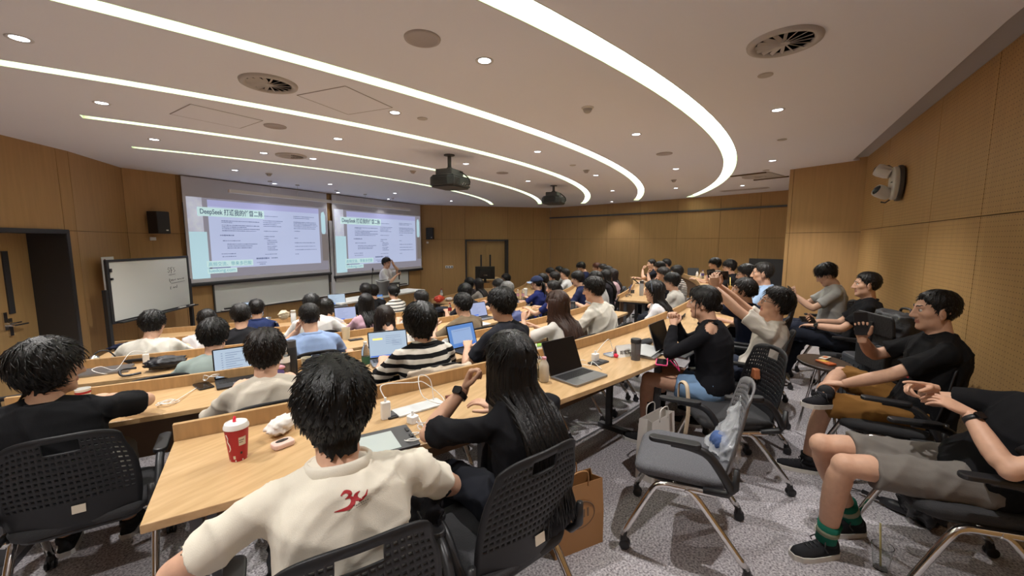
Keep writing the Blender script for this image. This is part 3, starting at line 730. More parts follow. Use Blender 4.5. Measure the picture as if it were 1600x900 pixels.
    for s, nm in ((1, 'R'), (-1, 'L')):
        S, E, Wr, spec = arms[nm]
        if not hands: continue
        v, f_ = HANDS[(spec.get('pose', 'relax'), hres)]; v = v*np.array((s, 1, 1))*(.92 if fem else 1.0)
        if s < 0: f_ = [q[::-1] for q in f_]
        y = np.array(spec.get('dir', Wr-E), float); y /= np.linalg.norm(y); z = -np.array(spec.get('palm', (0, 0, -1)), float); z = z-y*z.dot(y); z /= np.linalg.norm(z)+1e-9
        x = np.cross(y, z); Mh = np.stack((x, y, z), 1); isl.append((v@Mh.T+Wr, f_)); mi += [0]*len(f_)
        spec['M'] = (Mh, Wr)
    v, f_ = join(isl)
    o = mesh_obj('person', v, f_, [skin(skin_c), M_LIPS], None, mi)
    o.location = root; o.rotation_euler = (0, 0, rz); tag(o, label, 'person', group)
    tm = top_mat or cloth(top)
    sh_o = mesh_obj('shirt', tv, tf, tm, o)
    mesh_obj('trousers' if legs == 'long' else 'shorts', pv, pf, cloth(pants), o)
    if collar:
        cp = [T(.985)+np.array((cos(a)*.080*W, sin(a)*.076+.002, .003-.012*sin(a))) for a in np.linspace(0, 2*pi, 20, endpoint=False)]
        m = MB(); m.tube(cp, .0065 if collar == 'crew' else .011, 8, closed=True, flat=1.5 if collar == 'crew' else 2.2, ref=(0, 0, 1)); m.build('collar', tm, o, smooth=True)
    if shoes:
        for nm in 'RL':
            Hj, K, A, fd = lg[nm]; shoe_mesh(o, A, fd, shoe, sole, detail=(k == 5))
    hm = hairmat(hc)
    if hair:
        v, f_ = hair_mesh(hair, k, sd, 1.0 if k == 5 else .55, locks); v = v*np.array((.97, 1, 1))*hs
        ho = [(v@hr.T+hc_, f_)]
        if hairfn: ho += hairfn(hc_, hr, hs, T, ts, tw if False else wd, dp, rng)
        v, f_ = join(ho); mesh_obj('hair', v, f_, hm, o)
    def HT(p): return hr@(np.array(p)*hs)+hc_
    if face:
        for s in (1, -1):
            if eyes:
                ev, ef = ball((0, 0, 0), .0122, 16, 12); c = ev[np.array([q[0] for q in ef])]
                yy = np.array([ev[list(q)].mean(0)[1] for q in ef]); xx = np.array([np.hypot(*(ev[list(q)].mean(0)[[0, 2]])) for q in ef])
                em = ((yy > 0) & (xx < .0068)).astype(int).tolist()
                mesh_obj('eye', (ev+np.array((s*.0305, .0712, .0072)))@(hr.T*hs)+hc_, ef, [M_EYEW, M_IRIS], o, em)
            bp = []
            for t in np.linspace(0, 1, 7):
                d = np.array((s*(.013+.034*t), .085-.016*t*t, .028+.007*math.sin(t*2.2)));
                j = np.argmax(dv@(d/np.linalg.norm(d))); bp.append(HT(dv[j]*r[j]*1.004))
            m = MB(); m.tube(bp, [.0024, .0038, .0042, .0042, .0036, .003, .0015], 6); m.build('eyebrow', M_BROW, o, smooth=True)
    if glasses:
        m = MB(); 
        for s in (1, -1):
            cpt = [HT((s*.032+cos(a)*.023, .099-.006*abs(cos(a)) , .004+.0175*sin(a))) for a in np.linspace(0, 2*pi, 18, endpoint=False)]
            m.tube(cpt, .0016, 6, closed=True)
            m.tube([HT((s*.055, .094, .010)), HT((s*.074, .050, .010)), HT((s*.081, -.005, .012)), HT((s*.080, -.022, -.008))], .0017, 6)
        m.tube([HT((-.010, .099, .008)), HT((0, .102, .010)), HT((.010, .099, .008))], .0016, 6)
        go = m.build('glasses', mat('metal_spectacle_frame', (.4, .38, .36), .3, metal=1) if glasses == 'metal' else M_GLFR, o, smooth=True)
    o['_'] = 0; del o['_']
    return dict(o=o, shirt=sh_o, HT=HT, T=T, arms=arms, legs=lg, root=root, rz=rz, wd=wd, dp=dp, hc=hc_, hr=hr)
def shoe_mesh(o, A, fd, col, sole, detail=False):
    """shoe around ankle point A with toe along fd (person-local)"""
    y = fd; z = np.array((0, 0, 1.)) ; z = z-y*z.dot(y); z /= np.linalg.norm(z); x = np.cross(y, z); M = np.stack((x, y, z), 1)
    ys = [-.068, -.05, -.01, .045, .10, .150, .178]; wx = [.020, .034, .038, .044, .047, .040, .018]; hh = [.052, .068, .072, .056, .042, .034, .022]
    n = 14; vs = []
    for yy, w, h in zip(ys, wx, hh):
        for j in range(n):
            a = 2*pi*j/n; zz = max(-.4, sin(a)); vs.append((cos(a)*w*(1 if zz < .3 else .9), yy, -.062+max(0, zz)*h))
    k = len(ys); fs = [(i*n+j, i*n+(j+1) % n, (i+1)*n+(j+1) % n, (i+1)*n+j) for i in range(k-1) for j in range(n)]+[tuple(range(n))[::-1], tuple(range((k-1)*n, k*n))]
    v = np.array(vs); v = np.vstack([v]); up = (v@M.T+A)
    # collar of the shoe around the ankle
    cv, cf = loft([A+M@np.array((0, -.006, -.02)), A+M@np.array((0, -.008, .012))], [.043, .040], [.050, .044], side=x, n=12)
    v2, f2 = join([(up, fs), (cv, cf)]); s = mesh_obj('shoe', v2, f2, cloth(col), o)
    m = MB(); pl = [(w*1.08*sx, yy*1.03) for sx in (1,) for yy, w in zip(ys, wx)]+[(-w*1.08, yy*1.03) for yy, w in list(zip(ys, wx))[::-1]]
    m.prism(pl, -.085, -.058); q = np.array(m.v)@M.T+A; mesh_obj('sole', q, m.f, cloth(sole), s, smooth=False)
    if detail:
        m = MB()
        for i in range(5):
            yy = .020+.021*i; h = -.062+np.interp(yy, ys, hh)+.001
            m.tube([tuple(A+M@np.array((-.020, yy, h-.010))), tuple(A+M@np.array((0, yy+.004, h+.003))), tuple(A+M@np.array((.020, yy, h-.010)))], .0035, 6)
        for sx in (-1, 1): m.tube([tuple(A+M@np.array((0, .018, .012))), tuple(A+M@np.array((sx*.03, .03, .010))), tuple(A+M@np.array((sx*.045, .045, -.012))), tuple(A+M@np.array((sx*.05, .03, -.035)))], .003, 6)
        m.build('laces', M_BLACK if sole != '#e8e4dc' else M_WHITE, s, smooth=True)
# long hair that hangs down over the shoulders and the back
def hang(length=.45, n=120, spread=105, wid=.012, front=0., wave=.01, az0=None, start=.02, clear=.035, bunch=0, cw=1.0):
    def fn(hc_, hr, hs, T, ts, wd, dp, rng):
        zs = np.array([T(t)[2] for t in ts]); cy = np.array([T(t)[1] for t in ts]); cx = np.array([T(t)[0] for t in ts])
        def push(p, c):
            if p[2] < zs[-1]+.02:
                w = np.interp(p[2], zs, wd)*1.04+c; d = np.interp(p[2], zs, dp)+c; w = max(w, .05+c)
                if zs[5]-.02 < p[2] < zs[7]+.03: w = max(w, wd[5]+.05)
                q = np.array((p[0]-np.interp(p[2], zs, cx), p[1]-np.interp(p[2], zs, cy))); kk = math.hypot(q[0]/w, q[1]/d)
                if kk < 1:
                    # slide mostly backwards
                    q[1] = (-1 if q[1] < .02 or not front else 1)*d*math.sqrt(max(.02, 1-min(.98, (q[0]/w)**2)))
                    p = np.array((q[0]+np.interp(p[2], zs, cx), q[1]+np.interp(p[2], zs, cy), p[2]))
            return p
        out = []
        def strand(az, l, rad_, ph, off, n_=10):
            a = rad(az); d = np.array((sin(a), cos(a)))
            p0 = np.array((d[0]*.094*cw, d[1]*.106-.014, start+.03*rng.rand())); p = hr@(p0*hs)+hc_; pts = [p-hr@np.array((d[0]*.01, d[1]*.01, -.02))]
            px = p.copy(); st = l/n_
            for i in range(n_+1):
                t = i/n_; sw = np.array((sin(ph+t*7)*wave*t, cos(ph*1.7+t*6)*wave*t, 0))
                if bunch: px[0] += (hc_[0]-px[0])*bunch*.12; 
                q = push(px+sw, clear+off); pts.append(q); px = np.array((q[0]*.85+px[0]*.15 if False else px[0]*.9+q[0]*.1, px[1]*.5+q[1]*.5, px[2]-st))
            return pts
        cols = 26; azs = np.linspace(180-spread, 180+spread, cols); grid = [strand(a, length*.80, 0, a*.12, -.008) for a in azs]
        m = len(grid[0]); vs = np.array([p for c in grid for p in c]); cen = np.array((hc_[0], hc_[1], 0))
        inn = vs.copy(); dirv = vs-np.array((cen[0], cen[1], 0)); dirv[:, 2] = 0; inn -= dirv/np.linalg.norm(dirv, axis=1)[:, None]*.012
        fs = [(i*m+j, i*m+j+1, (i+1)*m+j+1, (i+1)*m+j) for i in range(cols-1) for j in range(m-1)]; o = len(vs)
        fs += [(o+i*m+j, o+(i+1)*m+j, o+(i+1)*m+j+1, o+i*m+j+1) for i in range(cols-1) for j in range(m-1)]
        bd = [(i*m, (i+1)*m) for i in range(cols-1)]+[((i+1)*m+m-1, i*m+m-1) for i in range(cols-1)]+[(j+1, j) for j in range(m-1)]+[((cols-1)*m+j, (cols-1)*m+j+1) for j in range(m-1)]
        fs += [(a, b, o+b, o+a) for a, b in bd]
        out.append((np.vstack([vs, inn]), fs))
        for i in range(n):
            az = 180+spread*(2*rng.rand()-1); pts = strand(az, length*(.72+.33*rng.rand()), 0, round(rng.rand()*5)*1.26+.25*rng.rand(), .003+.012*rng.rand()); q = len(pts)
            w = wid*(.5+.8*rng.rand()); rr = np.interp(np.arange(q), [0, 2, q*.6, q-1], [w*.7, w, w*.85, w*.12])
            out.append(loft(pts, rr, rr*.55, side=(cos(rad(az)), -sin(rad(az)), 0), n=6))
        return out
    return fn
def bun(c=(0, -.115, -.02), r=.042, tails=0):
    def fn(hc_, hr, hs, T, ts, wd, dp, rng):
        out = []; C = np.array(c)
        for i in range(16):
            a = rng.rand(3)*2-1; u = np.cross(a, (.3, .5, .8)); u /= np.linalg.norm(u); w = np.cross(u, a); w /= np.linalg.norm(w)
            pts = [hr@((C+(u*cos(t)+w*sin(t))*r*(.55+.4*rng.rand()*.3))*hs)+hc_ for t in np.linspace(0, 5.2, 11)]
            out.append(loft(pts, np.interp(np.arange(11), [0, 3, 8, 10], [.006, .013, .013, .004]), [.009]*11, n=6))
        v, f = ball(C, r*.8); out.append((v@(hr.T*hs)+hc_, f))
        for i in range(tails):
            s = rng.choice((-1, 1)); p = np.array((s*(.045+.03*rng.rand()), .085*rng.rand()+.0, .02)); l = .10+.10*rng.rand()
            pts = [hr@(p*hs)+hc_+np.array((s*.006*sin(t*4)+s*.008, .004*t, -l*t)) for t in np.linspace(0, 1, 7)]
            out.append(loft(pts, np.linspace(.004, .001, 7), np.linspace(.004, .001, 7), n=5))
        return out
    return fn
def pony(length=.30):
    def fn(hc_, hr, hs, T, ts, wd, dp, rng):
        out = []
        for i in range(26):
            p = hr@(np.array((0, -.105, .02))*hs)+hc_; a = rng.randn(2)*.016; l = length*(.75+.3*rng.rand())
            pts = [p+np.array((a[0]*min(1, t*3), -.045*sin(min(1, t*2)*1.57)+a[1]*min(1, t*3), .02*sin(t*3.0)-l*t*t*.5-l*.5*t)) for t in np.linspace(0, 1, 9)]
            out.append(loft(pts, np.interp(range(9), [0, 3, 8], [.010, .013, .002]), np.interp(range(9), [0, 3, 8], [.008, .010, .002]), n=6))
        return out
    return fn
# ================================================================ chairs
def make_chair(label, back_m, seat_m, group):
    e = empty('training_chair', (0, 0, 0), 0, label, 'chair', group)
    m = MB()                                           # seat cushion
    prof = [(.0, .42), (.10, .425), (.2, .43)]
    for i, (z, sc) in enumerate(((.425, .93), (.432, .985), (.455, 1.0), (.470, .975), (.476, .90))):
        pass
    P = rrect(.47, .46, .09, 6); n = len(P); vs = []
    lv = [(.418, .90), (.424, .975), (.450, 1.0), (.466, .975), (.474, .90), (.475, .5)]
    for z, sc in lv: vs += [(x*sc, y*sc+.0, z-.02*max(0, (y*sc-.12)/.11)**2) for x, y in P]
    fs = [(i*n+j, i*n+(j+1) % n, (i+1)*n+(j+1) % n, (i+1)*n+j) for i in range(len(lv)-1) for j in range(n)]+[tuple(range(n))[::-1], tuple(range((len(lv)-1)*n, len(lv)*n))]
    m.add(vs, fs); m.build('seat', seat_m, e, smooth=True)
    m = MB(); m.rbox((0, 0, .409), (.43, .42, .022), .09); m.build('seat_shell', M_BLACKP, e, bevel=.008)
    # perforated shell back
    W_, H_, z0 = .46, .47, .43
    def S(u, v):                                        # u -1..1, v 0..1
        w = W_/2*(.90+.10*sin(pi*min(1, v*1.15)))*(1-.10*max(0, v-.75)/.25*abs(u)**6)
        top = 1-.10*abs(u)**3.2
        y = -.225-.02*sin(pi*v)-.085*v*v+.050*u*u*(1-.15*v); z = z0+H_*v*top
        return (u*w, y, z)
    m = MB(); nu, nv = 22, 17
    for i in range(nu):
        for j in range(nv):
            u0_, u1_ = -1+2*i/nu, -1+2*(i+1)/nu; v0, v1 = j/nv, (j+1)/nv
            off = 0
            solid = i in (0, nu-1) or j < 5 or j >= nv-1 or (i in (1, nu-2) and j > nv-3)
            handle = j in (nv-3, nv-2) and 8 <= i <= 13
            q = [S(u0_, v0), S(u1_, v0), S(u1_, v1), S(u0_, v1)]
            if handle: continue
            if solid: m.add(q, [(0, 1, 2, 3)]); continue
            a = .22 if (i+j) % 2 else .18; b = .30
            iu0, iu1 = u0_+(u1_-u0_)*a, u1_-(u1_-u0_)*a; iv0, iv1 = v0+(v1-v0)*b, v1-(v1-v0)*b
            q += [S(iu0, iv0), S(iu1, iv0), S(iu1, iv1), S(iu0, iv1)]
            m.add(q, [(0, 1, 5, 4), (1, 2, 6, 5), (2, 3, 7, 6), (3, 0, 4, 7)])
    b = m.build('backrest', back_m, e, smooth=True)
    bm = bmesh.new(); bm.from_mesh(b.data); bmesh.ops.remove_doubles(bm, verts=bm.verts, dist=.0004); bmesh.ops.recalc_face_normals(bm, faces=bm.faces); bm.to_mesh(b.data); bm.free()
    so = b.modifiers.new('s', 'SOLIDIFY'); so.thickness = .009; so.offset = 0
    m = MB(); m.box((.02, -.2575, .535), (.045, .003, .036), rx=-.12); m.build('label', M_LABEL, e)
    for s in (-1, 1):
        x = s*.262
        m = MB(); m.tube([(x, -.235, .56), (x, -.232, .47), (x*.98, -.20, .43), (x*.96, -.10, .42)], [.013, .017, .018, .014], 8, flat=1.2); m.build('bracket', M_BLACKP, e, smooth=True)
        m = MB(); m.tube(smooth_path([(x*1.01, -.22, .45), (x*1.07, -.17, .54), (x*1.08, -.11, .615), (x*1.07, -.03, .638), (x*1.06, .05, .641)], 14).tolist(), .017, 8, flat=1.2)
        a = m.build('armrest', M_BLACKP, e, smooth=True)
        m = MB(); m.rbox((x*1.07, .035, .650), (.058, .235, .022), .028); m.build('arm_pad', M_BLACKP, a, bevel=.006)
        m = MB(); m.tube(smooth_path([(x*.94, .265, .075), (x*.93, .14, .34), (x*.92, .09, .395), (x*.92, 0, .402), (x*.93, -.16, .408)], 16).tolist(), .0165, 12); m.build('leg', M_CHROME, e, smooth=True)
        m = MB(); m.tube(smooth_path([(x*.93, -.02, .402), (x*.935, -.08, .36), (x*.96, -.30, .075)], 12).tolist(), .0165, 12); m.build('leg', M_CHROME, e, smooth=True)
        for yy, xx in ((.265, x*.94), (-.30, x*.96)):
            m = MB()
            for dx in (-.013, .013): m.lathe([(.002, -.008), (.022, -.008), (.026, -.005), (.026, .005), (.022, .008), (.002, .008)], (0, 0, 0), 18, Matrix.Translation((xx+dx, yy-.01, .027)) @ Matrix.Rotation(pi/2, 4, 'Y'))
            m.tube([(xx, yy, .085), (xx, yy-.004, .05), (xx, yy-.01, .028)], [.013, .02, .016], 8); m.build('caster', M_BLACKP, e, smooth=True, auto=40)
    m = MB(); m.tube([(-.245, .03, .405), (.245, .03, .405)], .011, 8); m.tube([(-.248, -.14, .41), (.248, -.14, .41)], .011, 8); m.build('crossbar', M_CHROME, e, smooth=True)
    return e
CH0 = make_chair('grey upholstered chair, black perforated back coloured lit grey, empty but for a clear plastic bag', M_GREYLIT, M_SEATG, 'training chairs')  # backrest is black plastic, the light it reflects painted in as grey
CH1 = make_chair('black', M_CHAIRB, M_SEATB, 'training chairs'); USED = [0]
def chair(p, floor, rz, label):
    loc = (p[0], p[1], floor)
    if not USED[0]:
        USED[0] = 1; CH1.location = loc; CH1.rotation_euler = (0, 0, rz); CH1['label'] = label; return CH1
    return dup(CH1, loc, rz, label)
# ================================================================ curved desks
def arc_sec(Ra, Rb, a0, a1, z0, z1, n, mb):
    P = [polar(Rb, a0+(a1-a0)*i/n) for i in range(n+1)]+[polar(Ra, a1-(a1-a0)*i/n) for i in range(n+1)]
    return mb.prism([(p.x, p.y) for p in P], z0, z1)
def desk(row, a0, a1, label, near=None, far=None):
    rn = near or NEAR[row]; rf = far or FAR[row]; zf = ROWZ[row]; zt = zf+.74
    e = empty('curved_desk', polar((rn+rf)/2, (a0+a1)/2, zf), 0, label, 'desk', 'curved classroom desks')
    inv = Matrix.Translation(-Vector(e.location))
    n = max(4, int((a1-a0)*1.6))
    def B(mb, name, m, bev=0):
        mb.v = [tuple(inv @ Vector(v)) for v in mb.v]; return mb.build(name, m, e, bevel=bev)
    m = MB(); arc_sec(rf, rn, a0, a1, zt-.030, zt, n, m); B(m, 'tabletop', M_DESK, .003)
    m = MB(); arc_sec(rf-.024, rf, a0, a1, zt-.03, zt+.075, n, m); B(m, 'edge_board', M_DESKV, .002)
    m = MB(); arc_sec(rf+.02, rf+.036, a0+.15, a1-.15, zt-.42, zt-.03, n, m); B(m, 'modesty_panel', M_PANEL)
    k = max(2, int(round((a1-a0)/180*pi*rn/1.5))+1)
    for i in range(k):
        a = a0+.55+(a1-a0-1.1)*i/(k-1); t = rad(a)
        m = MB()
        for R_, zz in ((rf+.10, 0), (rn-.10, 0)):
            p = polar(R_, a, 0); m.box((p.x, p.y, (zf+.04+zt-.03)/2), (.035, .05, zt-.03-zf-.04), t)
        p = polar((rf+rn)/2, a, 0); m.box((p.x, p.y, zt-.05), (.035, rn-rf-.12, .04), t); m.box((p.x, p.y, zf+.02), (.05, rn-rf-.02, .04), t)
        B(m, 'leg', M_STEEL)
    return e
# ================================================================ desks
desk(0, -29.7, -3.6, 'nearest curved wooden desk, running from the red paper cup past the open laptops')
desk(0, 4.5, 21, 'curved desk at the far right whose wooden front carries bottles and a dark tablet')
desk(1, -34.5, -6.2, 'second curved desk from the camera, with the blue-screen laptop by its middle')
desk(1, -.5, 19, 'desk with a wooden end panel across the aisle, before the man with folded arms')
desk(2, -36, -4.5, 'third curved desk from the camera, where the pale blue shirt sits')
desk(2, 1.0, 22, 'desk in the far middle where a grey-shirted back and long dark hair sit')
desk(3, -37, -13, 'fourth curved desk from the camera, beginning beside the portable whiteboard')
desk(3, -8.6, 24, 'desk in the middle distance lined with clear water bottles before the navy cap')
desk(4, -38, -7.5, 'front curved desk nearest the projection screens on the left')
desk(4, 0, 26, 'front desk on the right of the aisle with a red bag at its end')
# ================================================================ people
BLK = '#1b1b1f'; NAVY = '#20264a'; WHT = '#dcd8d2'; GRP = None
def PP(label, u, v, row=None, off=.25, turn=0, d=None, z=None, chairlabel=None, **kw):
    if row is not None and d is None: p = at_R(u, v, NEAR[row]+off)
    else: p = at_d(u, v, d)
    fl = ROWZ[row] if row is not None else (z if z is not None else 0)
    rz = facing(p)+rad(turn)
    Ht = p.z-fl
    r = person(label, p, fl, rz, **kw)
    r['floor'] = fl; r['Ht'] = Ht
    print('PERSON %-40s Ht %.2f at %.2f %.2f d %.2f' % (label[:40], Ht, p.x, p.y, (p.x*CY+p.y*SY)))
    if chairlabel: r['chair'] = chair((r['root'][0]-sin(rz)*.06, r['root'][1]+cos(rz)*.06), fl, rz, chairlabel)
    return r
desk_R = dict(w=(.16, .42, .80)); desk_L = dict(w=(-.16, .42, .80))
# ---- row A (same level as the camera)
P30 = PP('person in a cream polo shirt with a small red emblem on the back', 518, 556, 0, .30, turn=-3, k=5, vox=.010, hair='nape', hc='#0b0a09', top='#e6dfcf', collar='polo', head=(2, 10, 0), lean=.10, width=1.06, amp=.009,
         R=dict(w=(.20, .30, .66)), L=dict(w=(-.24, .30, .70)), poleL=(-.85, -.2, -.32), poleR=(1, -.2, -.3), hsc=1.05, pants='#1c1c20', chairlabel='black perforated chair holding the man in the cream polo')
PLH = PP('person with long black hair in a loose black top, chin on hand with a smartwatch', 795, 513, 0, .22, turn=3, k=5, vox=.010, hair='long', hc='#0f0c0c', top='#17171b', sleeve='elbow', fem=True, head=(-4, 6, 0), lean=.16, amp=.009,
         hairfn=hang(.60, 260, spread=112, wid=.013, wave=.016, clear=.03), L=dict(w=(-.125, .30, .98), pose='fist', dir=(.3, -.1, 1), palm=(.6, -.6, .2)), R=dict(w=(.10, .38, .80)), poleL=(-.9, .2, -.6), chairlabel='black perforated chair of the long-haired woman, cream label on its back')
PBT = PP('person in a tight black long-sleeved top and denim shorts, hands clasped before her face', 1100, 444, 0, d=3.0, cut=((-.105, -.03, .91), .054), k=5, vox=.010, face=True, hair='tied', hc='#120f0e', top='#15151a', sleeve='long', fem=True, legs='mini', pants='#7d9cc0', head=(-12, 4, 0), lean=.10, amp=.004,
         hairfn=bun((0, -.100, -.035), .040, 5), R=dict(w=(.02, .30, .99), pose='fist', dir=(-.5, .1, .8), palm=(-.8, 0, 0)), L=dict(w=(-.07, .28, .97), pose='fist', dir=(.4, .2, .8), palm=(.8, 0, 0)), poleL=(-.6, 0, -.8), poleR=(.6, 0, -.8), tuck=True, turn=4)
PW2 = PP('person in a white T-shirt and glasses leaning back, both arms raised to hold a phone', 1213, 447, None, d=3.25, k=5, vox=.010, face=True, glasses='black', hair='short', top='#dcd6cc', head=(-14, -12, 0), lean=-.10, amp=.008,
         R=dict(w=(.05, .42, 1.30), pose='hold', dir=(0, .1, 1), palm=(-.8, .2, 0)), L=dict(w=(-.05, .42, 1.28), pose='hold', dir=(0, .1, 1), palm=(.8, .2, 0)), pants='#2a3040', turn=8, chairlabel='black chair of the man with raised arms')
PNW = PP('person in dark navy with tied black hair and thin glasses, behind the raised arms', 1163, 432, None, d=4.0, k=5, vox=.012, face=True, glasses='metal', hair='tied', fem=True, top='#1a2036', head=(-10, -3, 0), lean=.08, hairfn=bun((0, -.105, -.01), .034), L=dict(w=(-.05, .34, 1.14), pose='hold', dir=(0, .2, 1), palm=(.8, .2, 0)))
PBS = PP('person in a light blue collared shirt with greying short hair, tallest head beside the pier', 1192, 408, None, d=4.7, k=5, vox=.012, face=True, hair='crop', hc='#2a2725', top='#9db6d6', collar='polo', head=(-8, 2, 0), lean=.04)
PGM = PP('person with glasses mostly hidden behind the light blue shirt', 1166, 412, None, d=5.5, face=True, glasses='black', hair='full', top='#c9c2d6', head=(-5, 4, 0))
PW5 = PP('person in a white top at the far right desk, dark hair, looking at the screens', 1117, 402, 0, d=8.6, face=True, hair='bangs', top=WHT, head=(-5, 4, 0), turn=-4)
PB5 = PP('person in a black polo and glasses with arms folded on the far right desk', 1140, 405, 0, d=7.7, face=True, glasses='black', hair='bangs', top=BLK, collar='polo', head=(-4, 6, 0), R=dict(w=(-.10, .34, .80), dir=(-1, .3, 0)), L=dict(w=(.10, .36, .82), dir=(1, .3, 0)))
# ---- row B
PLM = PP('person with tousled dark hair and a black T-shirt at the far left, head turned', 72, 528, 1, .22, turn=4, k=5, vox=.010, face=True, glasses='metal', hair='wavy', hc='#14110f', top='#131316', head=(66, 2, 0), lean=.06, width=1.12, amp=.009, poleR=(1, -.3, -.1),
         R=dict(w=(.10, .45, .83), pose='relax', dir=(-.6, .6, .05), palm=(0, 0, -1)), L=dict(w=(-.24, .30, .68)), pants='#8f8b80', chairlabel='black chair nearest the left edge with a cream label on its back')
POW = PP('person in an off-white sweatshirt with brown-black hair at a laptop, seen from behind', 413, 512, 1, .24, k=5, vox=.012, hair='full', hc='#1d1512', top='#c9c0b2', sleeve='long', head=(14, 12, 0), lean=.10, amp=.010, chairlabel='black perforated chair behind the off-white sweatshirt')
PST = PP('person in a bold black and white striped T-shirt with wavy black hair', 655, 472, 1, .20, k=5, vox=.011, hair='wavy', hc='#121010', top_mat=striped('bold_stripes', '#d9d2c8', '#17171a', .062, .5, .2), sleeve='elbow', head=(-6, 8, 0), lean=.06, amp=.008, turn=-2, chairlabel='chair behind the striped T-shirt with a cream jacket over it')
PNM = PP('person in a charcoal T-shirt with glossy black hair looking left, before the blue-screen laptop', 783, 448, 1, d=3.25, k=5, vox=.011, face=True, hair='full', hc='#141212', top='#26272e', head=(-16, 8, 0), lean=.10, amp=.007, L=dict(w=(-.17, .33, .85)))
PBR = PP('person with long brown hair in a white blouse, raising her hands by a green booklet', 870, 452, 1, .25, k=5, vox=.011, hair='long', hc='#3d271d', top='#d8d3cc', fem=True, head=(-8, 8, 0), lean=.12, amp=.006, hairfn=hang(.50, 230, spread=112, wid=.013, wave=.034, clear=.035, cw=1.1),
         L=dict(w=(-.15, .40, .96), pose='fist', dir=(.3, .3, 1), palm=(.8, 0, 0)), R=dict(w=(.0, .40, .88), pose='relax'), chairlabel='dark chair of the woman with long brown hair')
PWS = PP('person in a loose white short-sleeved shirt and glasses beside the brown-haired woman', 927, 432, 1, d=4.35, k=5, vox=.012, face=True, glasses='black', hair='short', top='#d4cfc4', sleeve='elbow', head=(-14, 8, 0), lean=.16, amp=.010, width=1.08, chairlabel='black chair leaning behind the loose white shirt')
PHB = PP('person with a grey headband and long black hair in a white T-shirt', 1022, 436, 1, d=4.75, k=5, vox=.011, face=True, hair='long', hc='#141112', top='#dedce0', fem=True, head=(-10, 6, 0), lean=.10, hairfn=hang(.46, 150, spread=88, wid=.012, wave=.010, clear=.03), L=dict(w=(-.12, .36, .66)), R=dict(w=(.12, .36, .66)), pants='#3a3a40', turn=6, chairlabel='perforated black chair of the woman with the headband')
PWG = PP('person in a white T-shirt and glasses with folded arms, behind the woman with the headband', 1050, 425, 1, d=6.2, face=True, glasses='metal', hair='bangs', top='#dad6ce', head=(-8, 8, 0), lean=.04, R=dict(w=(-.10, .28, .76), dir=(-1, .2, 0)), L=dict(w=(.10, .30, .78), dir=(1, .2, 0)), chairlabel='black chair draped with a dark backpack behind the white T-shirt')
PR35 = PP('person resting his chin on his hand next to the glasses-wearing man in white', 1036, 417, 1, d=7.3, face=True, hair='short', hc='#2a2422', top='#3a3a42', head=(-8, 12, 0), lean=.16, L=dict(w=(-.02, .30, .98), pose='fist', dir=(0, -.3, 1)))
PSR = PP('person in a black and white chequered top at the far row by the end wall', 1057, 414, 1, d=7.9, hair='full', top_mat=striped('fine_stripes', '#d9d2c8', '#17171a', .03, .5), head=(-5, 6, 0), face=True)
PR32 = PP('person in a maroon top propping the head on a raised hand', 1031, 408, 1, d=9.0, hair='full', hc='#1c1513', top='#3a2226', head=(-8, 12, 0), face=True, L=dict(w=(-.06, .30, 1.02), pose='fist', dir=(0, -.3, 1)))
PR17 = PP('person in a black polo, hand at the mouth, in the row by the end wall', 1018, 404, 1, d=10.2, face=True, hair='crop', top='#1c1e28', head=(-8, 6, 0), L=dict(w=(0, .26, 1.02), pose='fist', dir=(0, -.3, 1)))
PR41 = PP('person with short dark hair half hidden behind the row of heads by the end wall', 1041, 404, 1, d=10.4, face=True, hair='short', top='#27303c', head=(-5, 4, 0))
# ---- row C
PGT = PP('person in a pale grey-green T-shirt with dark hair, third row on the left', 332, 496, 2, .40, k=5, vox=.012, hair='full', hc='#110f0f', top='#93a09c', head=(10, 10, 0), lean=.16, amp=.009, chairlabel='black chair behind the grey-green T-shirt')
PLB = PP('person in a pale blue collared shirt with short hair, hand against the face', 482, 472, 2, .20, k=5, vox=.012, hair='crop', hc='#171413', top='#93a9d0', collar='polo', head=(-4, 10, 0), lean=.10, width=1.06, L=dict(w=(-.08, .26, 1.0), pose='fist', dir=(.2, -.2, 1)), chairlabel='chair behind the pale blue shirt')
PW4 = PP('person slumped forward with long brown hair spread over a white blouse', 600, 476, 2, .45, hair='long', hc='#241916', top='#d9d5d0', fem=True, sleeve='elbow', head=(0, 34, 0), lean=.34, bow=.09, hairfn=hang(.34, 110, spread=95, wid=.012, wave=.012), L=dict(w=(-.30, .45, .78)), R=dict(w=(.25, .45, .78)))
PTN = PP('person in an olive brown T-shirt with cropped black hair at an open laptop', 722, 457, 2, .30, k=5, vox=.013, hair='short', hc='#131212', top='#7c6c58', head=(-6, 6, 0), lean=.10, L=dict(w=(-.20, .36, .86)), chairlabel='dark chair behind the olive brown T-shirt')
PNB = PP('person in a navy T-shirt with black hair, beside the long brown hair', 864, 437, 2, .24, face=True, hair='tied', fem=True, top='#272f63', head=(-10, 4, 0), hairfn=bun((0, -.10, .02), .035), L=dict(w=(-.14, .42, .80)))
PGB = PP('person in a pale grey T-shirt hidden behind the man in the loose white shirt', 930, 423, 2, d=6.9, hair='bangs', top='#b9b7b4', head=(-8, 10, 0), lean=.12)
PPU = PP('person in a navy T-shirt writing at the desk in the far middle', 902, 423, 2, d=7.3, face=True, hair='full', top='#232a4c', head=(-8, 12, 0), lean=.18, L=dict(w=(-.16, .36, .80)))
PST2 = PP('person in a navy jacket leaning over, looking down, near the end wall', 908, 409, 2, d=10.6, face=True, hair='full', top='#1f2542', sleeve='long', head=(-8, 30, 0), lean=.16)
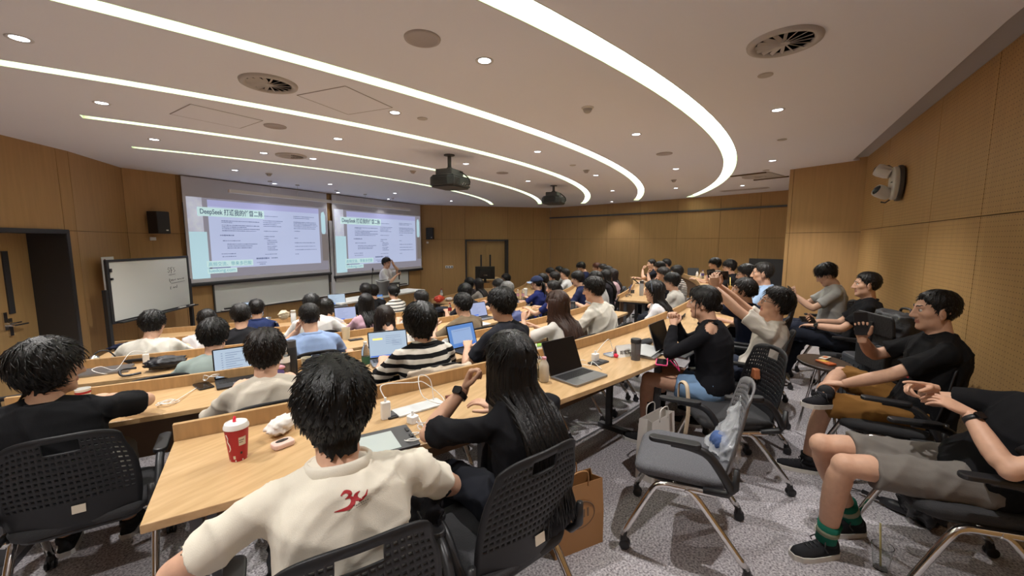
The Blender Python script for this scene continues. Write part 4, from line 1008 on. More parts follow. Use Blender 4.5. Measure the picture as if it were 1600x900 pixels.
PLK = PP('person with long straight black hair and a dark top beside the bags', 946, 420, 2, .36, hair='long', fem=True, top='#29262a', head=(-4, 4, 0), hairfn=hang(.5, 90, spread=95, wid=.012), pants='#1c1c20')
PLP = PP('person with long dark brown hair and a pink top, last before the bags', 957, 419, 2, d=8.7, hair='long', hc='#241b1a', fem=True, top='#c9a9ae', head=(-4, 4, 0), hairfn=hang(.45, 80, spread=95, wid=.012))
PRD = PP('person with reddish brown hair near the end wall', 932, 410, 2, d=10.6, hair='full', hc='#5a3020', fem=True, top='#8a7f86', face=True)
PB4 = PP('person with short dark brown hair beside the reddish haired one', 941, 412, 2, d=10.2, hair='short', hc='#241a16', top='#6a6470', face=True)
PB8 = PP('person with black hair just behind the pink top near the end wall', 949, 415, 2, d=9.5, hair='full', top='#3c3c46')
# ---- row D
PW3 = PP('person in a cream white long-sleeved shirt and glasses in front of the portable whiteboard', 237, 484, 3, .38, k=5, vox=.013, hair='full', hc='#141212', top='#d6d2c8', sleeve='long', glasses='metal', head=(16, 14, 0), lean=.18, amp=.010, width=1.1, R=dict(w=(.22, .40, .80)), L=dict(w=(-.26, .34, .78)))
PBK = PP('person in a black T-shirt between the portable whiteboard and the navy jacket', 375, 474, 3, .28, hair='short', top='#212125', head=(4, 14, 0), lean=.10)
PWW = PP('person in a wide white T-shirt reaching along the desk past the pale blue shirt', 486, 458, 3, .0, hair='full', hc='#161616', top='#dddbd9', head=(4, 10, 0), lean=.20, width=1.1, R=dict(w=(.42, .34, .80)))
PPK = PP('person in a pink T-shirt with long straight black hair', 571, 457, 3, .20, hair='long', hc='#110f10', top='#c39fae', fem=True, head=(4, 6, 0), lean=.10, hairfn=hang(.34, 110, spread=98, wid=.012, wave=.004))
PWH = PP('person in a white shirt with short black hair just left of the aisle', 657, 453, 3, .30, face=True, hair='short', top='#d7d4d0', head=(-8, 6, 0))
PBB = PP('person with a glossy black bob and a black T-shirt with white sleeve trim', 726, 442, 3, .18, hair='bob', hc='#0e0d0d', top='#202027', fem=False, head=(0, 8, 0), lean=.14, R=dict(w=(.30, .40, .79)))
PHD = PP('person under a grey hood in the middle distance', 792, 439, 3, .54, hair='full', hc='#7d7c7a', top='#6c6c74', head=(0, 8, 0), lean=.12)
PD4 = PP('person with black hair half hidden beside the grey hood', 778, 435, 3, .13, hair='full', top='#26262b')
PCP = PP('person in a navy T-shirt and a grey-blue cap with a dark ponytail', 838, 431, 3, d=7.6, face=True, hair='tied', fem=True, top='#262e66', head=(-10, 4, 0), hairfn=pony(.32), L=dict(w=(-.12, .40, .84)))
PG7 = PP('person with black hair looking down beside the cap', 848, 427, 3, d=8.4, face=True, glasses='black', hair='full', top='#3a3338', head=(-10, 18, 0), lean=.14)
P8D = PP('person in a dark hooded jacket, second behind the cap', 866, 424, 3, d=8.9, face=True, hair='full', top='#26252a', head=(-8, 6, 0))
P8A = PP('person with thick black hair far behind the cap', 859, 418, 3, .2, face=True, hair='full', top='#37373d', head=(-8, 8, 0))
P8C = PP('person in a white T-shirt with a denim jacket on the chair, far middle', 882, 419, 3, d=9.8, face=True, hair='short', top='#d3d3d3', head=(-8, 2, 0))
P8B = PP('person with short hair at the end of the far middle row', 873, 416, 3, .37, face=True, hair='short', top='#9b9a98', head=(-8, 2, 0))
# ---- row E and the front
PWE = PP('person in a white T-shirt bending low at the front left desk', 322, 483, 4, .30, d=4.9, hair='short', top='#dad8da', head=(0, 24, 0), lean=.26, bow=.08)
PNJ = PP('person in a navy blue jacket with a white collar near the front screen', 400, 467, 4, .40, hair='short', top='#243058', sleeve='long', collar='polo', head=(6, 6, 0), lean=.10)
PBW = PP('person with chin-length black hair beside the wide white T-shirt', 508, 465, 4, .5, d=5.6, hair='bob', fem=True, top='#c9c5c8', head=(0, 12, 0), lean=.14)
PBE = PP('person in a black top in front of the lectern, hair above the long straight hair', 571, 442, 4, d=7.0, hair='full', top='#202023', head=(0, 6, 0))
PBF = PP('person whose dark hair shows just right of the black top at the front', 582, 444, 4, d=7.8, hair='full', top='#2a2a30', head=(0, 6, 0))
PS2 = PP('person in a thin striped white and black top with a low hair bun', 614, 444, 4, .2, d=7.0, hair='tied', fem=True, hc='#121112', top_mat=striped('thin_stripes', '#ddd9d2', '#1b1b1e', .052, .32), sleeve='elbow', head=(4, 8, 0), hairfn=bun((0, -.095, -.045), .04), chairlabel='grey-backed chair of the thinly striped top')
PLN = PP('person with very long dark brown hair and a grey top, far row by the console', 747, 434, 4, .39, hair='long', hc='#1a1414', fem=True, top='#8b857f', head=(0, 4, 0), hairfn=hang(.5, 90, spread=100, wid=.014))
PED = PP('person with black hair and a pale ear, just left of the very long hair', 733, 433, 4, .11, hair='bob', fem=True, top='#5a565c')
PSH = PP('person with straight black shoulder-length hair at the far end before the double door', 790, 427, 4, .51, hair='bob', fem=True, top='#5c5a60', face=True, head=(-40, 4, 0))
PMN = PP('person hidden behind the black monitor, only the hair showing', 764, 426, 4, d=12.6, hair='full', top='#26262b')
# ---- people along the back wall on the right
PKH = PP('person in a black T-shirt and khaki shorts holding up a phone, legs crossed', 1465, 450, None, d=2.5, turn=10, k=5, vox=.010, face=True, hair='crop', hc='#141212', top='#161618', legs='knee', pants='#8a6232', head=(-8, 2, 0), lean=-.02, amp=.008, shoe='#26262a', sole='#d9d4cb', width=1.08,
         R=dict(w=(.06, .30, .95), pose='hold', dir=(0, .12, 1), palm=(-.9, .1, 0)), L=dict(w=(-.10, .40, .66), dir=(.2, 1, -.1)), poleR=(.8, -.2, -.7), poleL=(-.7, -.4, -.7),
         knees=dict(R=(.30, .36, .62), L=(-.10, .47, .50)), feet=dict(R=(-.20, .50, .60, -.75, .55, .15), L=(-.10, .55, .085, -.1, 1, 0)), chairlabel='black chair against the wall under the man in khaki shorts')
PG1 = PP('person in a pale grey T-shirt looking down at a phone, by the wooden pier', 1293, 411, None, d=5.0, turn=4, k=5, vox=.012, face=True, hair='under', hc='#131111', top='#a9a9a6', sleeve='short', head=(-4, 26, 0), lean=.06, pants='#2a2f3e',
         R=dict(w=(.04, .36, .92), pose='hold', palm=(-.6, 0, .6)), L=dict(w=(-.06, .36, .92), pose='hold', palm=(.6, 0, .6)), chairlabel='black chair of the person in grey by the pier')
PK2 = PP('person in a black T-shirt with cropped hair, legs crossed, next to the backpack', 1356, 423, None, d=4.1, turn=0, k=5, vox=.012, face=True, hair='crop', hc='#151212', top='#161619', pants='#1d212c', head=(-8, 0, 0), lean=-.04,
         R=dict(w=(.05, .34, .74), pose='hold', palm=(-.6, 0, .6)), L=dict(w=(-.10, .36, .72)), knees=dict(L=(-.06, .46, .62), R=(.14, .44, .52)), feet=dict(L=(.16, .70, .44, .2, 1, -.2), R=(.16, .60, .085, 0, 1, 0)), shoe='#8a8a86', chairlabel='black chair of the person in black beside the suitcase')
# the man at the lower right edge: placed by his knees and shoes
PGS_pos = Vector((2.46, -1.20, 1.22))
PGS = person('person in grey shorts and a black T-shirt reclining at the lower right edge, green socks', PGS_pos, 0, rad(8.6), lean=-.15, side=-.13, k=5, vox=.010, face=True, hair='short', top='#151518', legs='shorts', pants='#77726d', head=(-5, 5, 0), amp=.009, shoe='#2b2c30', sole='#d5d2cc',
         R=dict(w=(.02, .20, .92), pose='point', dir=(-.3, 1, .2), palm=(-.5, 0, -.6)), L=dict(w=(-.10, .12, .86), pose='relax', dir=(.35, .9, .45), palm=(.3, 0, -.8)), poleL=(-.9, -.6, -.4), poleR=(.9, -.5, -.5),
         knees=dict(L=(-.073, .525, .52), R=(.09, .57, .54)), feet=dict(L=(-.017, .555, .085, -.43, .9, 0), R=(.22, .36, .085, -.3, .95, 0)))
chair(PGS['root'], 0, PGS['rz'], 'black chair at the lower right edge under the man in grey shorts')
# the speaker, standing before the right-hand screen
p = at_d(604, 402, 9.9)
PSP = person('person standing in a white T-shirt with a microphone, one hand raised to the brow', p, ZF, facing(p)+rad(196), lean=.0, k=5, vox=.013, face=True, hair='short', top='#dcdce2', pants='#2c2c34', stand=True, head=(20, 6, 0), shoe='#d0d0d0',
          R=dict(w=(.0, .24, 1.24), pose='fist', dir=(-.5, .4, .5)), L=dict(w=(-.03, .16, 1.49), pose='flat', dir=(.55, .05, .6), palm=(0, -1, 0)), poleL=(-.5, .5, -.8))

PLH['chair'].location.x -= .09; PLH['chair'].location.y += .10
PLM['chair'].location.x += .07; PLM['chair'].location.y -= .06
PKH['chair'].location.y += .12
bpy.data.objects['training_chair.018'].location.y += .07
# ================================================================ front wall: screens, boards, loudspeakers
FA, FB = Vector((3.0, 8.93)), Vector((10.64, 9.29)); fd = (FB-FA).normalized(); fang = math.atan2(fd.y, fd.x)
def fw(u, v, off=0):                 # pixel -> point on a plane parallel to the front wall, 'off' in front of it
    n = Vector((fd.y, -fd.x)); return on_wall(u, v, FA+n*off, FB+n*off)
M_DOC = mat('projected_page', (.62, .70, .98), .9, emit=SLIDE_POWER, ekeep=.25); M_CYAN = mat('projected_cyan', (.62, .90, 1.0), .9, emit=SLIDE_POWER*.95, ekeep=.25)
M_LAV = mat('projected_browser_bar', (.56, .58, .95), .9, emit=SLIDE_POWER*.9, ekeep=.25); M_CLOUD = mat('projected_clouds', (.50, .52, .62), .9, noise=.5, nscale=3.5, col2=(.72, .78, .92), emit=0)
nt = M_CLOUD.node_tree; nt.links.new(nt.nodes['Principled BSDF'].inputs['Base Color'].links[0].from_socket, nt.nodes['Principled BSDF'].inputs['Emission Color']); nt.nodes['Principled BSDF'].inputs['Emission Strength'].default_value = SLIDE_POWER*.75
M_GREYE = mat('projected_grey', (.40, .38, .45), .9, emit=SLIDE_POWER*.8, ekeep=.25); M_BROWNE = mat('projected_brown', (.30, .26, .25), .9, emit=SLIDE_POWER*.8, ekeep=.25); M_TBOX = mat('projected_title_box', (.72, .98, .98), .9, emit=SLIDE_POWER, ekeep=.25)
M_INK = mat('projected_ink', (.05, .08, .16), .9, emit=.35); M_INK2 = mat('projected_grey_text', (.12, .15, .28), .9, emit=.5); M_BRINK = mat('projected_blue_text', (.10, .28, .36), .9, emit=.6)
def screen(label, TL, TR, BR, BL, full):
    p0 = fw(*BL, .10); p1 = fw(*BR, .10); e = empty('projection_screen', (p0.x, p0.y, p0.z), 0, label, 'projection screen')
    W_ = (Vector((p1.x, p1.y))-Vector((p0.x, p0.y))).length; H_ = ZC-.02-p0.z
    A = wall_M((0, 0, 0), fd)
    def rect(name, x0, y0, x1, y1, z, m, par=e, t=.002):
        b = MB(); b.box(((x0+x1)/2, (y0+y1)/2, z), (abs(x1-x0), abs(y1-y0), t)); o = b.build(name, m, par); o.data.transform(A); return o
    rect('fabric', 0, 0, W_, H_, 0, M_SCREEN, t=.004)
    b = MB(); b.tube([(-.03, -.02, .0), (W_+.03, -.02, .0)], .036, 12); o = b.build('bottom_bar', M_BLACK, e); o.data.transform(A)
    rect('side_border', -.012, 0, 0, H_*.76, .001, M_BLACK); rect('side_border', W_, 0, W_+.012, H_*.76, .001, M_BLACK)
    x0, x1, y0, y1 = .05, W_-.03, .085, H_-.36; w, h = x1-x0, y1-y0
    X = lambda s: x0+s*w
    Y = lambda t: y1-t*h
    pic = rect('projected_picture', X(0), Y(1), X(1), Y(0), .003, M_GREYE)
    pg = rect('cloud_strip', X(0), Y(.42), X(.085), Y(0), .0045, M_CLOUD, pic); rect('cyan_strip', X(0), Y(1), X(.10), Y(.42), .0046, M_CYAN, pic)
    rect('page', X(.115), Y(.885), X(.925), Y(.02), .0048, M_DOC, pic); rect('browser_bar', X(.115), Y(.10), X(.925), Y(.02), .0062, M_LAV, pic)
    rect('right_strip', X(.945), Y(.85), X(1), Y(.42), .0048, M_BROWNE, pic)
    b = MB(); b.prism([(X(.945), Y(.38)), (X(.955), Y(.43)), (X(.97), Y(.45)), (X(.985), Y(.38)), (X(.985), Y(.12)), (X(.972), Y(.06)), (X(.95), Y(.08)), (X(.945), Y(.14))], .0042, .0056); o = b.build('bright_shape', M_CYAN, pic); o.data.transform(A)
    rng = random.Random(5); b = MB()
    def line(s, t, ln, hh=.010, m=b):                    # a row of small unreadable characters
        x = s
        while x < s+ln:
            d = .004+.010*rng.random(); m.box((X(x+d/2), Y(t), .0066), (d*w, hh*h*(.6+.5*rng.random()), .001)); x += d+.0025
    for t, ln in ((.245, .24), (.265, .06), (.30, .24), (.322, .15), (.345, .24), (.37, .22)): line(.19, t+.03, ln)
    line(.17, .21, .06, .016); line(.175, .46, .08, .016); line(.19, .53, .10)
    for t in (.575, .60, .625): line(.215, t, .14+.06*rng.random())
    line(.175, .70, .09); line(.18, .735, .08); line(.47, .185, .10)
    for t, ln in ((.25, .14), (.275, .13), (.30, .10), (.325, .12), (.395, .10), (.47, .07), (.50, .03), (.525, .07), (.55, .07), (.575, .06), (.61, .07), (.635, .05), (.66, .07), (.72, .08)): line(.465+.02*(.5 < t < .7), t, ln)
    for t, ln in ((.165, .18), (.19, .13), (.25, .19), (.272, .19), (.294, .20), (.318, .19), (.345, .18), (.385, .05), (.49, .03), (.56, .18), (.615, .18), (.665, .19), (.73, .02)): line(.70, t, ln)
    for s, ln in ((.13, .07), (.215, .05), (.28, .06), (.36, .06), (.44, .06), (.53, .06), (.62, .05), (.70, .06), (.79, .06)): line(s, .085, ln, .012)
    line(.20, .035, .5, .006); line(.40, .775, .09, .022); line(.51, .775, .04, .014); line(.40, .83, .06, .008); line(.42, .925-.07, .04, .014)
    o = b.build('lettering', M_INK2, pic, kind='stuff'); o.data.transform(A)
    tb = rect('title_box', X(.055), Y(.225), X(.475), Y(.115), .0075, M_TBOX, pic, .001)
    hh = .085*h
    text('title_text', 'DeepSeek 打通我的任督二脉', hh, A @ Matrix.Translation((X(.068), Y(.196), .0085)), M_INK, pic, wid=.395*w, bold=.0015)
    rect('slogan_box', X(.085), Y(.865), X(.375), Y(.785), .0075, M_TBOX, pic, .001); rect('address_box', X(.085), Y(.945), X(.265), Y(.885), .0075, M_TBOX, pic, .001)
    text('slogan_text', '高频交流、带来多巴胺', .058*h, A @ Matrix.Translation((X(.092), Y(.848), .0085)), M_BRINK, pic, wid=.27*w)
    text('address_text', 'luedong.com', .06*h, A @ Matrix.Translation((X(.092), Y(.928), .0085)), M_BRINK, pic, wid=.16*w)
    b = MB(); b.box((X(.16), Y(.875), .0066), (.13*w, .008*h, .001)); o = b.build('underline', M_INK, pic); o.data.transform(A)
    return e
screen('left-hand large projection screen showing a slide with a bold title', None, None, (516, 428), (297, 444), True)
screen('right-hand projection screen behind the standing speaker, same slide', None, None, (659, 419), (524, 432), True)
# sliding whiteboards below and between the screens
for (a, b_), lb in zip((((337, 483), (514, 458)), ((523, 457), (638, 448))), ('long white board below the left projection screen', 'white board below the right projection screen beside the speaker')):
    p0 = fw(*a, .03); p1 = fw(*b_, .03); W_ = (Vector((p1.x, p1.y))-Vector((p0.x, p0.y))).length
    zb = .20; e = empty('whiteboard', (p0.x, p0.y, zb), fang, lb, 'whiteboard', 'wall whiteboards')
    b = MB(); b.box((W_/2, 0, .55), (W_, .02, 1.1)); b.build('board', M_WBOARD, e)
    b = MB(); b.box((W_/2, -.004, .0), (W_+.04, .034, .022)); b.box((-.012, -.004, .55), (.022, .034, 1.12)); b.box((W_+.012, -.004, .55), (.022, .034, 1.12)); b.build('frame', M_STEEL, e)
    b = MB(); b.box((W_/2, -.05, .035), (W_*.94, .07, .012)); t = b.build('tray', M_WHITE, e)
    b = MB(); b.box((.30 if 'long' in lb else W_-.3, -.05, .055), (.32, .05, .03)); b.build('eraser', M_BLACK, t)
p = fw(517, 380, .05)
e = empty('board_column', (p.x, p.y, ZF), fang, 'pale grey upright channel between the two projection screens', 'column')
b = MB(); b.box((0, 0, 1.38), (.10, .06, 2.4)); b.build('channel', M_SCREEN, e)
b = MB(); b.box((-.075, .005, 1.7), (.05, .03, 1.35)); b.box((.075, .005, 1.7), (.05, .03, 1.35)); b.build('rail', M_STEEL, e)
# suspended board light
pa = fw(357, 298, .75); pb = fw(640, 321, .75); dz = Vector((pb.x-pa.x, pb.y-pa.y)); Lb = dz.length
e = empty('board_light', (pa.x, pa.y, 2.52), math.atan2(dz.y, dz.x), 'long white lamp rail hanging in front of the projection screens', 'hanging light')
b = MB(); b.rbox((Lb/2, 0, 0), (Lb, .075, .06), .02); b.build('housing', M_WHITE, e)
b = MB()
for t in (.16, .28, .48, .66, .86): b.tube([(Lb*t, 0, .03), (Lb*t, 0, ZC-2.52)], .005, 6)
b.build('hanger', M_CHROME, e)
b = MB()
for t in (.16, .28, .48, .66, .86): b.lathe([(.001, .0), (.04, .0), (.04, .02), (.001, .02)], (Lb*t, 0, ZC-2.52-.02), 16)
b.build('canopy', M_GRILLE, e)
# loudspeakers on the wall
def speaker(label, p, rz):
    e = empty('wall_speaker', p, rz, label, 'loudspeaker', 'black wall loudspeakers')
    b = MB(); b.prism([(-.14, .02), (.14, .02), (.10, .20), (-.10, .20)][::-1], -.19, .19, Matrix.Rotation(pi, 4, 'Z')); b.build('cabinet', M_BLACKP, e, bevel=.008)
    b = MB(); b.box((0, -.203, 0), (.19, .006, .35)); g = b.build('grille', M_BLACK, e)
    b = MB(); b.box((.045, -.2075, -.13), (.035, .003, .018)); b.build('badge', M_WHITE, g)
    b = MB(); b.box((0, -.02, .0), (.06, .08, .10)); b.build('wall_bracket', M_STEEL, e)
p = fw(243, 348, .06); speaker('black loudspeaker high on the wall left of the left screen', p, fang+.15)
pr_ = on_wall(672, 365, rw(0, -.06, 0), rw(1, -.06, 0)); speaker('black loudspeaker on the angled wall right of the right screen', pr_, angr-.1)
b = MB(); b.box((0, 0, 0), (.09, .02, .06)); o = b.build('wall_plate', M_WHITE, None, bevel=.004); o.location = fw(239, 373, .01); o.rotation_euler[2] = fang; tag(o, 'white blank plate under the left loudspeaker', 'wall plate')
b = MB(); b.box((0, 0, 0), (.07, .02, .06)); o = b.build('wall_plate', M_WHITE, None, bevel=.004); o.location = on_wall(668, 379, rw(0, -.01, 0), rw(1, -.01, 0)); o.rotation_euler[2] = angr; tag(o, 'white blank plate under the right loudspeaker', 'wall plate')
ps = on_wall(702, 417, rw(0, -.012, 0), rw(1, -.012, 0)); e = empty('socket_plate', ps, angr, 'white triple wall socket between the loudspeaker and the double door', 'wall socket')
b = MB(); b.box((0, 0, 0), (.27, .02, .085)); b.build('plate', M_WHITE, e, bevel=.004)
for k in (-1, 0, 1):
    b = MB(); b.box((k*.085, -.012, 0), (.035, .006, .04)); b.build('socket', M_BLACK, e)
# notice on the wall behind the portable whiteboard
pn = on_wall(168, 440, (2.2, 7.93), (2.9, 8.74)); aw_ = math.atan2(.81, .70)
e = empty('notice_sheet', (pn.x, pn.y-.03, .98), aw_, 'white notice sheet with a small emblem on the wall behind the portable whiteboard', 'notice')
b = MB(); b.box((0, -.02, .10), (.32, .006, .58)); b.build('sheet', M_PAPER, e)
M_EMB = mat('emblem_dark', (.12, .03, .05), .6)
b = MB(); b.tube([(-.09+.025*cos(a), -.026, .33+.025*sin(a)) for a in np.linspace(0, 2*pi, 14, endpoint=False)], .006, 6, closed=True); b.ell((-.09, -.026, .33), (.012, .004, .012)); b.build('emblem', M_EMB, e)
b = MB()
for k in range(7): b.box((-.04+k*.018, -.0245, .333), (.012, .002, .022))
b.build('emblem_text', M_STEEL, e)
# portable whiteboard
wa, wb_ = Vector((2.26, 7.54)), Vector((3.65, 8.54)); wd_ = (wb_-wa); Wl = wd_.length; wd_ = wd_/Wl
e = empty('mobile_whiteboard', (wa.x, wa.y, ZF), math.atan2(wd_.y, wd_.x), 'portable whiteboard with scribbles on a black stand by the left wall', 'whiteboard')
b = MB(); b.box((Wl/2, .0, 1.36), (Wl-.06, .016, .84)); b.build('board', M_WBOARD, e)
b = MB()
for zz in (.93, 1.79): b.box((Wl/2, 0, zz), (Wl, .035, .035))
for xx in (.02, Wl-.02): b.box((xx, 0, 1.36), (.045, .035, .88))
b.build('frame', M_BLACK, e, bevel=.004)
b = MB(); b.box((Wl/2+.05, -.055, .925), (Wl*.98, .09, .018)); t = b.build('pen_tray', M_BLACK, e)
b = MB(); b.box((Wl*.80, -.06, .94), (.16, .03, .018)); b.build('marker', M_WHITE, t); b = MB(); b.box((Wl*.95, -.06, .938), (.12, .02, .014)); b.build('marker', M_WHITE, t)
for xx in (-.02, Wl+.02):
    b = MB(); b.box((xx, .02, .72), (.05, .05, 1.35)); b.box((xx, .02, .10), (.05, .55, .05)); b.build('leg', M_BLACK, e)
    for s in (-1, 1):
        b = MB(); b.lathe([(.002, -.012), (.035, -.012), (.035, .012), (.002, .012)], n=14, M=Matrix.Translation((xx, .02+s*.24, .036)) @ Matrix.Rotation(pi/2, 4, 'Y')); b.build('caster', M_BLACKP, e)
b = MB(); b.box((.05, -.02, 1.66), (.03, .02, .05)); b.box((.06, -.02, 1.54), (.03, .02, .03)); b.build('magnet', M_BLACK, e)
b = MB()
def stroke(pts): b.tube([(Wl*x, -.0095, 1.36+.84*y) for x, y in pts], .0028, 5)
ST = [[(.725, .30), (.70, .32), (.69, .29), (.715, .26), (.70, .22), (.685, .24)], [(.735, .20), (.735, .32), (.76, .32)], [(.735, .26), (.755, .26)], [(.79, .31), (.77, .31), (.775, .27), (.795, .25), (.77, .22)], [(.70, .17), (.79, .18)],
      [(.705, .10), (.70, .06), (.715, .02)], [(.72, .08), (.73, .05), (.74, .08), (.75, .05), (.76, .07), (.78, .06), (.79, .08)], [(.81, .06), (.82, .08), (.83, .055), (.85, .08), (.86, .06), (.89, .08), (.90, .06), (.91, .09)], [(.72, .0), (.92, .02)],
      [(.70, -.07), (.715, -.06), (.70, -.11), (.72, -.11)], [(.74, -.10), (.75, -.07), (.76, -.10), (.775, -.07), (.785, -.10)], [(.795, -.10), (.80, -.04)]]
for s_ in ST: stroke(s_)
b.build('scribble', M_STEEL, e)
# ================================================================ projectors and the twin-head wall lamp
def projector(label, u, v, zb, rz):
    p = at_z(u, v, ZC); e = empty('projector', (p.x, p.y, ZC), rz, label, 'projector', 'ceiling projectors'); h = zb-ZC
    b = MB(); b.tube([(0, 0, 0), (0, 0, h+.24)], .026, 12); b.lathe([(.001, -.012), (.075, -.012), (.075, 0), (.001, 0)], (0, 0, 0), 20); b.lathe([(.001, h+.22), (.05, h+.22), (.06, h+.26), (.03, h+.29), (.001, h+.29)], n=16); b.build('mount_pole', M_STEEL, e, smooth=False)
    b = MB(); b.rbox((0, .0, h+.205), (.34, .26, .09), .02); b.build('mount_bracket', M_STEEL, e, bevel=.005)
    mp = mat('projector_shell', (.035, .037, .04), .45)
    P = [(-.23, -.20), (.23, -.20), (.26, -.12), (.26, .14), (.19, .20), (-.19, .20), (-.26, .14), (-.26, -.12)]
    b = MB(); b.prism([(x*.93, y*.93) for x, y in P], h, h+.02); b.prism(P, h+.02, h+.14); b.prism([(x*.92, y*.92) for x, y in P], h+.14, h+.165); b.build('housing', mp, e, bevel=.01)
    b = MB(); b.lathe([(.001, .0), (.05, .0), (.055, .04), (.045, .06), (.001, .045)], n=20, M=Matrix.Translation((.02, .20, h+.085)) @ Matrix.Rotation(-pi/2, 4, 'X')); b.build('lens', mat('lens_glass', (.03, .03, .05), .08), e, smooth=True)
    b = MB()
    for k in range(7): b.box((-.20, -.203, h+.04+k*.014), (.0, .0, .0)); b.box((-.13, -.203, h+.035+k*.014), (.13, .005, .006))
    for k in range(6): b.box((-.262, .0, h+.04+k*.015), (.005, .2, .006)); b.box((.262, .0, h+.04+k*.015), (.005, .2, .006))
    b.build('vent_slot', M_BLACK, e)
    b = MB(); rng = random.Random(3)
    for k in range(7): b.box((.0+k*.032, -.203, h+.05+.02*(k % 2)), (.02, .006, .014))
    b.build('port', M_CHROME, e)
    b = MB(); b.tube(smooth_path([(.02, .0, h+.25), (.06, -.12, h+.24), (.12, -.22, h+.16), (.16, -.235, h+.09), (.14, -.21, h+.06)], 14).tolist(), .008, 6); b.tube(smooth_path([(.03, .0, h+.24), (.10, -.10, h+.25), (.19, -.20, h+.15), (.20, -.21, h+.06)], 12).tolist(), .006, 6); b.build('cable', M_BLACK, e, smooth=True)
projector('nearer ceiling projector, dark grey, hanging on a short pole', 702, 242, 2.34, .1)
projector('farther ceiling projector hanging near the right screens side', 865, 290, 2.40, .1)
pw = on_wall(1407, 286, (7.98, -1.62), (-3.2, -1.11)); e = empty('emergency_light', pw, math.atan2(-.17, 3.68), 'white twin-head lamp unit on the wooden wall at the right', 'wall lamp')
Ry = Matrix.Rotation(-pi/2, 4, 'X')     # out of the wall is +y
M_CASE = mat('lamp_case_white', (.62, .60, .58), .4)
b = MB(); P = [(.155*cos(t), .19*sin(t)) for t in np.linspace(0, 2*pi, 40, endpoint=False)]
b.prism(P, .0, .03, Matrix.Rotation(pi/2, 4, 'X') @ Matrix.Scale(-1, 4, (0, 0, 1)) if False else Matrix(((1, 0, 0, 0), (0, 0, 1, 0), (0, 1, 0, 0), (0, 0, 0, 1)))); b.build('rim', M_STEEL, e)
b = MB(); b.prism([(x*.93, y*.93) for x, y in P], .028, .075, Matrix(((1, 0, 0, 0), (0, 0, 1, 0), (0, 1, 0, 0), (0, 0, 0, 1)))); b.build('case', M_CASE, e, bevel=.012)
b = MB(); b.box((-.02, .078, .01), (.05, .006, .012)); b.build('badge', M_STEEL, e)
for s in (1, -1):
    Mx = Matrix.Translation((.05, .085, s*.115)) @ Matrix.Rotation(rad(-62), 4, 'X') @ Matrix.Rotation(rad(18*s), 4, 'Y')
    b = MB(); b.lathe([(.001, -.01), (.055, -.01), (.066, .03), (.070, .10), (.062, .13), (.05, .125), (.001, .11)], n=24, M=Mx); h_ = b.build('lamp_head', M_CASE, e, smooth=True, auto=50)
    b = MB(); b.lathe([(.001, .15), (.03, .145), (.055, .125), (.058, .112), (.001, .111)], n=20, M=Mx); b.build('lens', mat('dark_lens', (.02, .025, .03), .1), h_, smooth=True)
    b = MB(); b.tube([(.05, .06, s*.165), (.05, .10, s*.20), (.05, .14, s*.19)], .008, 6); b.build('bracket', M_STEEL, h_)
# ================================================================ teacher side: console, monitor, tables
pc = Vector((10.3, 6.35, ZF)); e = empty('teacher_console', pc, facing(pc)+pi+.25, 'wooden teaching console in front of the double door', 'console')
b = MB(); b.rbox((0, 0, .47), (.95, .6, .94), .03); b.build('cabinet', M_DESKV, e)
b = MB(); b.rbox((0, 0, .955), (1.02, .68, .03), .03); b.build('top', M_DESK, e)
b = MB(); b.box((-.24, .302, .5), (.44, .012, .8)); b.box((.24, .302, .5), (.44, .012, .8)); b.build('door', M_DESKV, e)
pm = at_d(758, 437, 10.9); e = empty('monitor', (pm.x, pm.y, ZF+.97), rad(-61.5)+pi+.12, 'black desktop monitor seen from behind on the wooden console', 'monitor')
b = MB(); b.rbox((0, 0, .26), (.52, .04, .34), .012); b.rbox((0, .03, .25), (.30, .05, .2), .02); b.build('housing', M_BLACKP, e, bevel=.006)
b = MB(); b.box((0, 0, .06), (.07, .03, .12)); b.rbox((0, 0, .006), (.24, .17, .012), .04); b.build('stand', M_BLACKP, e)
b = MB(); b.box((-.03, .057, .20), (.05, .002, .012)); b.box((.03, .057, .20), (.03, .002, .012)); b.build('port', M_CHROME, e)
pt = Vector((6.35, 6.72, ZF)); e = empty('front_table', pt, .045, 'long front table with a wood panel and a white top before the speaker', 'table')
b = MB(); b.rbox((0, 0, .895), (2.5, .55, .03), .02); b.build('tabletop', M_PAPER, e)
b = MB(); b.box((0, -.24, .48), (2.4, .025, .78)); b.build('front_panel', M_DESKV, e)
for sx_ in (-1.2, 1.2):
    b = MB(); b.box((sx_, 0, .44), (.04, .5, .88)); b.build('leg', M_STEEL, e)
def fixed(name, u, v, d, label, cat, rz=0): 
    p = at_d(u, v, d); return empty(name, p, rz, label, cat)
zt_ = ZF+.75
def on_t(u, v): return at_z(u, v, zt_)
p = Vector((6.68, 6.74, ZF+.911)); e = empty('laptop', p, pi-.1, 'dark laptop with stickers on its lid, facing the speaker', 'laptop', 'open laptops')
b = MB(); b.rbox((0, 0, .009), (.33, .23, .016), .012); b.build('base', M_STEEL, e)
b = MB(); b.rbox((0, .115+.04, .125), (.33, .007, .24), .003, 0); lid = b.build('lid', M_STEEL, e); 
b = MB()
for i in range(3):
    for j in range(2): b.box((-.1+i*.09, .1595, .09+j*.08), (.055, .002, .05))
b.build('sticker', M_PAPER, lid)
p = Vector((6.24, 6.80, ZF+.911)); e = empty('microphone_stand', p, 0, 'thin black microphone stand on the front table', 'microphone')
b = MB(); b.lathe([(.001, .0), (.07, 0), (.07, .012), (.015, .02), (.001, .02)], n=24); b.build('base', M_BLACKP, e)
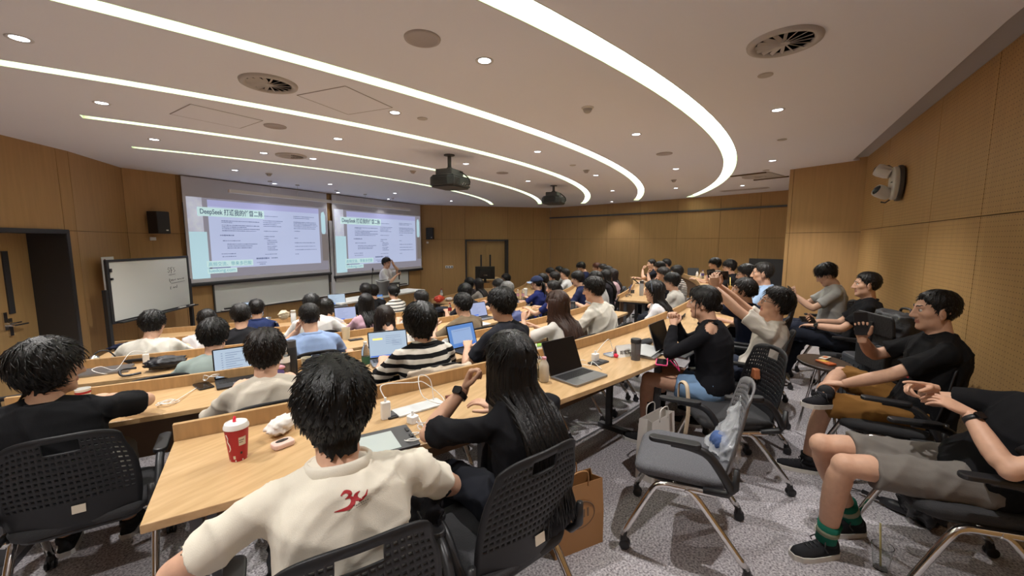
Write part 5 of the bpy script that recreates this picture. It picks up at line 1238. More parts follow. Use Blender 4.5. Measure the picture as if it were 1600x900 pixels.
b = MB(); b.tube([(0, 0, .01), (0, .0, .36), (.01, -.02, .52)], .007, 8); b.build('gooseneck', M_BLACKP, e); b = MB(); b.ell((.012, -.025, .55), (.015, .015, .04)); b.build('capsule', M_BLACKP, e)
pB = at_d(601, 455, 8.7); e = empty('waste_bin', (6.36, 6.60, ZF+.911), 0, 'dark grey tapered bin standing on the front table', 'bin')
b = MB(); b.lathe([(.001, 0), (.105, 0), (.135, .29), (.145, .30), (.145, .315), (.125, .315), (.10, .02), (.001, .02)], n=28); b.build('bin_body', M_GREYLIT, e, smooth=True, auto=40)
b = MB(); b.tube([(.143*cos(a), .143*sin(a), .312+.01*sin(3*a)) for a in np.linspace(0, 2*pi, 24, endpoint=False)], .012, 6, closed=True); b.build('liner', M_SCREEN, e, smooth=True)
# ================================================================ things on the desks
ZD = .74
def PQ(u, v, row, dz=0): p = at_z(u, v, ROWZ[row]+ZD+dz); return p
M_ALU = mat('laptop_aluminium', (.26, .26, .275), .35, metal=.8); M_KEY = mat('keyboard_black', (.012, .012, .014), .5); M_OFF = mat('dark_laptop_screen', (.006, .006, .007), .18)
M_SCRB = mat('lit_screen_blue', (.16, .36, .86), .3, emit=.42, ekeep=.2); M_SCRW = mat('lit_screen_page', (.62, .78, .98), .3, emit=.42, ekeep=.2); M_SCRL = mat('lit_screen_pale', (.52, .60, .92), .3, emit=.42, ekeep=.2)
M_UI = mat('screen_text', (.12, .16, .28), .5, emit=.4); M_UIY = mat('screen_highlight', (.85, .62, .15), .5, emit=.7); M_UIW = mat('screen_window', (.40, .58, .95), .5, emit=.45, ekeep=.2); M_UIB = mat('screen_taskbar', (.03, .10, .45), .5, emit=.6)
def laptop(label, p, rz, scr, ui=0, w=.31, d=.215, ang=108, body=None, dark=False):
    body = body or M_ALU
    e = empty('laptop', p, rz, label, 'laptop', 'open laptops')
    b = MB(); b.rbox((0, 0, .008), (w, d, .014), .012); b.build('base', body, e, bevel=.002)
    b = MB(); nx, ny = 13, 5
    for i in range(nx):
        for j in range(ny): b.box((-w*.41+i*w*.82/(nx-1), .075-j*.0185, .0158), (w*.058, .0155, .002))
    b.build('keyboard', M_KEY, e)
    b = MB(); b.box((0, -.062, .0153), (w*.38, .065, .0008)); b.build('trackpad', mat('trackpad_grey', (.22, .22, .235), .3, metal=.6), e)
    M = Matrix.Translation((0, d/2-.004, .012)) @ Matrix.Rotation(rad(ang-90)*-1, 4, 'X')
    b = MB(); b.rbox((0, 0, 0), (w, d, .006), .012, M=M @ Matrix.Translation((0, 0, d/2)) @ Matrix.Rotation(pi/2, 4, 'X')); lid = b.build('lid', M_KEY if dark else body, e)
    b = MB(); b.box((0, 0, 0), (w*.985, d*.975, .002)); o = b.build('bezel', M_OFF, lid); o.data.transform(M @ Matrix.Translation((0, -.0035, d/2)) @ Matrix.Rotation(pi/2, 4, 'X'))
    if scr is not None:
        T = M @ Matrix.Translation((0, -.0048, d/2)) @ Matrix.Rotation(pi/2, 4, 'X')
        b = MB(); b.box((0, .002, 0), (w*.945, d*.90, .001)); o = b.build('screen', scr, lid); o.data.transform(T)
        b = MB(); rng = random.Random(int(w*1000)+ui); mats = [M_UI, M_UIY, M_UIW, M_UIB]
        def R_(x0, y0, x1, y1, mi, z=.0008): b.box(((x0+x1)/2*w, (y0+y1)/2*d, z), (abs(x1-x0)*w, abs(y1-y0)*d, .0006), mi=mi)
        if ui == 1:                 # mail-like list
            for j in range(9): R_(-.34, .32-.075*j, -.31, .34-.075*j, 0); R_(-.26, .32-.075*j, -.26+.15+.3*rng.random(), .335-.075*j, 0)
        elif ui == 2:               # blue window
            R_(-.36, -.28, .36, .30, 2); 
            for j in range(7): R_(-.30, .18-.06*j, -.3+.45*rng.random()+.08, .19-.06*j, 2, .0012)
            R_(-.30, .22, .30, .232, 0, .0014); R_(-.2, -.40, .42, -.36, 3)
        elif ui == 3:               # document with a yellow highlight
            R_(-.38, .18, -.14, .245, 1); 
            for j in range(5): R_(-.06, .30-.07*j, -.06+.2+.25*rng.random(), .31-.07*j, 0)
            for j in range(4): R_(.1, .12-.06*j, .35, .13-.06*j, 0)
            R_(-.46, -.43, .46, -.39, 3)
        else:
            for j in range(8): R_(-.36, .34-.08*j, -.36+.25+.4*rng.random(), .352-.08*j, 0)
            R_(-.40, -.38, -.05, -.31, 3)
        o = b.build('screen_content', mats, lid); o.data.transform(T)
    return e
def fz(p, t=0): return facing(p)+rad(t)
p = PQ(392, 597, 1); laptop('open laptop with a pale mail list, in front of the off-white sweatshirt', p+Vector((-.02, .06, 0)), fz(p, 6), M_SCRW, 1, body=M_KEY)
p = PQ(612, 566, 1); laptop('open laptop with a yellow highlighted page, left of the striped T-shirt', p, fz(p, -12), M_SCRW, 3, w=.32, d=.225)
p = PQ(738, 548, 1); laptop('open laptop with a blue screen between the striped T-shirt and the charcoal T-shirt', p, fz(p, 6), M_SCRB, 2, w=.32, d=.22, body=M_KEY)
p = PQ(905, 590, 0); laptop('open grey laptop with a switched-off screen on the nearest desk, empty seat before it', p, fz(p, 0), None, w=.31, d=.22, ang=112)
p = PQ(1058, 551, 0); laptop('open laptop with a dark screen in front of the black long-sleeved top', p, fz(p, 4), None, w=.31, d=.22, ang=108)
p = PQ(757, 498, 2); laptop('open laptop with a pale lavender screen beyond the olive brown T-shirt', p, fz(p, -4), M_SCRL, 4)
p = PQ(536, 487, 3); laptop('open laptop with a bright cyan page by the outstretched white sleeve', p+Vector((.35, .55, 0)), fz(p, -10), M_SCRW, 4)
p = PQ(545, 508, 3); laptop('open laptop with a violet screen before the pink T-shirt', p+Vector((.1, .15, 0)), fz(p, -10), M_SCRL, 4, body=M_KEY)
p = PQ(400, 497, 3); laptop('laptop with a bright white screen between the black T-shirt and the navy jacket', p+Vector((.05, .2, 0)), fz(p, -8), M_SCRW, 1)
p = PQ(595, 478, 4); laptop('laptop with a deep blue screen left of the thin striped top', p, fz(p, -4), M_SCRB, 2)
# helpers for small things
def cup(label, p, h=.11, r0=.028, r1=.038, m=None, lid=None, name='paper_cup', cat='cup', straw=None, liquid=None, lidh=.016):
    e = empty(name, p, 0, label, cat)
    b = MB(); b.lathe([(.001, .001), (r0, .0), (r1, h), (r1-.0025, h), (r0-.002, .004), (.001, .004)], n=28); b.build('cup_body', m, e, smooth=True, auto=40)
    if lid: b = MB(); b.lathe([(.001, h+lidh*.9), (r1*.72, h+lidh*.9), (r1*.80, h+lidh*1.15), (r1*.92, h+lidh), (r1*1.04, h+.004), (r1*1.05, h-.004), (r1*.98, h-.004), (.001, h-.003)], n=28); b.build('lid', lid, e, smooth=True, auto=40)
    if liquid: b = MB(); b.lathe([(.001, .005), (r0-.003, .005), (r0+(r1-r0)*.6-.003, h*.6), (.001, h*.6)], n=20); b.build('drink', liquid, e, smooth=True, auto=40)
    if straw: b = MB(); b.tube([(0, 0, .01), (.022, .012, h+.10)], .0045, 8); b.build('straw', straw, e, smooth=True)
    return e
M_RED = mat('red_paper', srgb('#a8202a'), .45); M_CLEAR = mat('clear_plastic', (.92, .94, .94), .08, trans=1, spec=.5); M_PET = mat('bottle_plastic', (.86, .9, .9), .1, trans=.92)
M_TEA = mat('milky_drink', (.62, .52, .34), .4); M_PINKC = mat('pink_cap', srgb('#d8a0b0'), .4); M_GRN = mat('green_label', srgb('#2c5a44'), .5); M_BLUE = mat('blue_packet', srgb('#2f78c0'), .35); M_BLUEL = mat('blue_print', srgb('#3b5f9c'), .5)
p = PQ(373, 716, 0); e = cup('tall red paper cup with a white lid and red stopper on the nearest desk', p, .135, .030, .042, M_RED, M_WHITE)
b = MB(); b.tube([(.0, .012, .15), (.002, .012, .165), (.004, .014, .172)], [.006, .006, .003], 8); b.build('stopper', mat('red_stopper', srgb('#e0203c'), .4), e)
dv_ = Vector((-p.x, -p.y)).normalized(); ac = math.atan2(dv_.y, dv_.x)
def patch(e, r, a0, a1, z0, z1, m, name):
    b = MB(); n = 8; vs = [((r(z)+.0006)*cos(a0+(a1-a0)*i/n), (r(z)+.0006)*sin(a0+(a1-a0)*i/n), z) for z in (z0, z1) for i in range(n+1)]
    b.add(vs, [(i, i+1, n+2+i, n+1+i) for i in range(n)]); return b.build(name, m, e)
rc = lambda z: .030+.012*z/.135
patch(e, rc, ac+.10, ac+.80, .066, .100, M_LABEL, 'order_label'); patch(e, rc, ac-.55, ac-.30, .012, .026, M_LABEL, 'print'); patch(e, rc, ac+.2, ac+.42, .03, .04, M_BLACK, 'print')
patch(e, rc, ac+.14, ac+.6, .086, .090, M_STEEL, 'label_text'); patch(e, rc, ac+.14, ac+.5, .078, .081, M_STEEL, 'label_text')
b = MB(); b.tube([((rc(z)+.001)*cos(ac+a), (rc(z)+.001)*sin(ac+a), z) for a, z in ((-1.0, .115), (-.85, .10), (-.95, .085), (-.75, .07), (-.72, .055), (-.9, .045))], .0018, 5); b.build('script_mark', M_WHITE, e)
patch(e, rc, -pi, pi, .001, .008, M_WHITE, 'base_band')
p = PQ(442, 697, 0); e = empty('pocket_router', p, fz(p, 20), 'pale pink rounded gadget case with a small dark display next to the red cup', 'gadget')
b = MB(); b.rbox((0, 0, .012), (.085, .062, .022), .018); b.build('case', mat('pale_pink_plastic', srgb('#d9b9ae'), .35), e, bevel=.006)
b = MB(); b.prism([(.026*cos(t), .013*sin(t)+.005) for t in np.linspace(0, 2*pi, 24, endpoint=False)], .0235, .0242); b.build('display', M_OFF, e)
def crumple(name, label, cat, p, r, m, seed, rz=0, amp=.11):
    dv, df = ico(4); rs = np.random.RandomState(seed); d = np.zeros(len(dv))
    for i in range(9): k = rs.randn(3)*(3+i*.7); d += (1-np.abs(np.sin(dv@k+rs.rand()*6)))/(1+.12*i)
    v = dv*(.66+amp*d)[:, None]*np.array(r); v[:, 2] -= v[:, 2].min()
    o = mesh_obj(name, v, df, m); o.location = p; o.rotation_euler[2] = rz; tag(o, label, cat); return o
M_TISSUE = mat('tissue_white', (.70, .66, .62), .8)
p = PQ(440, 676, 0); crumple('tissue_pack', 'crumpled white tissue pack against the edge board behind the red cup', 'tissue', p, (.085, .05, .038), M_TISSUE, 4, .4)
# drawing tablet / laptop in front of the cream polo
p = PQ(592, 694, 0); e = empty('tablet', p, fz(p, -4), 'grey tablet lying flat on the desk beside the head of the cream polo', 'tablet')
b = MB(); b.rbox((0, 0, .006), (.30, .215, .011), .012); b.build('body', M_STEEL, e, bevel=.002)
b = MB(); b.box((-.03, -.012, .0122), (.20, .17, .001)); b.build('drawing_area', mat('tablet_pale', (.42, .47, .46), .3), e)
b = MB(); b.box((.135, .045, .014), (.012, .035, .006)); b.box((.135, -.02, .014), (.012, .03, .006)); b.build('button', M_BLACK, e)
def tray(label, u, v, row, rz=0):
    p = PQ(u, v, row); e = empty('power_socket', p, fz(p, rz), label, 'desk socket', 'desk power sockets')
    b = MB(); b.rbox((0, 0, .004), (.15, .085, .008), .008); b.build('plate', M_KEY, e)
    b = MB(); b.box((-.035, 0, .009), (.05, .05, .003)); b.box((.035, 0, .009), (.05, .05, .003)); b.build('outlet', M_STEEL, e); return e
def charger(label, p, rz, s=(.055, .03, .085), up=True):
    e = empty('charger', p, rz, label, 'charger', 'white chargers')
    b = MB(); b.rbox((0, 0, s[2]/2), s, min(s[0], s[1])*.28); b.build('block', M_WHITE, e, bevel=.003)
    b = MB(); b.tube([(.0, 0, s[2]), (0, 0, s[2]+.022)], .006, 8); b.build('plug', M_WHITE, e); return e
def cable(label, pts, m=None, r=.0025, group=None):
    b = MB(); b.tube(smooth_path([tuple(q) for q in pts], len(pts)*8).tolist(), r, 6); o = b.build('cable', m or M_WHITE, None, smooth=True); tag(o, label, 'cable', group); return o
def loops(c, n, r, seed, z0=.004, h=.02):
    rs = random.Random(seed); out = []
    for i in range(n*6):
        a = i*pi/3+rs.random()*.5; q = r*(.6+.5*rs.random()); out.append((c.x+q*cos(a)*(1+.2*rs.random()), c.y+q*sin(a)*.8, c.z+z0+h*rs.random()))
    return out
tray('black desk socket right of the grey tablet', 626, 646, 0); 
p = PQ(603, 654, 0); charger('tall white charger standing at the desk edge beside the grey tablet', p, fz(p), (.045, .03, .085))
p = PQ(645, 660, 0); charger('small square white charger lying before the blue packet', p, fz(p, 20), (.045, .05, .035))
p = PQ(655, 638, 0); e = empty('keyboard', p, fz(p, 3), 'slim white slab by the edge board with cables over it', 'keyboard')
b = MB(); b.rbox((0, 0, .006), (.26, .10, .010), .008); b.build('slab', mat('pale_slab', (.62, .64, .65), .35), e, bevel=.002)
q = PQ(603, 654, 0); c1 = PQ(660, 632, 0)
cable('white cable rising in loops over the pale slab', [q+Vector((0, 0, .10)), q+Vector((.03, .05, .15)), c1+Vector((-.02, .04, .12)), c1+Vector((.05, .03, .10)), c1+Vector((.10, -.05, .02)), c1+Vector((.02, -.12, .02)), c1+Vector((-.05, -.05, .07)), c1+Vector((.0, .02, .15)), c1+Vector((.04, -.02, .13)), c1+Vector((.02, -.06, .03))])
c2 = PQ(655, 685, 0); cable('white cable coiled on the desk before the small charger', [PQ(645, 660, 0)+Vector((.02, -.02, .02))]+loops(c2, 2, .06, 2)+[PQ(683, 687, 0)+Vector((0, 0, .004))])
c3 = PQ(668, 668, 0); cable('thin grey cable beside the blue packet', loops(c3, 2, .055, 9, .006, .03), M_SCREEN, .002)
p = PQ(682, 659, 0); e = empty('wipes_packet', p, fz(p, 10), 'small flat blue packet among the cables on the nearest desk', 'packet')
b = MB(); b.rbox((0, 0, .005), (.085, .04, .009), .004); b.build('sleeve', M_BLUE, e, bevel=.003); b = MB(); b.box((-.036, 0, .0102), (.010, .04, .001)); b.build('seal', M_BLUEL, e)
p = PQ(707, 622, 0); e = empty('snack_packet', p, fz(p, -10), 'small red and dark snack packet near the smartwatch', 'packet')
b = MB(); b.rbox((0, 0, .008), (.075, .04, .014), .006); b.build('pouch', mat('dark_red_foil', srgb('#5c1a20'), .3), e, bevel=.004); b = MB(); b.box((.01, 0, .0156), (.04, .03, .001)); b.build('print', M_RED, e)
# watch on the long-haired woman's wrist belongs to her arm
def watch(P, nm, name='watch'):
    S, E, Wr, sp = P['arms'][nm]; ax = Vector(Wr-E).normalized(); c = Vector(Wr)-ax*.035
    q = ax.to_track_quat('Z', 'Y').to_matrix().to_4x4(); M = Matrix.Translation(c) @ q
    b = MB(); b.lathe([(.030, -.010), (.034, -.010), (.034, .010), (.030, .010)], n=24, M=M); o = b.build(name, M_BLACKP, P['o'], smooth=True)
    out = Vector((-1, -.3, .3)) if nm == 'L' else Vector((.6, -.6, .3)); out = (out-ax*out.dot(ax)).normalized(); Mw = out.to_track_quat('Z', 'Y').to_matrix().to_4x4(); Mw.translation = c+out*.036
    b = MB(); b.rbox((0, 0, 0), (.038, .034, .012), .008, M=Mw); b.build('watch_case', M_OFF, o, bevel=.002)
watch(PLH, 'L'); watch(PGS, 'L'); watch(PK2, 'L')
# drinks beside the big laptop
p = PQ(838, 590, 0); cup('clear plastic cup with a straw and milky drink left of the dark open laptop', p, .115, .030, .043, M_CLEAR, M_CLEAR, 'drink_cup', 'cup', M_TISSUE, M_TEA)
def bottle(label, p, h=.20, r=.031, m=None, cap=None, lab=None, liquid=None, labz=(.35, .6), group=None, tint=None):
    e = empty('bottle', p, 0, label, 'bottle', group); m = m or M_PET
    b = MB(); b.lathe([(.001, .002), (r*.8, .0), (r, h*.05), (r, h*.62), (r*.82, h*.74), (r*.42, h*.88), (r*.40, h*.93), (.001, h*.93)], n=24); b.build('bottle_body', m, e, smooth=True, auto=50)
    b = MB(); b.lathe([(.001, h*.91), (r*.47, h*.91), (r*.47, h), (.001, h)], n=18); b.build('cap', cap or M_WHITE, e, smooth=True, auto=40)
    if lab: b = MB(); b.lathe([(r*1.012, h*labz[0]), (r*1.015, h*labz[0]+.001), (r*1.015, h*labz[1]), (r*1.012, h*labz[1]+.001)], n=24); b.f = b.f[:-2]; b.m = b.m[:-2]; b.build('label', lab, e, smooth=True)
    if liquid: b = MB(); b.lathe([(.001, .004), (r*.93, .006), (r*.93, h*.5), (.001, h*.5)], n=20); b.build('drink', liquid, e, smooth=True, auto=50)
    return e
p = PQ(850, 596, 0)
bottle('frosted bottle with a pink cap left of the dark open laptop', p, .155, .030, mat('frosted_bottle', (.72, .68, .60), .35, trans=.4), M_PINKC, None, M_TEA)
tray('black desk socket with a white charger right of the dark open laptop', 935, 567, 0)
p = PQ(930, 563, 0, .008); charger('white charger block plugged in at the socket beside the red earbud case', p, fz(p), (.055, .04, .05))
p = PQ(963, 558, 0); e = empty('earbud_case', p, fz(p, 20), 'small red rounded earbud case beside the name card', 'earbud case')
b = MB(); b.rbox((0, 0, .013), (.055, .035, .024), .015); b.build('shell', mat('red_silicone', srgb('#d8304c'), .4), e, bevel=.008); b = MB(); b.box((0, -.0178, .015), (.05, .001, .0015)); b.build('seam', M_RED, e)
c4 = PQ(955, 553, 0); cable('white cable looping over the red earbud case', [PQ(930, 563, 0)+Vector((0, 0, .05)), c4+Vector((-.05, .03, .11)), c4+Vector((.02, .02, .10)), c4+Vector((.06, 0, .02)), c4+Vector((.03, -.06, .006)), c4+Vector((-.04, -.05, .006)), c4+Vector((-.02, -.01, .02))])
c5 = PQ(915, 570, 0); cable('thin white cable lying behind the dark open laptop', loops(c5, 1, .07, 6)+[PQ(940, 578, 0)+Vector((0, 0, .004))])
p = PQ(958, 555, 0); e = empty('zip_bag', p, fz(p, -12), 'small clear zip bag of bits under the name card', 'bag'); b = MB(); b.rbox((0, 0, .006), (.13, .09, .010), .01); b.build('pouch', mat('clear_film', (.60, .64, .68), .2, trans=.5), e, bevel=.003); b = MB(); b.box((0, .04, .012), (.12, .006, .002)); b.build('zip', M_BLUEL, e)
# folded name card
p = PQ(973, 556, 0); e = empty('name_card', p, fz(p, -20), 'folded white name card standing on the nearest desk', 'name card')
b = MB(); w_, h_ = .14, .085
for s in (-1, 1):
    vs = [(-w_/2, s*.035, 0), (w_/2, s*.035, 0), (w_/2, 0, h_), (-w_/2, 0, h_), (-w_/2, s*.035-s*.0015, 0), (w_/2, s*.035-s*.0015, 0), (w_/2, -s*.0012, h_), (-w_/2, -s*.0012, h_)]
    b.add(vs, [(0, 1, 2, 3), (7, 6, 5, 4), (0, 4, 5, 1), (3, 2, 6, 7), (1, 5, 6, 2), (0, 3, 7, 4)])
b.build('card', M_PAPER, e)
T = Matrix.Translation((-.045, -.0268, .022)) @ Matrix.Rotation(rad(67.6), 4, 'X'); text('name_text', '郑宏宽', .033, T, M_BLACK, e)
# tumbler
p = PQ(993, 562, 0); e = empty('tumbler', p, 0, 'smoky clear tumbler with a black lid in front of the name card', 'tumbler')
b = MB(); b.lathe([(.001, .002), (.033, 0), (.036, .13), (.034, .13), (.031, .006), (.001, .006)], n=28); b.build('cup_body', mat('smoky_plastic', (.32, .31, .32), .12, trans=.75), e, smooth=True, auto=40)
b = MB(); b.lathe([(.001, .157), (.034, .157), (.038, .152), (.038, .128), (.001, .128)], n=28); b.build('lid', M_BLACKP, e, smooth=True, auto=40); b = MB(); b.tube([(0, .004, .01), (.006, .004, .125)], .007, 8); b.build('infuser', M_BLACKP, e)
p = PQ(1010, 552, 0); e = empty('folder', p, fz(p, 10), 'grey folder lying open-edged between the tumbler and the second dark laptop', 'folder')
b = MB(); b.rbox((0, 0, .008), (.31, .22, .014), .01); b.build('lower_cover', M_ALU, e, bevel=.002); b = MB(); b.rbox((0, .02, 0), (.31, .20, .004), .008, M=Matrix.Translation((0, 0, .026)) @ Matrix.Rotation(.09, 4, 'X')); b.build('upper_cover', mat('pale_grey_card', (.46, .47, .47), .5), e)
p = PQ(1008, 540, 0); e = empty('pencil_case', p, fz(p, 0), 'dark grey soft case behind the tumbler', 'case'); b = MB(); b.ell((0, 0, .028), (.12, .045, .028), 20, 12); b.build('pouch', cloth('#3d3d40'), e, smooth=True); b = MB(); b.tube([(-.09, 0, .052), (0, 0, .0575), (.09, 0, .052)], .002, 6); b.build('zip', M_STEEL, e)
p = PQ(1034, 567, 0); e = empty('phone', p, fz(p, 24), 'phone in a bright pink case with a pink wrist strap at the desk edge', 'phone')
b = MB(); b.rbox((0, 0, .005), (.16, .08, .009), .012); b.build('case', mat('pink_case', srgb('#e2447c'), .4), e, bevel=.002); b = MB(); b.rbox((0, 0, .0098), (.148, .068, .001), .009); b.build('screen', M_OFF, e)
b = MB(); b.tube(smooth_path([(.07, -.03, .008), (.10, -.06, .02), (.13, -.10, -.03), (.12, -.12, -.08), (.10, -.10, -.05), (.085, -.05, .004)], 24).tolist(), .0045, 8); b.build('strap', mat('pink_case', (1, 1, 1)), e, smooth=True)
# row B things
p = PQ(262, 632, 1); c = p; cable('white earphone cable coiled on the second desk, left part', loops(p, 3, .05, 12)+[PQ(310, 605, 1)+Vector((0, 0, .004))])
p = PQ(318, 604, 1); e = empty('phone', p, fz(p, 20), 'black phone lying with cables on it, left of the pale mail list laptop', 'phone'); b = MB(); b.rbox((0, 0, .006), (.085, .16, .011), .012); b.build('case', M_BLACKP, e, bevel=.002); b = MB(); b.rbox((0, 0, .0122), (.075, .15, .001), .009); b.build('screen', M_OFF, e)
p = PQ(330, 598, 1); cable('white cable bundle heaped on the black phone', loops(p, 3, .05, 21, .014, .05))
p = PQ(132, 632, 1); e = cup('white paper cup with a red band beside the face of the leftmost man', p, .10, .026, .036, M_WHITE, None); b = MB(); b.lathe([(.0345, .072), (.0355, .085)], n=24); b.f = b.f[:-2]; b.m = b.m[:-2]; b.build('red_band', M_RED, e, smooth=True)
def thermos(label, p, h=.24, r=.036, m=None, capm=None):
    e = empty('thermos', p, 0, label, 'bottle'); b = MB(); b.lathe([(.001, 0), (r, 0), (r, h*.8), (r*.92, h*.82), (.001, h*.82)], n=26); b.build('flask', m or M_BLACKP, e, smooth=True, auto=40)
    b = MB(); b.lathe([(.001, h*.82), (r*.95, h*.82), (r*.97, h), (.001, h)], n=26); b.build('lid', capm or M_STEEL, e, smooth=True, auto=40); return e
p = PQ(458, 590, 1); thermos('black thermos right of the pale mail list laptop', p+Vector((.03, .05, 0)), .26)
p = PQ(447, 590, 1); bottle('clear bottle with a white printed label in front of the black thermos', p, .22, .032, None, M_WHITE, M_PAPER, mat('cola_drink', (.05, .02, .012), .3), (.52, .72))
p = PQ(438, 592, 1); e = empty('toy_pouch', p, fz(p), 'small violet and pink pouch beside the clear labelled bottle', 'pouch'); b = MB(); b.ell((0, 0, .045), (.04, .03, .045)); b.build('pouch_body', mat('violet_cloth', srgb('#5a4a86'), .7), e, smooth=True); b = MB(); b.ell((.01, -.01, .088), (.03, .022, .016)); b.build('flap', M_PINKC, e, smooth=True)
p = PQ(487, 580, 1); cup('cream paper cup on the second desk behind the cream polo', p+Vector((0, .05, 0)), .10, .03, .04, mat('cream_paper', (.66, .60, .46), .6))
p = PQ(533, 575, 1); e = empty('book', p, fz(p, 5), 'small teal covered box on the second desk edge', 'box'); b = MB(); b.box((0, 0, .025), (.14, .06, .05)); b.build('box_body', mat('teal_cover', srgb('#6f9690'), .5), e, bevel=.002); b = MB(); b.box((0, -.0305, .03), (.10, .001, .02)); b.build('print', M_PAPER, e)
p = PQ(515, 578, 1); crumple('black_bag', 'black soft bag lying on the second desk just above the cream polo hair', 'bag', p+Vector((.0, .08, 0)), (.17, .08, .06), cloth('#1a1b20'), 8)
p = PQ(572, 573, 1); bottle('clear water bottle with a green label beside the yellow highlighted laptop', p, .20, .031, None, M_WHITE, M_GRN, None, (.12, .42))
p = PQ(698, 560, 1); c = p; cable('dark cable lying in a loop left of the blue-screen laptop', loops(p, 1, .06, 3), M_STEEL)
p = PQ(700, 545, 1); crumple('plastic_bag', 'crinkled grey plastic bag beside the blue-screen laptop', 'bag', p, (.09, .06, .05), mat('grey_film', (.42, .42, .43), .3), 15)
p = PQ(852, 542, 1); e = empty('booklet', p, fz(p, -12), 'green and white booklet under the raised hands of the brown-haired woman', 'booklet'); b = MB(); b.box((0, 0, .006), (.26, .20, .010)); b.build('pages', M_PAPER, e); b = MB(); b.box((-.03, .05, .0115), (.20, .10, .001)); b.build('green_panel', mat('lime_print', srgb('#8cc03c'), .5), e)
p = PQ(853, 557, 1); e = empty('notebook', p, fz(p, 4), 'pale notebook with a cream pad at the desk edge by the charcoal T-shirt', 'notebook'); b = MB(); b.box((0, 0, .012), (.22, .16, .022)); b.build('pages', mat('pale_teal_cover', srgb('#a9b8b6'), .6), e, bevel=.001); b = MB(); b.box((-.02, .01, .026), (.12, .10, .006)); b.build('memo_pad', M_LABEL, e)
p = PQ(895, 494, 2); thermos('dark flask standing between the brown hair and the loose white shirt', p, .22, .036, M_STEEL)
# row C things
p = PQ(165, 581, 2); e = empty('laptop', p, fz(p, 4), 'closed grey laptop lying on the third desk at the left', 'laptop'); b = MB(); b.rbox((0, 0, .009), (.33, .23, .016), .012); b.build('base', M_ALU, e, bevel=.002); b = MB(); b.rbox((0, 0, .0185), (.325, .226, .003), .012); b.build('lid', M_ALU, e)
p = PQ(258, 577, 2); o = crumple('tote_bag', 'black crumpled fabric bag on the third desk left of the grey-green T-shirt', 'bag', p, (.16, .09, .055), mat('black_nylon', (.02, .02, .024), .45, bump=.4, bscale=30), 31, fz(p, 12))
b = MB(); b.tube(smooth_path([(-.18, 0, .05), (-.27, -.04, .06), (-.26, -.08, .02), (-.15, -.08, .02)], 16).tolist(), .010, 6); b.build('strap', MATS['black_nylon'], o, smooth=True)
p = PQ(233, 570, 2); charger('white charger at the edge board above the black fabric bag', p+Vector((0, .05, 0)), fz(p), (.045, .03, .09))
cable('white cable arching left from the charger above the black fabric bag', [p+Vector((0, .05, .11)), p+Vector((-.1, .05, .13)), p+Vector((-.22, .0, .02)), p+Vector((-.3, .04, .06)), p+Vector((-.36, .02, .05)), p+Vector((-.3, -.04, .01)), p+Vector((-.2, -.04, .006))])
p = PQ(150, 570, 2); e = empty('headphones', p+Vector((0, .05, 0)), 0, 'metallic rounded headphone cup by the edge board at the far left', 'headphones'); b = MB(); b.ell((0, 0, .04), (.045, .04, .04)); b.build('ear_cup', M_CHROME, e, smooth=True); b = MB(); b.tube(smooth_path([(.0, .03, .06), (.05, .03, .10), (.11, .02, .09), (.15, .0, .03)], 14).tolist(), .006, 6); b.build('headband', M_BLACKP, e, smooth=True)
p = PQ(541, 530, 2); cup('paper cup with a printed side on the third desk beside the slumped white blouse', p, .13, .036, .046, mat('cream_paper', (1, 1, 1)), None)
p = PQ(552, 533, 2); tray('black desk socket behind the printed paper cup', 556, 531, 2)
p = PQ(690, 540, 2); crumple('paper_napkin', 'white paper scrunched between the striped and the olive T-shirts', 'paper', p, (.07, .06, .03), M_TISSUE, 6)
p = PQ(742, 508, 2); e = empty('notebook', p, fz(p), 'pale open notebook beside the lavender screen laptop', 'notebook'); b = MB(); b.box((-.09, 0, .006), (.17, .23, .010)); b.build('left_pages', M_PAPER, e); b = MB(); b.box((.09, 0, .006), (.17, .23, .010)); b.build('right_pages', M_PAPER, e)
p = PQ(285, 542, 3); 
for k, (du, lb) in enumerate(((0, 'white charger, left of a pair on the fourth desk'), (10, 'white charger, right of a pair on the fourth desk'))):
    q = PQ(301+du, 535, 3); charger(lb, q, fz(q), (.04, .03, .065))
tray('black desk strip under the pair of chargers', 303, 538, 3)
p = PQ(172, 548, 3); crumple('cloth_cap', 'dark blue folded cloth at the left end of the fourth desk', 'cloth', p+Vector((.1, -.05, 0)), (.13, .07, .035), cloth('#20263c'), 3)
for k, (u, v, lb) in enumerate(((428, 512, 'clear plastic tub at the fourth desk middle'), (419, 505, 'clear lidded tub behind the plastic tub'))):
    p = PQ(u, v, 3); cup(lb, p, .07, .035, .045, M_CLEAR, M_CLEAR, 'plastic_tub', 'tub', None, M_TEA)
p = PQ(444, 500, 3); crumple('paper_bag', 'cream paper bag with a napkin on the fourth desk', 'bag', p, (.09, .06, .08), mat('kraft_pale', (.62, .52, .36), .7), 9)
p = PQ(459, 505, 3); thermos('white rounded flask beside the wide white T-shirt', p, .19, .036, M_WHITE, M_LABEL)
p = PQ(682, 497, 3); 
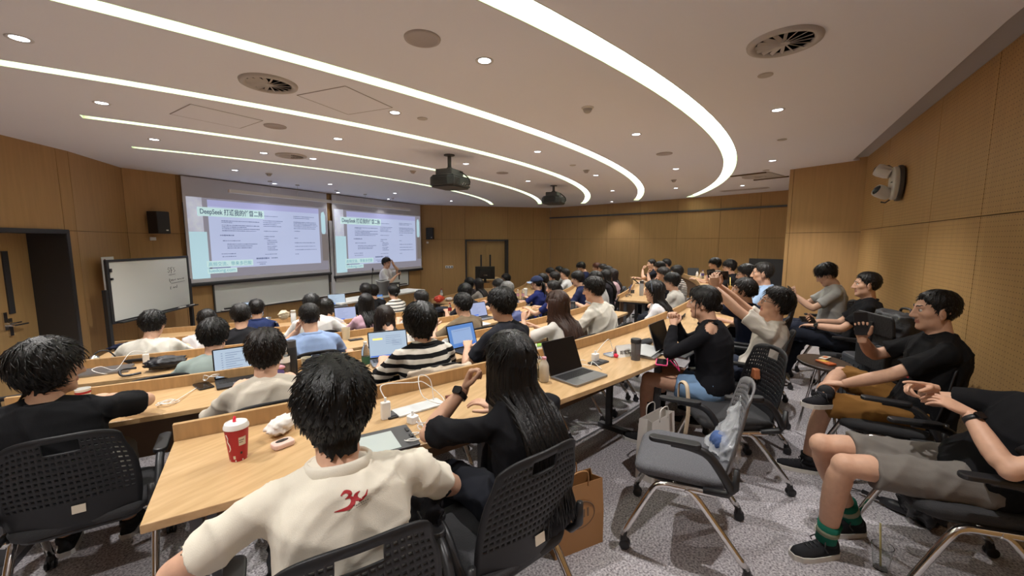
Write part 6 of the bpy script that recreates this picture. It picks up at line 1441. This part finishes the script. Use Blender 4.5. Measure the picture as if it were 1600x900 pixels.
# ---- desk D/E clutter in the distance
WBL = [(693, 470, 4, 'clear water bottle with a red cap on the front desk beyond the red bag'), (760, 468, 3, 'clear water bottle behind the glossy bob')]
p = at_z(690, 467, ROWZ[4]+ZD); bottle(WBL[0][3], p, .24, .034, None, M_RED, M_PAPER)
p = PQ(711, 482, 4); bottle('white capped bottle beside the blue hood', p, .2, .03, None, M_WHITE)
p = PQ(686, 473, 4); crumple('red_bag', 'bright red-orange plastic bag at the end of the front desk', 'bag', p, (.13, .10, .08), mat('red_film', srgb('#d8452c'), .35), 17)
p = PQ(702, 470, 4); crumple('paper_napkin', 'white packaging beside the red-orange bag', 'paper', p, (.12, .08, .04), M_TISSUE, 22)
p = PQ(690, 488, 3); e = empty('folded_jacket', p, fz(p), 'dark folded jacket on the desk left of the olive T-shirt', 'jacket'); v_ = crumple('jacket_body', None, None, (0, 0, 0), (.20, .12, .05), cloth('#2c2d35'), 19); v_.parent = e
p = PQ(703, 492, 3); bottle('red labelled bottle near the cropped black hair', p, .2, .031, None, M_RED, M_RED)
for u, v, r_, lb in ((809, 468, 3, 'clear water bottle, left of a pair before the navy cap'), (817, 468, 3, 'clear water bottle, right of a pair before the navy cap'), (812, 470, 3, None)):
    if lb: p = PQ(u, v, r_); bottle(lb, p, .21, .031, None, M_WHITE, M_PINKC)
p = PQ(821, 463, 3); cup('pale lidded cup beside the pair of water bottles', p, .16, .035, .045, M_WHITE, M_WHITE)
p = PQ(805, 510, 2); crumple('blue_backpack', 'blue and grey backpack on the seat between the charcoal T-shirt and the brown hair', 'backpack', Vector((p.x, p.y, p.z-.22)), (.22, .16, .22), mat('blue_nylon', srgb('#343f6e'), .6), 27)
p = PQ(875, 493, 2); crumple('white_tissue', 'small white tissue on the desk before the navy bun', 'tissue', p, (.05, .04, .02), M_TISSUE, 23)
# desk B right bank: phone on a stand, tumbler, microphone stand
p = PQ(984, 458, 1); e = empty('phone', p, fz(p, -160), 'phone propped upright on the desk with the wooden end panel', 'phone'); b = MB(); b.rbox((0, 0, 0), (.078, .16, .009), .012, M=Matrix.Translation((0, 0, .085)) @ Matrix.Rotation(1.25, 4, 'X')); b.build('case', mat('violet_phone', srgb('#4a4f7a'), .3), e); b = MB(); b.box((0, .05, .03), (.05, .06, .06)); b.build('phone_stand', M_STEEL, e)
p = PQ(1002, 462, 1); thermos('tall grey tumbler on the desk with the wooden end panel', p, .27, .036, mat('grey_tumbler', (.36, .36, .36), .35), M_STEEL)
p = PQ(982, 464, 1); cable('white and black cables in a coil on the desk with the wooden end panel', loops(p, 2, .07, 8, .006, .05), M_BLACK, .005)
p = PQ(1004, 446, 1); e = empty('gimbal', p, 0, 'white handheld camera grip with black arms lying on the far desk', 'camera grip'); b = MB(); b.tube([(-.12, .06, .05), (.0, 0, .10), (.12, -.05, .04)], .022, 10); b.build('grip', M_WHITE, e, smooth=True); b = MB(); b.tube([(-.12, .06, .05), (-.24, .12, .13), (-.30, .16, .17)], .012, 8); b.build('arm', M_BLACK, e); b = MB(); b.tube([(-.12, .06, .05), (-.26, .10, .07)], .010, 8); b.build('arm', M_BLACK, e)
# desk A right bank things
def PR(u, v, row, R_):
    r = ray(u, v); a = r.x**2+r.y**2; b_ = -2*(r.x*AC.x+r.y*AC.y); c_ = AC.length_squared-R_*R_; k = (-b_+math.sqrt(b_*b_-4*a*c_))/(2*a); q = Vector((r.x*k, r.y*k)); return Vector((q.x, q.y, ROWZ[row]+ZD))
for u, v, kind, lb in ((1078, 428, 'b', 'small white bottle at the near end of the far right desk'), (1089, 434, 'b', 'white capped bottle right of the dark tablet'), (1095, 436, 'b', 'second white capped bottle right of the dark tablet')):
    p = PR(u, v, 0, 12.72); bottle(lb, p, .14, .028, M_WHITE, M_WHITE)
p = PR(1083, 424, 0, 12.74); e = empty('tablet', p, fz(p, -100), 'dark tablet standing upright on the far right desk', 'tablet'); b = MB(); b.rbox((0, 0, 0), (.26, .19, .01), .01, M=Matrix.Translation((0, 0, .10)) @ Matrix.Rotation(1.3, 4, 'X')); b.build('case', M_BLACKP, e); b = MB(); b.box((0, .04, .02), (.1, .08, .04)); b.build('kickstand', M_STEEL, e)
p = PR(1098, 427, 0, 12.75); bottle('bottle with a violet label beside the red cups', p, .2, .034, M_PET, mat('violet_cloth', (1, 1, 1)), mat('violet_cloth', (1, 1, 1)))
p = PR(1109, 436, 0, 12.78); crumple('snack_bag', 'red and white snack bag on the far right desk', 'snack', p, (.11, .08, .09), mat('red_white_film', srgb('#d0705c'), .4, noise=.8, nscale=25, col2=(.75, .72, .7)), 33)
p = PR(1114, 442, 0, 12.85); crumple('white_tissue', 'white tissue before the snack bag on the far right desk', 'tissue', p, (.06, .05, .03), M_TISSUE, 5)
p = PQ(1140, 462, 0); cup('clear iced drink cup with a straw between the raised phone and the folded arms', p+Vector((.8, 0, 0)), .13, .033, .046, M_CLEAR, None, 'drink_cup', 'cup', M_UIY, mat('orange_drink', (.8, .42, .12), .3))
# ================================================================ chairs, bags and other things on the floor
CH0.location = (2.29, .19, 0); CH0.rotation_euler[2] = .07
chair((3.06, .0), 0, rad(27), 'black perforated chair turned aside, just behind the tight black top')
for P, lb in ((PNW, 'black chair of the person in the dark navy top'), (PBS, 'black chair under the light blue shirt'), (PW4, 'dark chair of the slumped white blouse'), (PPU, 'dark chair under the writer in the far middle'), (PLK, 'black chair with bags hung beside the long dark hair'), (PCP, 'dark chair under the navy cap wearer'), (PB5, 'black chair at the far right desk'), (PW3, 'dark chair under the cream long-sleeved shirt'), (PNM, 'black chair of the charcoal T-shirt'), (PBK, 'dark chair under the black T-shirt of the fourth row'), (PWW, 'dark chair under the wide white T-shirt')):
    chair(P['root'], P['floor'], P['rz'], lb)
for a, r_, lb in ((-13.6, 11.98, 'empty black chair between the brown hair and the loose white shirt'), (-35.0, 10.75, 'empty perforated chair at the third desk, far left'), (-31.5, 10.7, 'empty perforated chair left of the grey-green T-shirt'), (-.2, 10.9, 'empty dark chair in the aisle before the bags')):
    p = polar(r_, a); row = 1 if r_ > 11.2 else 2; chair((p.x, p.y), ROWZ[row], facing(p)+rad(12), lb)
def W(P, q):                       # person-local -> world
    c, s = cos(P['rz']), sin(P['rz']); return Vector((P['root'][0]+c*q[0]-s*q[1], P['root'][1]+s*q[0]+c*q[1], P['root'][2]+q[2]))
def held(P, nm, off=(0, .085, -.030)):
    Mh, Wr = P['arms'][nm][3]['M']; R3 = Matrix.Rotation(P['rz'], 3, 'Z') @ Matrix(Mh.tolist()); M = R3.to_4x4(); M.translation = W(P, Mh@np.array(off)+Wr); return M
def phone_in(P, nm, label, m=None, wide=False, off=(0, .085, -.028)):
    M = held(P, nm, off); e = empty('phone', M.translation, 0, label, 'phone', None); R_ = M.to_3x3().to_4x4() @ Matrix.Rotation(pi/2 if wide else 0, 4, 'Z')
    b = MB(); b.rbox((0, .02, 0), (.076, .156, .009), .010, M=R_); b.build('case', m or M_BLACKP, e); b = MB(); b.rbox((0, .02, -.0048), (.068, .146, .0012), .008, M=R_); b.build('screen', M_OFF, e)
    b = MB(); b.rbox((-.018, .072, .0052), (.028, .030, .003), .006, M=R_); b.build('camera_bump', M_STEEL, e); return e
phone_in(PW2, 'R', 'phone held high by the man with raised arms', wide=True); phone_in(PNW, 'L', 'phone in the hand of the person in dark navy'); phone_in(PKH, 'R', 'black phone held upright by the man in khaki shorts')
phone_in(PG1, 'R', 'phone the person in pale grey looks down at'); phone_in(PK2, 'R', 'black phone on the lap of the person beside the suitcase')
M = held(PSP, 'R', (0, .06, -.035)); e = empty('microphone', M.translation, 0, 'black handheld microphone in the hand of the speaker', 'microphone')
b = MB(); b.tube([(0, 0, -.11), (0, 0, .08)], [.014, .018], 10); b.build('handle', M_BLACKP, e, smooth=True); b = MB(); b.ell((0, 0, .10), (.026, .026, .03)); b.build('grille', M_STEEL, e, smooth=True)
# emblem on the cream polo, laid onto the cloth
from mathutils.bvhtree import BVHTree
def bvh(o): return BVHTree.FromPolygons([v.co for v in o.data.vertices], [tuple(p.vertices) for p in o.data.polygons])
def stick(P, strokes, cx, cz, m, name, sgn=-1, sc=1.0, sz=1.0):
    t = bvh(P['shirt']); b = MB()
    for pts, wds in strokes:
        n = len(pts)*6; q = smooth_path([(x, y, 0) for x, y in pts], n); w = np.interp(np.linspace(0, 1, n), np.linspace(0, 1, len(wds)), wds); vs = []
        for i in range(n):
            d = q[min(i+1, n-1)]-q[max(i-1, 0)]; d /= np.linalg.norm(d)+1e-9
            for s in (-1, -.33, .33, 1):
                x = cx+sc*(q[i][0]-s*d[1]*w[i]); z = cz+sz*(q[i][1]+s*d[0]*w[i]); h = t.ray_cast(Vector((x, sgn*1.0, z)), Vector((0, -sgn, 0)))
                y = h[0].y if h[0] is not None else 0; vs.append((x, y+sgn*.0016, z))
        b.add(vs, [(i*4+j, i*4+j+1, i*4+j+5, i*4+j+4) for i in range(n-1) for j in range(3)])
    return b.build(name, m, P['o'])
zc = float(P30['T'](.80)[2]); M_EMR = mat('emblem_red', srgb('#9c1c22'), .7)
stick(P30, [([(-.026, .026), (-.010, .036), (.006, .028), (.002, .014), (-.012, .006)], [.0015, .006, .007, .005, .0015]), ([(-.012, .007), (.006, .008), (.014, -.008), (.004, -.026), (-.022, -.040), (-.052, -.044)], [.002, .005, .008, .008, .006, .001]),
            ([(.040, .026), (.028, .018), (.024, .004), (.032, -.008), (.046, -.008), (.060, .004), (.068, .020)], [.001, .005, .008, .008, .007, .004, .0008])], .0, zc+.052, M_EMR, 'emblem', sc=.72, sz=.50)
rng = random.Random(2); ts_ = [([(.012+.0085*k, -.030+.002*rng.random()), (.017+.0085*k, -.027+.003*rng.random())], [.0012, .0022, .001]) for k in range(7)]+[([(.022+.007*k, -.041), (.026+.007*k, -.0395)], [.001, .0015, .001]) for k in range(6)]
stick(P30, ts_, .0, zc+.052, M_STEEL, 'emblem_text', sc=.72, sz=.5)
zc = float(PKH['T'](.55)[2]); stick(PKH, [([(-.02, -.03), (-.02, .03)], [.016, .02, .012])], -.02, zc, M_WHITE, 'chest_print', 1); stick(PKH, [([(-.06, -.045), (.02, -.045)], [.006, .006])], -.02, zc, M_RED, 'chest_print', 1)
# headband, cap, socks
b = MB(); b.tube([tuple(PHB['HT']((.099*cos(a), .030-.02*abs(cos(a)), .000+.128*sin(a)))) for a in np.linspace(.05, pi-.05, 22)], .011, 8, flat=.5, ref=(0, 1, 0)); b.build('headband', cloth('#5c6272'), PHB['o'], smooth=True)
dv, df, r = HEADS[4]; Pp = dv*r[:, None]; cr = dv*np.where(Pp[:, 2] > .030, r+.030, r-.02)[:, None]; mesh_obj('cap', np.array([PCP['HT'](q) for q in cr]), df, cloth('#2c3450'), PCP['o'])
b = MB(); vv = []
for k in (0, 1):
    for i in range(15):
        a = rad(-65+130*i/14); rr = .098 if k == 0 else .185; vv.append(tuple(PCP['HT']((sin(a)*rr*.86, cos(a)*rr-.004, .050-.02*k-.02*(sin(a)**2)))))
b.add(vv, [(i, i+1, 16+i, 15+i) for i in range(14)]); o = b.build('visor', cloth('#8f9bb5'), PCP['o']); so = o.modifiers.new('s', 'SOLIDIFY'); so.thickness = .006
def socks(P, c, h, c2=None):
    for nm in 'RL':
        Hj, K, A, fd_ = P['legs'][nm]; v, f = loft([A, A+(K-A)*h*.5, A+(K-A)*h], [.043, .044, .050], [.046, .046, .052], n=14); o = mesh_obj('sock', v, f, cloth(c), P['o'])
        if c2: v, f = loft([A+(K-A)*.10, A+(K-A)*.16], [.0465, .047], [.0495, .050], n=14); mesh_obj('stripe', v, f, cloth(c2), o)
socks(PGS, '#1f6b58', .24, '#8d917c'); socks(PBT, '#101014', .62); socks(PKH, '#2a2a2c', .10)
# clear plastic bag with a blue cloth on the grey chair
p = Vector((2.36, .02, .475)); e = empty('plastic_bag', p, .5, 'clear plastic bag holding something blue, on the empty grey chair', 'bag')
v_ = crumple('blue_contents', None, None, (0, 0, 0), (.075, .055, .075), cloth('#4f6698'), 41, 0, .05); v_.parent = e
v, f = loft([(0, -.02, .0), (.0, -.03, .05), (.01, -.06, .14), (.02, -.10, .24), (.03, -.13, .30)], [.13, .12, .075, .04, .012], [.085, .07, .035, .02, .006], side=(1, 0, 0), n=28); (v, f), = remesh([(v, f, .008, 2)]); v = wrinkle(v, f, .012, 12, 1.8)
mesh_obj('bag_film', v, f, mat('clear_film_bag', (.80, .82, .86), .12, spec=.7, alpha=.34), e)
# long strap looped on the chair arm of the black top
q = at_d(1068, 618, 2.62); e = empty('bag_strap', q, .2, 'brown and cream bag strap looped over the chair arm beside the denim shorts', 'strap')
b = MB(); b.tube(smooth_path([(-.01, -.02, -.26), (-.02, -.03, -.10), (.0, -.02, .05), (.05, .0, .075), (.09, .02, .04), (.08, .02, -.08)], 24).tolist(), .012, 8, flat=.35); b.build('outer_band', mat('cream_leather', srgb('#c9b49a'), .5), e, smooth=True)
b = MB(); b.tube(smooth_path([(.01, -.02, -.26), (.0, -.03, -.10), (.02, -.02, .04), (.06, .0, .062), (.10, .02, .03), (.10, .02, -.10)], 24).tolist(), .009, 8, flat=.4); b.build('inner_band', mat('brown_leather', srgb('#5c3524'), .5), e, smooth=True)
q = at_d(1181, 578, 2.85); e = empty('leather_pouch', q-Vector((0, 0, .06)), .4, 'small tan leather pouch behind the back of the black turned chair', 'pouch')
b = MB(); b.prism([(-.035, 0), (.035, 0), (.02, .07), (-.02, .07)], -.02, .02, Matrix.Rotation(pi/2, 4, 'X')); b.build('pouch_body', mat('tan_leather', srgb('#9a5a38'), .5), e, bevel=.008); b = MB(); b.lathe([(.001, 0), (.006, 0), (.006, .004), (.001, .004)], n=12, M=Matrix.Translation((0, -.021, .045)) @ Matrix.Rotation(pi/2, 4, 'X')); b.build('stud', M_CHROME, e)
# bags under the nearest desk
def paper_bag(label, p, rz, s, m, band=None, print_=None):
    e = empty('paper_bag', p, rz, label, 'bag'); w, d, h = s
    P0 = [(-w/2, -d/2, 0), (w/2, -d/2, 0), (w/2, d/2, 0), (-w/2, d/2, 0)]; P1 = [(-w/2*.98, -d*.40, h), (w/2*.98, -d*.40, h), (w/2*.98, d*.40, h), (-w/2*.98, d*.40, h)]; Pm = [(-w/2, -d/2, h*.5), (w/2, -d/2, h*.5), (w/2*.92, 0, h*.5), (w/2, d/2, h*.5), (-w/2, d/2, h*.5), (-w/2*.92, 0, h*.5)]
    Q0 = [P0[0], P0[1], (w/2*.98, 0, 0), P0[2], P0[3], (-w/2*.98, 0, 0)]; Q1 = [P1[0], P1[1], (w/2*.80, 0, h), P1[2], P1[3], (-w/2*.80, 0, h)]
    b = MB(); b.add(Q0+Pm+Q1, [tuple(range(6))[::-1]]+[(k*6+i, k*6+(i+1) % 6, (k+1)*6+(i+1) % 6, (k+1)*6+i) for k in range(2) for i in range(6)]); o = b.build('bag_body', m, e); so = o.modifiers.new('s', 'SOLIDIFY'); so.thickness = .003
    if band:
        for s_ in (-1, 1): b = MB(); b.box((0, s_*(d/2+.001), h*.30), (w*1.002, .002, h*.14)); b.build('print_band', band, e)
    if print_:
        for s_ in (-1, 1):
            b = MB(); y = s_*(d/2*.93+.003); b.tube([(w*.30*cos(a), y, h*.55+h*.20*sin(a)) for a in np.linspace(0, 2*pi, 30, endpoint=False)], .004, 5, closed=True)
            for k in range(5): b.box((-w*.16+k*w*.08, y, h*.55), (.012, .003, .06-.01*(k % 2)))
            b.build('ring_print', print_, e)
    for s_ in (-1, 1): b = MB(); b.tube(smooth_path([(-w*.18, s_*d*.41, h-.02), (-w*.15, s_*d*.42, h+.06), (w*.15, s_*d*.42, h+.06), (w*.18, s_*d*.41, h-.02)], 12).tolist(), .004, 6); b.build('handle', m, e, smooth=True)
    return e
p = at_z(862, 862, 0); paper_bag('kraft paper bag with a round dark print standing behind the chair of the long-haired woman', (1.93, .68, 0), -.62, (.30, .13, .36), mat('kraft_paper', srgb('#a5794c'), .55), None, M_PANEL)
p = at_z(1012, 622, .42); paper_bag('pale paper bag with a blue band under the end of the nearest desk', (2.84, .41, 0), -.35, (.30, .12, .42), mat('pale_paper', srgb('#ddd8d2'), .7), M_BLUEL)
# black jacket hanging over the left arm of the long-haired woman's chair
c = PLH['chair']; cM = Matrix.Translation(c.location) @ Matrix.Rotation(c.rotation_euler[2], 4, 'Z')
v, f = loft([(-.285, .02, .70), (-.30, .00, .69), (-.335, .0, .60), (-.345, -.02, .40), (-.35, -.04, .22), (-.35, -.05, .14)], [.10, .13, .15, .17, .19, .185], [.020, .028, .03, .032, .036, .03], side=(0, 1, 0), n=20); (v, f), = remesh([(v, f, .012, 3)]); v = wrinkle(v, f, .016, 77, 1.4)
o = mesh_obj('jacket', v, f, cloth('#17161a')); o.location = c.location; o.rotation_euler = c.rotation_euler; tag(o, 'black jacket hanging over the left chair arm of the long-haired woman', 'jacket')
c = PST['chair']; v, f = loft([(0, -.20, .70), (0, -.27, .83), (0, -.325, .885), (0, -.36, .84), (0, -.35, .68), (0, -.33, .52)], [.20, .235, .24, .24, .235, .22], [.012, .016, .02, .02, .02, .016], side=(1, 0, 0), n=24); (v, f), = remesh([(v, f, .012, 3)]); v = wrinkle(v, f, .014, 70, 1.3)
o = mesh_obj('jacket', v, f, cloth('#cfc0ae')); o.location = c.location; o.rotation_euler = c.rotation_euler; tag(o, 'cream jacket draped over the chair of the striped T-shirt', 'jacket'); b = MB(); b.box((.02, -.368, .80), (.035, .004, .016)); b.build('neck_label', M_BLACK, o)
# things along the back wall
def backpack(label, p, rz, s, m, strapm=None, badge=True):
    e = empty('backpack', p, rz, label, 'backpack'); w, d, h = s
    v, f = loft([(0, 0, 0), (0, 0, h*.06), (0, 0, h*.45), (0, -.01, h*.80), (0, -.02, h*.97), (0, -.02, h)], [w*.42, w*.49, w*.50, w*.48, w*.40, w*.20], [d*.40, d*.48, d*.50, d*.46, d*.34, d*.15], n=24, p=3.2); (v, f), = remesh([(v, f, .014, 2)]); v = wrinkle(v, f, .012, int(w*1000), 1.2)
    mesh_obj('bag_body', v, f, m, e)
    b = MB(); b.rbox((0, 0, 0), (w*.80, h*.42, .05), .03, M=Matrix.Translation((0, d*.48, h*.27)) @ Matrix.Rotation(pi/2, 4, 'X')); b.build('front_pocket', m, e, bevel=.012)
    b = MB(); b.rbox((0, 0, 0), (w*.94, h*.34, .02), .03, M=Matrix.Translation((0, d*.50, h*.80)) @ Matrix.Rotation(pi/2-.12, 4, 'X')); b.build('flap', m, e, bevel=.008)
    b = MB(); b.box((0, d*.60, h*.66), (.028, .012, h*.34)); b.build('buckle_strap', M_BLACK, e); b = MB(); b.box((0, d*.63, h*.60), (.036, .012, .03)); b.build('buckle', M_STEEL, e)
    if badge: b = MB(); b.box((w*.24, d*.53, h*.80), (.05, .008, .05)); b.build('badge', M_LABEL, e)
    for s_ in (-1, 1): b = MB(); b.tube(smooth_path([(s_*w*.22, -d*.40, h*.92), (s_*w*.30, -d*.78, h*.70), (s_*w*.30, -d*.70, h*.30), (s_*w*.36, -d*.42, h*.10)], 16).tolist(), .022, 8, flat=.35); b.build('shoulder_strap', M_BLACK, e, smooth=True)
    b = MB(); b.tube(smooth_path([(-.05, -d*.3, h*.97), (-.04, -d*.32, h*1.05), (.04, -d*.32, h*1.05), (.05, -d*.3, h*.97)], 10).tolist(), .009, 6); b.build('handle', M_BLACK, e, smooth=True)
    return e
M_NYL = mat('black_nylon_pack', (.025, .025, .028), .6, bump=.3, bscale=60)
def suitcase(label, p, rz, s, m, handle=0):
    e = empty('suitcase', p, rz, label, 'suitcase'); w, d, h = s
    b = MB(); b.rbox((0, 0, .05+h/2), (w, d, h), min(w, d)*.3, n=5); b.build('shell', m, e, bevel=.02)
    b = MB()
    for k in range(5): b.box((-w*.36+k*w*.18, d/2+.002, .05+h*.5), (.012, .008, h*.8))
    b.build('ridge', m, e)
    for sx_ in (-1, 1):
        for sy_ in (-1, 1): b = MB(); b.lathe([(.001, -.012), (.024, -.012), (.024, .012), (.001, .012)], n=14, M=Matrix.Translation((sx_*w*.36, sy_*d*.30, .025)) @ Matrix.Rotation(pi/2, 4, 'Y')); b.box((sx_*w*.36, sy_*d*.30, .045), (.03, .03, .03)); b.build('wheel', M_BLACKP, e)
    b = MB(); b.tube([(-.05, 0, h+.05), (-.05, 0, h+.075), (.05, 0, h+.075), (.05, 0, h+.05)], .008, 6); b.build('carry_handle', M_BLACKP, e)
    if handle: b = MB(); b.tube([(-.10, -d*.36, h+.02), (-.10, -d*.36, h+handle), (.10, -d*.36, h+handle), (.10, -d*.36, h+.02)], .011, 8); b.build('telescopic_handle', M_BLACKP, e)
    return e
p = at_d(1392, 545, 2.95); suitcase('black suitcase with a raised handle against the wall, the big backpack on top', (3.98, -1.12, 0), .1, (.40, .24, .56), M_BLACKP, .50)
backpack('large black flap backpack sitting on the black suitcase', (3.98, -1.06, .62), .35, (.40, .24, .46), M_NYL)
suitcase('dark grey hard suitcase standing beside the small dark table', (4.42, -1.02, 0), .25, (.36, .22, .58), mat('grey_hard_shell', (.055, .06, .07), .4))
backpack('black backpack on the floor between the seated pair by the pier', (5.55, -.42, .0), .3, (.34, .2, .48), M_NYL, badge=False)
q = at_d(1238, 500, 5.2); crumple('shopping_bag', 'blue and white plastic bag on the floor by the wooden pier', 'bag', Vector((5.75, -.18, 0)), (.14, .12, .2), mat('blue_white_film', srgb('#2c4fb0'), .35, noise=.9, nscale=9, col2=(.75, .75, .76)), 51)
p = Vector((3.92, -.66, 0)); e = empty('side_table', p, .2, 'small dark oval table with snacks beside the man in khaki shorts', 'table')
b = MB(); b.prism([(.24*cos(t), .17*sin(t)) for t in np.linspace(0, 2*pi, 36, endpoint=False)], .640, .662); b.build('tabletop', mat('dark_brown_laminate', (.05, .038, .032), .3), e, bevel=.006)
for s_ in (-1, 1): b = MB(); b.tube([(s_*.10, 0, .64), (s_*.14, -.08, .02)], .010, 8); b.tube([(s_*.10, 0, .64), (s_*.14, .10, .02)], .010, 8); b.build('leg', M_CHROME, e)
p = Vector((3.86, -.66, .663)); e = empty('snack_pack', p, .6, 'orange and yellow snack packet on the dark oval table, left one', 'snack'); b = MB(); b.rbox((0, 0, .008), (.13, .07, .014), .01); b.build('pouch', mat('orange_film', srgb('#c8683c'), .35), e, bevel=.004); b = MB(); b.box((.02, 0, .0156), (.06, .05, .001)); b.build('print', mat('yellow_print', srgb('#d0a848'), .5), e)
p = Vector((4.02, -.68, .663)); e = empty('snack_pack', p, -.5, 'pale snack packet on the dark oval table, right one', 'snack'); b = MB(); b.rbox((0, 0, .006), (.12, .05, .011), .01); b.build('pouch', M_LABEL, e, bevel=.003); b = MB(); b.box((.01, 0, .012), (.05, .03, .001)); b.build('print', MATS['orange_film'], e)
# umbrella, black bag and drink cup on the carpet at the lower right
pa_ = at_z(1356, 775, .02); pb_ = at_z(1420, 800, .03); d_ = (pb_-pa_); e = empty('umbrella', (pa_.x, pa_.y, .035), math.atan2(d_.y, d_.x), 'folded black umbrella lying on the carpet behind the green socks', 'umbrella')
b = MB(); b.tube([(.06, 0, 0), (.12, 0, 0), (.28, 0, .002), (.31, 0, 0)], [.018, .032, .030, .012], 10); o = b.build('canopy', MATS['black_nylon'], e, smooth=True); b = MB(); b.tube([(-.03, 0, 0), (.06, 0, 0)], [.014, .012], 8); b.build('handle', M_BLACKP, e, smooth=True); b = MB(); b.tube(smooth_path([(-.03, 0, 0), (-.09, .02, -.02), (-.10, -.01, -.025), (-.03, -.005, 0)], 12).tolist(), .003, 6); b.build('wrist_cord', M_BLACK, e, smooth=True)
p = at_z(1440, 815, 0); crumple('plastic_bag', 'shiny black plastic bag on the carpet under the grey shorts', 'bag', p, (.15, .12, .13), mat('black_film', (.012, .012, .014), .22), 61)
p = at_z(1402, 905, 0); cup('clear plastic cup with a pale straw on the carpet at the lower edge', p+Vector((.05, .05, 0)), .12, .03, .044, M_CLEAR, None, 'drink_cup', 'cup', mat('pale_yellow_straw', srgb('#cfc68a'), .4), None)
# bags hanging on chairs of the middle rows
backpack('black backpack hanging on a chair before the end wall', (8.75, 2.05, ROWZ[2]+.42), facing((8.75, 2.05))+pi, (.34, .2, .46), M_NYL, badge=False)
backpack('dark backpack hung on the chair of the white T-shirt with folded arms', (PWG['root'][0]+.05, PWG['root'][1]-.36, ROWZ[1]+.42), facing(PWG['root'])+pi, (.34, .2, .44), M_NYL, badge=False)
